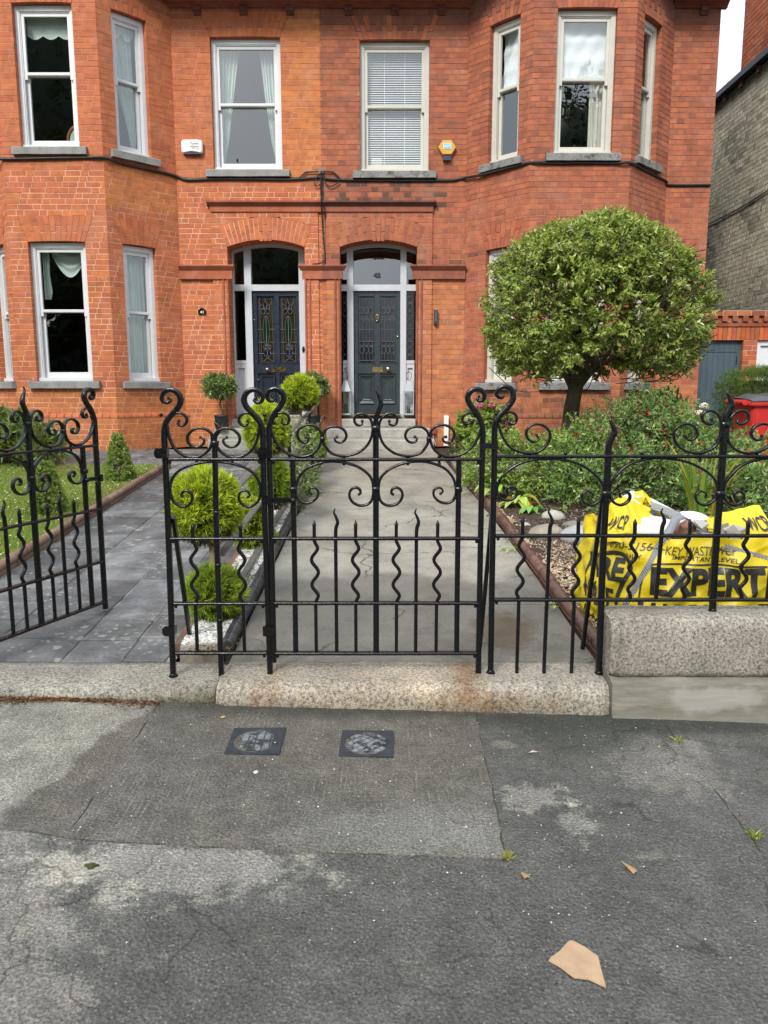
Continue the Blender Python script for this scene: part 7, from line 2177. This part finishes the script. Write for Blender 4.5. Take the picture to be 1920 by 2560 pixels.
def bag_pt(s, z, off=0.0):
    p = plan_at(s); q = plan_at(s + .01); t = (q - p)
    t = t.normalized() if t.length > 1e-9 else Vector((1, 0))
    nrm = Vector((-t.y, t.x)) * -1
    c = Vector((1.85, 4.78)); 
    if nrm.dot(p - c) < 0: nrm = -nrm
    h = (z - BZ) / .63
    w = .035 * math.sin(max(0, min(1, h)) * math.pi) - .045 * h
    w += .014 * math.sin(s * 17 + z * 9) * math.sin(z * 13 + s * 4) + .008 * math.sin(s * 31 - z * 24) + .005 * math.sin(z * 41 + s * 13) + .013 * (abs(math.sin(s * 5 + z * 11)) ** .5 - .6) * math.sin(s * 19 - z * 5) + .010 * (1 - abs(math.sin(s * 9 - z * 14 + 1.2 * math.sin(s * 5)))) ** 3
    p = p + nrm * (w + off)
    return (p.x, p.y, z)
s_of_x = lambda x: next((_al[i] for i in range(22, 95) if _pl[i].x >= x), 1.2)
tot = _al[-1]
def top_h(s):
    x = plan_at(s); 
    k = .60 + .015 * math.sin(s * 9) + .012 * math.sin(s * 23)
    if x.y < 4.45: k = .62 + .01 * math.sin(s * 15)
    if x.x < 1.4 and x.y > 4.5: k = .64
    return k
m = MB(); rr = []
NS, NH = 300, 60
for j in range(NH + 1):
    rr.append([bag_pt(tot * i / NS, BZ + top_h(tot * i / NS) * j / NH) for i in range(NS)])
m.rings(rr, closed=True, cap=False)
m.build('sack', M_BAG, bag)
# contents
m = MB(); rs_ = []
for k in np.linspace(1, .02, 12):
    rs_.append([(1.85 + (plan_at(tot * i / 60).x - 1.85) * k * .95, 4.78 + (plan_at(tot * i / 60).y - 4.78) * k * .95, BZ + .53 + .05 * (1 - k) + .03 * math.sin(i * .9 + k * 11) + rng.uniform(-.012, .012)) for i in range(60)])
m.rings(rs_, cap=False, smooth=False, col=(.26, .24, .21)); m.build('rubble', M_CHIP, bag)
def lump(c, r, col, name, mat_):
    m = MB(); rs_ = []
    for i in range(11):
        a = math.pi * i / 10; q = max(.01, math.sin(a))
        rs_.append([(c[0] + r[0] * q * math.cos(t) * (1 + .1 * math.sin(3 * t + a * 4)), c[1] + r[1] * q * math.sin(t) * (1 + .1 * math.sin(2 * t)), c[2] - r[2] * math.cos(a) * (1 + .1 * math.sin(4 * t + 3 * a))) for t in np.linspace(0, 6.283, 24, endpoint=False)])
    m.rings(rs_, col=col); return m.build(name, mat_, bag)
lump((1.62, 4.72, .755), (.20, .2, .075), (1, 1, 1), 'white_sack', M_BLIND)
for i in range(26):
    cx_, cy_ = rng.uniform(1.5, 2.25), rng.uniform(4.5, 5.0); s_ = rng.uniform(.02, .06); ro = Euler((rng.uniform(0, 3), rng.uniform(0, 3), rng.uniform(0, 3))).to_matrix()
    m = MB(); m.hexa([Vector((cx_, cy_, .735 + .02 * rng.random())) + ro @ Vector((a * s_ * rng.uniform(.7, 1.2), b * s_ * rng.uniform(.6, 1), c * s_ * rng.uniform(.4, .8))) for c in (-1, 1) for a, b in ((-1, -1), (1, -1), (1, 1), (-1, 1))], col=rng.choice(((.24, .2, .165), (.32, .29, .25), (.2, .2, .2), (.3, .14, .09), (.38, .36, .33))))
    m.build('rubble_lump', M_CHIP, bag)
lump((1.95, 4.86, .775), (.13, .08, .06), (.5, .5, .48), 'white_sack', M_BLIND)
m = MB(); m.tube([(1.74, 5.0, .885), (1.92, 4.78, .785)], .022, 12); m.build('white_pipe', M_PLASTIC, bag)
m = MB(); m.tube([(1.60, 4.78, .80), (1.72, 4.85, .82)], .02, 8); m.build('blue_pipe', M_BPLASTIC, bag)
def flap(B, T, bulge, nm='flap', mat_=None, th=.004, nn=14):
    b = cr(B, 8); t = cr(T, 8); N_ = min(len(b), len(t)); rowsF = []
    for j in range(nn + 1):
        k = j / nn; row = []
        for i in range(N_):
            p = b[int(i * (len(b) - 1) / (N_ - 1))].lerp(t[int(i * (len(t) - 1) / (N_ - 1))], k)
            p = p + Vector((.008 * math.sin(i * .5 + k * 7), bulge * math.sin(k * math.pi) + .012 * math.sin(i * .7) * k + .008 * math.sin(i * .31 + k * 12), .005 * math.sin(i * .9)))
            row.append(p)
        rowsF.append(row)
    m = MB(); m.rings(rowsF, closed=False, cap=False); return m.build(nm, mat_ or M_BAG, bag), rowsF
f1, r1 = flap([(1.25, 4.66, .70), (1.37, 4.50, .71), (1.46, 4.48, .72), (1.54, 4.56, .76), (1.62, 4.66, .83)], [(1.375, 4.80, .80), (1.43, 4.80, .885), (1.49, 4.82, .950), (1.57, 4.86, .912), (1.70, 4.88, .835)], -.05)
f1b, _ = flap([(1.46, 4.50, .715), (1.53, 4.58, .76), (1.60, 4.68, .83), (1.69, 4.80, .85)], [(1.46, 4.74, .82), (1.53, 4.80, .90), (1.60, 4.9, .90), (1.70, 4.98, .87)], .03)
f2, r2 = flap([(1.60, 5.0, .78), (1.70, 5.0, .77), (1.80, 4.96, .775)], [(1.60, 4.98, .92), (1.66, 4.95, .963), (1.71, 4.95, .935), (1.81, 4.93, .80)], -.04)
f2w, _ = flap([(1.57, 4.97, .86), (1.62, 4.95, .87), (1.67, 4.94, .88)], [(1.55, 5.0, .905), (1.62, 5.0, .945), (1.66, 4.97, .955)], -.02, mat_=M_BLIND)
f3, r3 = flap([(2.02, 4.72, .735), (2.12, 4.60, .70), (2.25, 4.50, .70), (2.38, 4.52, .69)], [(2.02, 4.82, .775), (2.10, 4.78, .83), (2.22, 4.78, .868), (2.33, 4.74, .895)], -.03)
f3b, _ = flap([(2.36, 4.5, .69), (2.42, 4.62, .68), (2.46, 4.8, .66)], [(2.33, 4.74, .893), (2.38, 4.82, .82), (2.44, 4.95, .74)], .02)
# grey webbing strap
def m_strap():
    t = NT('grey_webbing'); p = t.xyz()
    w = t.n('TexWave', {'Vector': t.pos(), 'Scale': 45, 'Distortion': 2.0, 'Detail': 1}, bands_direction='DIAGONAL').outputs[1]
    return t.done(t.ramp(w, [(.3, (.16, .165, .175)), (.7, (.40, .41, .43))]), .7, t.bump(w, .6, .004), .3)
M_STRAP = m_strap()
def strap_on(pts, w=.058):
    m = MB(); P_ = [Vector(bag_pt(s, z, .006)) for s, z in pts]; rowsF = []
    for i, p in enumerate(P_):
        t = (P_[min(i + 1, len(P_) - 1)] - P_[max(0, i - 1)]).normalized(); nrm = Vector((0, -1, 0)) if plan_at(pts[i][0]).y < 4.45 else Vector((-1, 0, 0))
        sd = nrm.cross(t).normalized(); rowsF.append([p - sd * w / 2, p, p + sd * w / 2])
    m.rings(rowsF, closed=False, cap=False); return m, P_
sx = s_of_x
pts = [(sx(1.395) + (sx(1.60) - sx(1.395)) * k ** 1.1, BZ + .03 + (.59) * k) for k in np.linspace(0, 1, 24)]
m, P_ = strap_on(pts)
top = cr([P_[-1], (1.66, 4.40, .80), (1.72, 4.47, .855), (1.80, 4.55, .852), (1.88, 4.62, .80), (1.95, 4.7, .76)], 6)
m.sweep(top, .008, .048, b=Vector((.5, -.6, -.35)).normalized(), sec=[(-.5, -.5), (.5, -.5), (.5, .5), (-.5, .5)]); m.build('strap', M_STRAP, bag)
m, _ = strap_on([(sx(1.95) + k * (sx(2.3) - sx(1.95)), BZ + .575 - .10 * k) for k in np.linspace(0, 1, 12)], .022); m.build('strap', M_STRAP, bag)
m = MB(); m.sweep(cr([(1.70, 4.98, .875), (1.78, 4.86, .85), (1.83, 4.70, .83)], 6), .006, .05, b=Vector((.3, .3, 1)).normalized()); m.build('strap', M_STRAP, bag)
def bagtext(txt, s0, s1, z0, z1, mat_=None, shear=.0, bold=.0, rot=0.0, off=.004, up=0):
    cs_, cz_ = (s0 + s1) / 2, (z0 + z1) / 2
    def fn(x, y):
        xx, yy = x * math.cos(rot) - y * math.sin(rot), x * math.sin(rot) + y * math.cos(rot)
        return bag_pt(cs_ + xx, cz_ + yy + up * xx, off)
    lettering(txt, s1 - s0, z1 - z0, fn, mat_ or M_BAGTEXT, bag, shear, bold, .022)
bagtext('EXPERT', sx(1.545), sx(2.17), .43, .595, bold=.045)
bagtext('KEY WASTE WCP', sx(1.605), sx(2.02), .665, .715, M_BAGTEXT2, shear=.25, bold=.008)
bagtext('IMPORTANT: LEVEL', sx(1.64), sx(2.02), .632, .658, shear=.15, bold=.012, rot=-.05)
bagtext('HARDWARE', sx(1.49), sx(2.22), .215, .385, bold=.045)
bagtext('090-5156', sx(1.345), sx(1.545), .675, .72, M_BAGTEXT2, shear=.2, bold=.008, rot=.04)
bagtext('DS ONLY', sx(1.345), sx(1.49), .628, .652, M_BAGTEXT2, bold=.006, rot=.05)
sl = _al[22]
bagtext('HIRE', sl + .05, sx(1.42), .47, .61, bold=.045, rot=.06)
bagtext('WARE', sl + .02, sx(1.38), .30, .44, bold=.03, rot=-.08)
bagtext('hardware', sl + .02, sx(1.36), .165, .225, bold=.03, rot=-.25)
def bagline(pts, w=.02):
    m = MB(); q = cr([(s, z, 0) for s, z in pts], 8); rowsF = []
    for i, p in enumerate(q):
        t = (q[min(i + 1, len(q) - 1)] - q[max(0, i - 1)]).normalized(); n_ = Vector((-t.y, t.x, 0)) * w / 2
        rowsF.append([bag_pt(p.x - n_.x, p.y - n_.y, .004), bag_pt(p.x + n_.x, p.y + n_.y, .004)])
    m.rings(rowsF, closed=False, cap=False); m.build('printed_line', M_BAGTEXT, bag)
bagline([(sx(1.49), .33), (sx(1.493), .45), (sx(1.50), .56), (sx(1.535), .605), (sx(1.62), .616), (sx(1.80), .613), (sx(2.0), .608), (sx(2.2), .60)], .010)
bagline([(sx(1.39), .33), (sx(1.41), .45), (sx(1.44), .56), (sx(1.42), .625), (sx(1.36), .64), (sx(1.32), .60)], .026)
# lettering on the flaps
def flaptext(rows_, txt, u0, v0, du, dv, mat_=None, rot=0.0, bold=.02):
    H_, W_ = len(rows_) - 1, len(rows_[0]) - 1
    def fn(x, y):
        xx, yy = x * math.cos(rot) - y * math.sin(rot), x * math.sin(rot) + y * math.cos(rot)
        u, v = min(.999, max(0, u0 + xx)) * W_, min(.999, max(0, v0 + yy)) * H_
        i, j = int(u), int(v); a, b = u - i, v - j
        p = rows_[j][i].lerp(rows_[j][i + 1], a).lerp(rows_[j + 1][i].lerp(rows_[j + 1][i + 1], a), b)
        return p + Vector((0, -.006, .003))
    lettering(txt, du, dv, fn, mat_ or M_BAGTEXT, bag, 0, bold, .04)
flaptext(r1, 'WCP', .30, .50, .42, .30, rot=-.5); flaptext(r2, 'OW', .55, .6, .35, .25, M_BAGTEXT2, rot=-.3); flaptext(r3, 'WCP', .78, .55, .35, .38)

# ------------------------------------------------------------------ pavement details
def iron_cover(x0, y0, x1, y1, diag, label, rotz):
    cx_, cy_ = (x0 + x1) / 2, (y0 + y1) / 2; z = pz(cx_) + .003
    t = empty('utility_cover', (cx_, cy_, z), label, 'cover', rz=rotz)
    w, d = (x1 - x0) / 2, (y1 - y0) / 2; m = MB()
    rnd = [(w * .84 * math.cos(a), d * .86 * math.sin(a)) for a in np.linspace(0, 6.283, 40, endpoint=False)]
    sq = []
    for a in np.linspace(0, 6.283, 40, endpoint=False):
        c_, s_ = math.cos(a), math.sin(a); k = 1 / max(abs(c_), abs(s_)); sq.append((w * c_ * k, d * s_ * k))
    m.rings([[(x, y, -.02) for x, y in sq], [(x, y, .004) for x, y in sq], [(x, y, .004) for x, y in rnd], [(x * .97, y * .97, -.004) for x, y in rnd]], cap=False, smooth=False); m.build('frame', M_COVER, t, local=True)
    m = MB(); m.add([(x * .965, y * .965, -.003) for x, y in rnd], [tuple(range(40))])
    m.build('lid', M_COVER, t, local=True)
    n_ = 6
    for i in range(-5, 5):
        for j in range(-5, 5):
            p = .034; hx_ = [(i * p + .004, j * p + .004), ((i + 1) * p - .004, j * p + .004), ((i + 1) * p - .004, (j + 1) * p - .004), (i * p + .004, (j + 1) * p - .004)]
            ca, sa = (math.cos(.785), math.sin(.785)) if diag else (1, 0)
            hx_ = [(a * ca - b * sa, a * sa + b * ca) for a, b in hx_]
            if all((a / (w * .83)) ** 2 + (b / (d * .85)) ** 2 < 1 for a, b in hx_):
                m = MB(); m.prism([(a, b, -.003) for a, b in hx_], [(a, b, .0035) for a, b in hx_]); m.build('tread_plate', M_COVER2, t, local=True)
M_COVER = m_plain('cover_frame', (.03, .034, .042), .5, .25, 30, .3)
def m_cov():
    t = NT('worn_cover'); n = t.noise(22, 4, .6)
    return t.done(t.ramp(n, [(.45, (.035, .04, .046)), (.56, (.19, .205, .22))]), .45, t.bump(n, .3, .003), .5)
M_COVER2 = m_cov()
iron_cover(-.706, 3.178, -.463, 3.444, False, 'square iron cover with a round grid lid, left of the pair', R(1))
iron_cover(-.20, 3.182, .043, 3.445, True, 'square iron cover with a diamond grid lid, right of the pair', R(-1))
def thin(name, pts, label, cat, col, curl=.004, th=.0012, rough=.75, group=None):
    z = lambda x, y, k=0: pz(x) + .004 + curl * (.5 + .5 * math.sin(x * 60 + y * 40 + k))
    q = jag(pts, .02, .0018); cx_ = sum(p[0] for p in q) / len(q); cy_ = sum(p[1] for p in q) / len(q)
    m = MB(); n = len(q); V = [(x, y, z(x, y)) for x, y in q] + [(cx_ + (x - cx_) * .5, cy_ + (y - cy_) * .5, z(x, y, 1) * .5 + z(cx_, cy_) * .5) for x, y in q] + [(cx_, cy_, z(cx_, cy_))]
    m.add(V, [(i, (i + 1) % n, n + (i + 1) % n, n + i) for i in range(n)] + [(n + i, n + (i + 1) % n, 2 * n) for i in range(n)], smooth=True)
    m.add([(x, y, zz - th) for x, y, zz in V], [(n + i, n + (i + 1) % n, (i + 1) % n, i) for i in range(n)] + [(2 * n, n + (i + 1) % n, n + i) for i in range(n)])
    m.add([(V[i][0], V[i][1], V[i][2]) for i in range(n)] + [(V[i][0], V[i][1], V[i][2] - th) for i in range(n)], [(i, (i + 1) % n, n + (i + 1) % n, n + i) for i in range(n)])
    return tag(m.build(name, m_plain(name + '_surface', col, rough, .14, 26, .2)), label, cat, group)
thin('cardboard_piece', [(.469, 1.972), (.553, 2.058), (.563, 2.056), (.592, 2.03), (.617, 1.996), (.612, 1.93), (.608, 1.876), (.568, 1.904), (.527, 1.908), (.501, 1.945)], 'torn piece of brown cardboard lying flat on the asphalt', 'cardboard', (.42, .27, .16), .002, .0025)
leafs = 'fallen leaves on the pavement'
thin('fallen_leaf', [(.460, 2.372), (.470, 2.380), (.489, 2.362), (.486, 2.352), (.476, 2.350), (.466, 2.332)], 'small curled brown leaf on the asphalt, nearer the gate axis', 'leaf', (.40, .24, .11), .010, .001, group=leafs)
thin('fallen_leaf', [(.820, 2.452), (.838, 2.436), (.858, 2.414), (.862, 2.398), (.850, 2.384), (.840, 2.375), (.836, 2.398), (.828, 2.425)], 'longer pointed brown leaf on the asphalt, with a dark spot', 'leaf', (.42, .25, .11), .010, .001, group=leafs)
thin('fallen_leaf', [(.652, 3.258), (.67, 3.270), (.69, 3.264), (.706, 3.266), (.69, 3.255), (.668, 3.256)], 'pale shrivelled leaf scrap on the damp concrete', 'leaf', (.48, .42, .33), .008, .001, group=leafs)
thin('fallen_leaf', [(-.80, 3.55), (-.785, 3.56), (-.772, 3.552), (-.785, 3.543)], 'tiny yellow leaf on the brushed concrete panel', 'leaf', (.5, .38, .12), .006, .001, group=leafs)
thin('paper_scrap', [(-.548, 3.02), (-.538, 3.035), (-.528, 3.022), (-.530, 3.005), (-.542, 3.008)], 'tiny white paper scrap below the left iron cover', 'scrap', (.5, .5, .5), .004, .001)
thin('fallen_leaf', [(-1.80, 3.715), (-1.765, 3.73), (-1.735, 3.722), (-1.75, 3.705), (-1.785, 3.70)], 'yellow leaf on the litter at the kerb foot', 'leaf', (.55, .36, .09), .010, .001, group=leafs)
# leaf litter along the kerb
n = 1500
lx_ = -1.12 - 1.1 * nr.random(n) ** .8
P = np.stack([lx_, 3.725 - np.abs(nr.normal(size=n)) * (.014 + .03 * (np.sin(lx_ * 9) * .5 + .5) ** 2), np.zeros(n)], 1)
P[:, 2] = .027 * -P[:, 0] * 1.0 + .005 + .008 * nr.random(n)
D = nr.normal(size=(n, 3)) * np.array([1, 1, .15])
tag(leaves('leaf_litter', P, D, .012 + .016 * nr.random(n), .006, pick([(.13, .05, .025), (.19, .08, .035), (.09, .04, .022), (.3, .17, .07)], n, .2), M_LEAFS), kind='stuff')
n = 320
P = np.stack([nr.normal(size=n) * 1.0 - .1, 2.0 + 1.6 * nr.random(n), np.zeros(n)], 1); P[:, 2] = -.027 * P[:, 0] + .003
tag(pebbles('grit', P, .0035, pick([(.5, .48, .42), (.3, .28, .24), (.62, .6, .55)], n), M_CHIP), kind='stuff')
# tufts in the joints
def tuft(x, y, z, label, n_=30, s_=.02):
    P = np.stack([x + s_ * nr.normal(size=n_), y + s_ * nr.normal(size=n_), np.full(n_, z)], 1); D = nr.normal(size=(n_, 3)); D[:, 2] = np.abs(D[:, 2]) * .6 + .3
    o = leaves('weed', P, D, .022 + .02 * nr.random(n_), .007, pick([(.2, .28, .05), (.13, .2, .04), (.4, .32, .1)], n_), M_LEAFS); return tag(o, label, 'plant')
tuft(.428, 2.462, -.01, 'tiny weed at the front corner of the brushed concrete panel', 24, .010)
tuft(1.372, 2.63, -.033, 'green and yellow weed tuft in the right pavement crack', 30, .011)
tuft(1.385, 3.42, -.035, 'tiny pale weed high in the right pavement crack', 14, .008)
m = MB(); rs_ = []
for k, h in ((1, 0), (.85, .006), (.5, .009), (.05, .010)): rs_.append([(-.979 + .022 * k * math.cos(a) * (1 + .35 * math.sin(3 * a) + .2 * math.sin(7 * a)), 2.36 + .014 * k * math.sin(a) * (1 + .3 * math.cos(4 * a)), pz(-.98) + .001 + h) for a in np.linspace(0, 6.283, 14, endpoint=False)])
m.rings(rs_); tag(m.build('moss_clump', m_plain('moss', (.05, .055, .012), .95, .3, 60, .8)), 'small dark moss clump on the pale asphalt at left', 'moss')
# dead leaves and crumbs at the foot of the open strip
n = 160
P = np.stack([-1.1 + .25 * nr.random(n), 4.13 + .25 * nr.random(n), np.full(n, .158)], 1)
tag(leaves('dead_leaves', P, nr.normal(size=(n, 3)) * np.array([1, 1, .3]), .02, .009, pick([(.2, .09, .04), (.3, .16, .07)], n), M_LEAFS), kind='stuff')
es = MB(); es.box(-1.15, -.93, 4.16, 4.225, .0, .155); tag(es.build('edging_block', m_stone('edging_stone', (.2, .17, .12), (.3, .26, .2), 40, .3)), 'small stone block closing the end of the gravel strip', 'block')
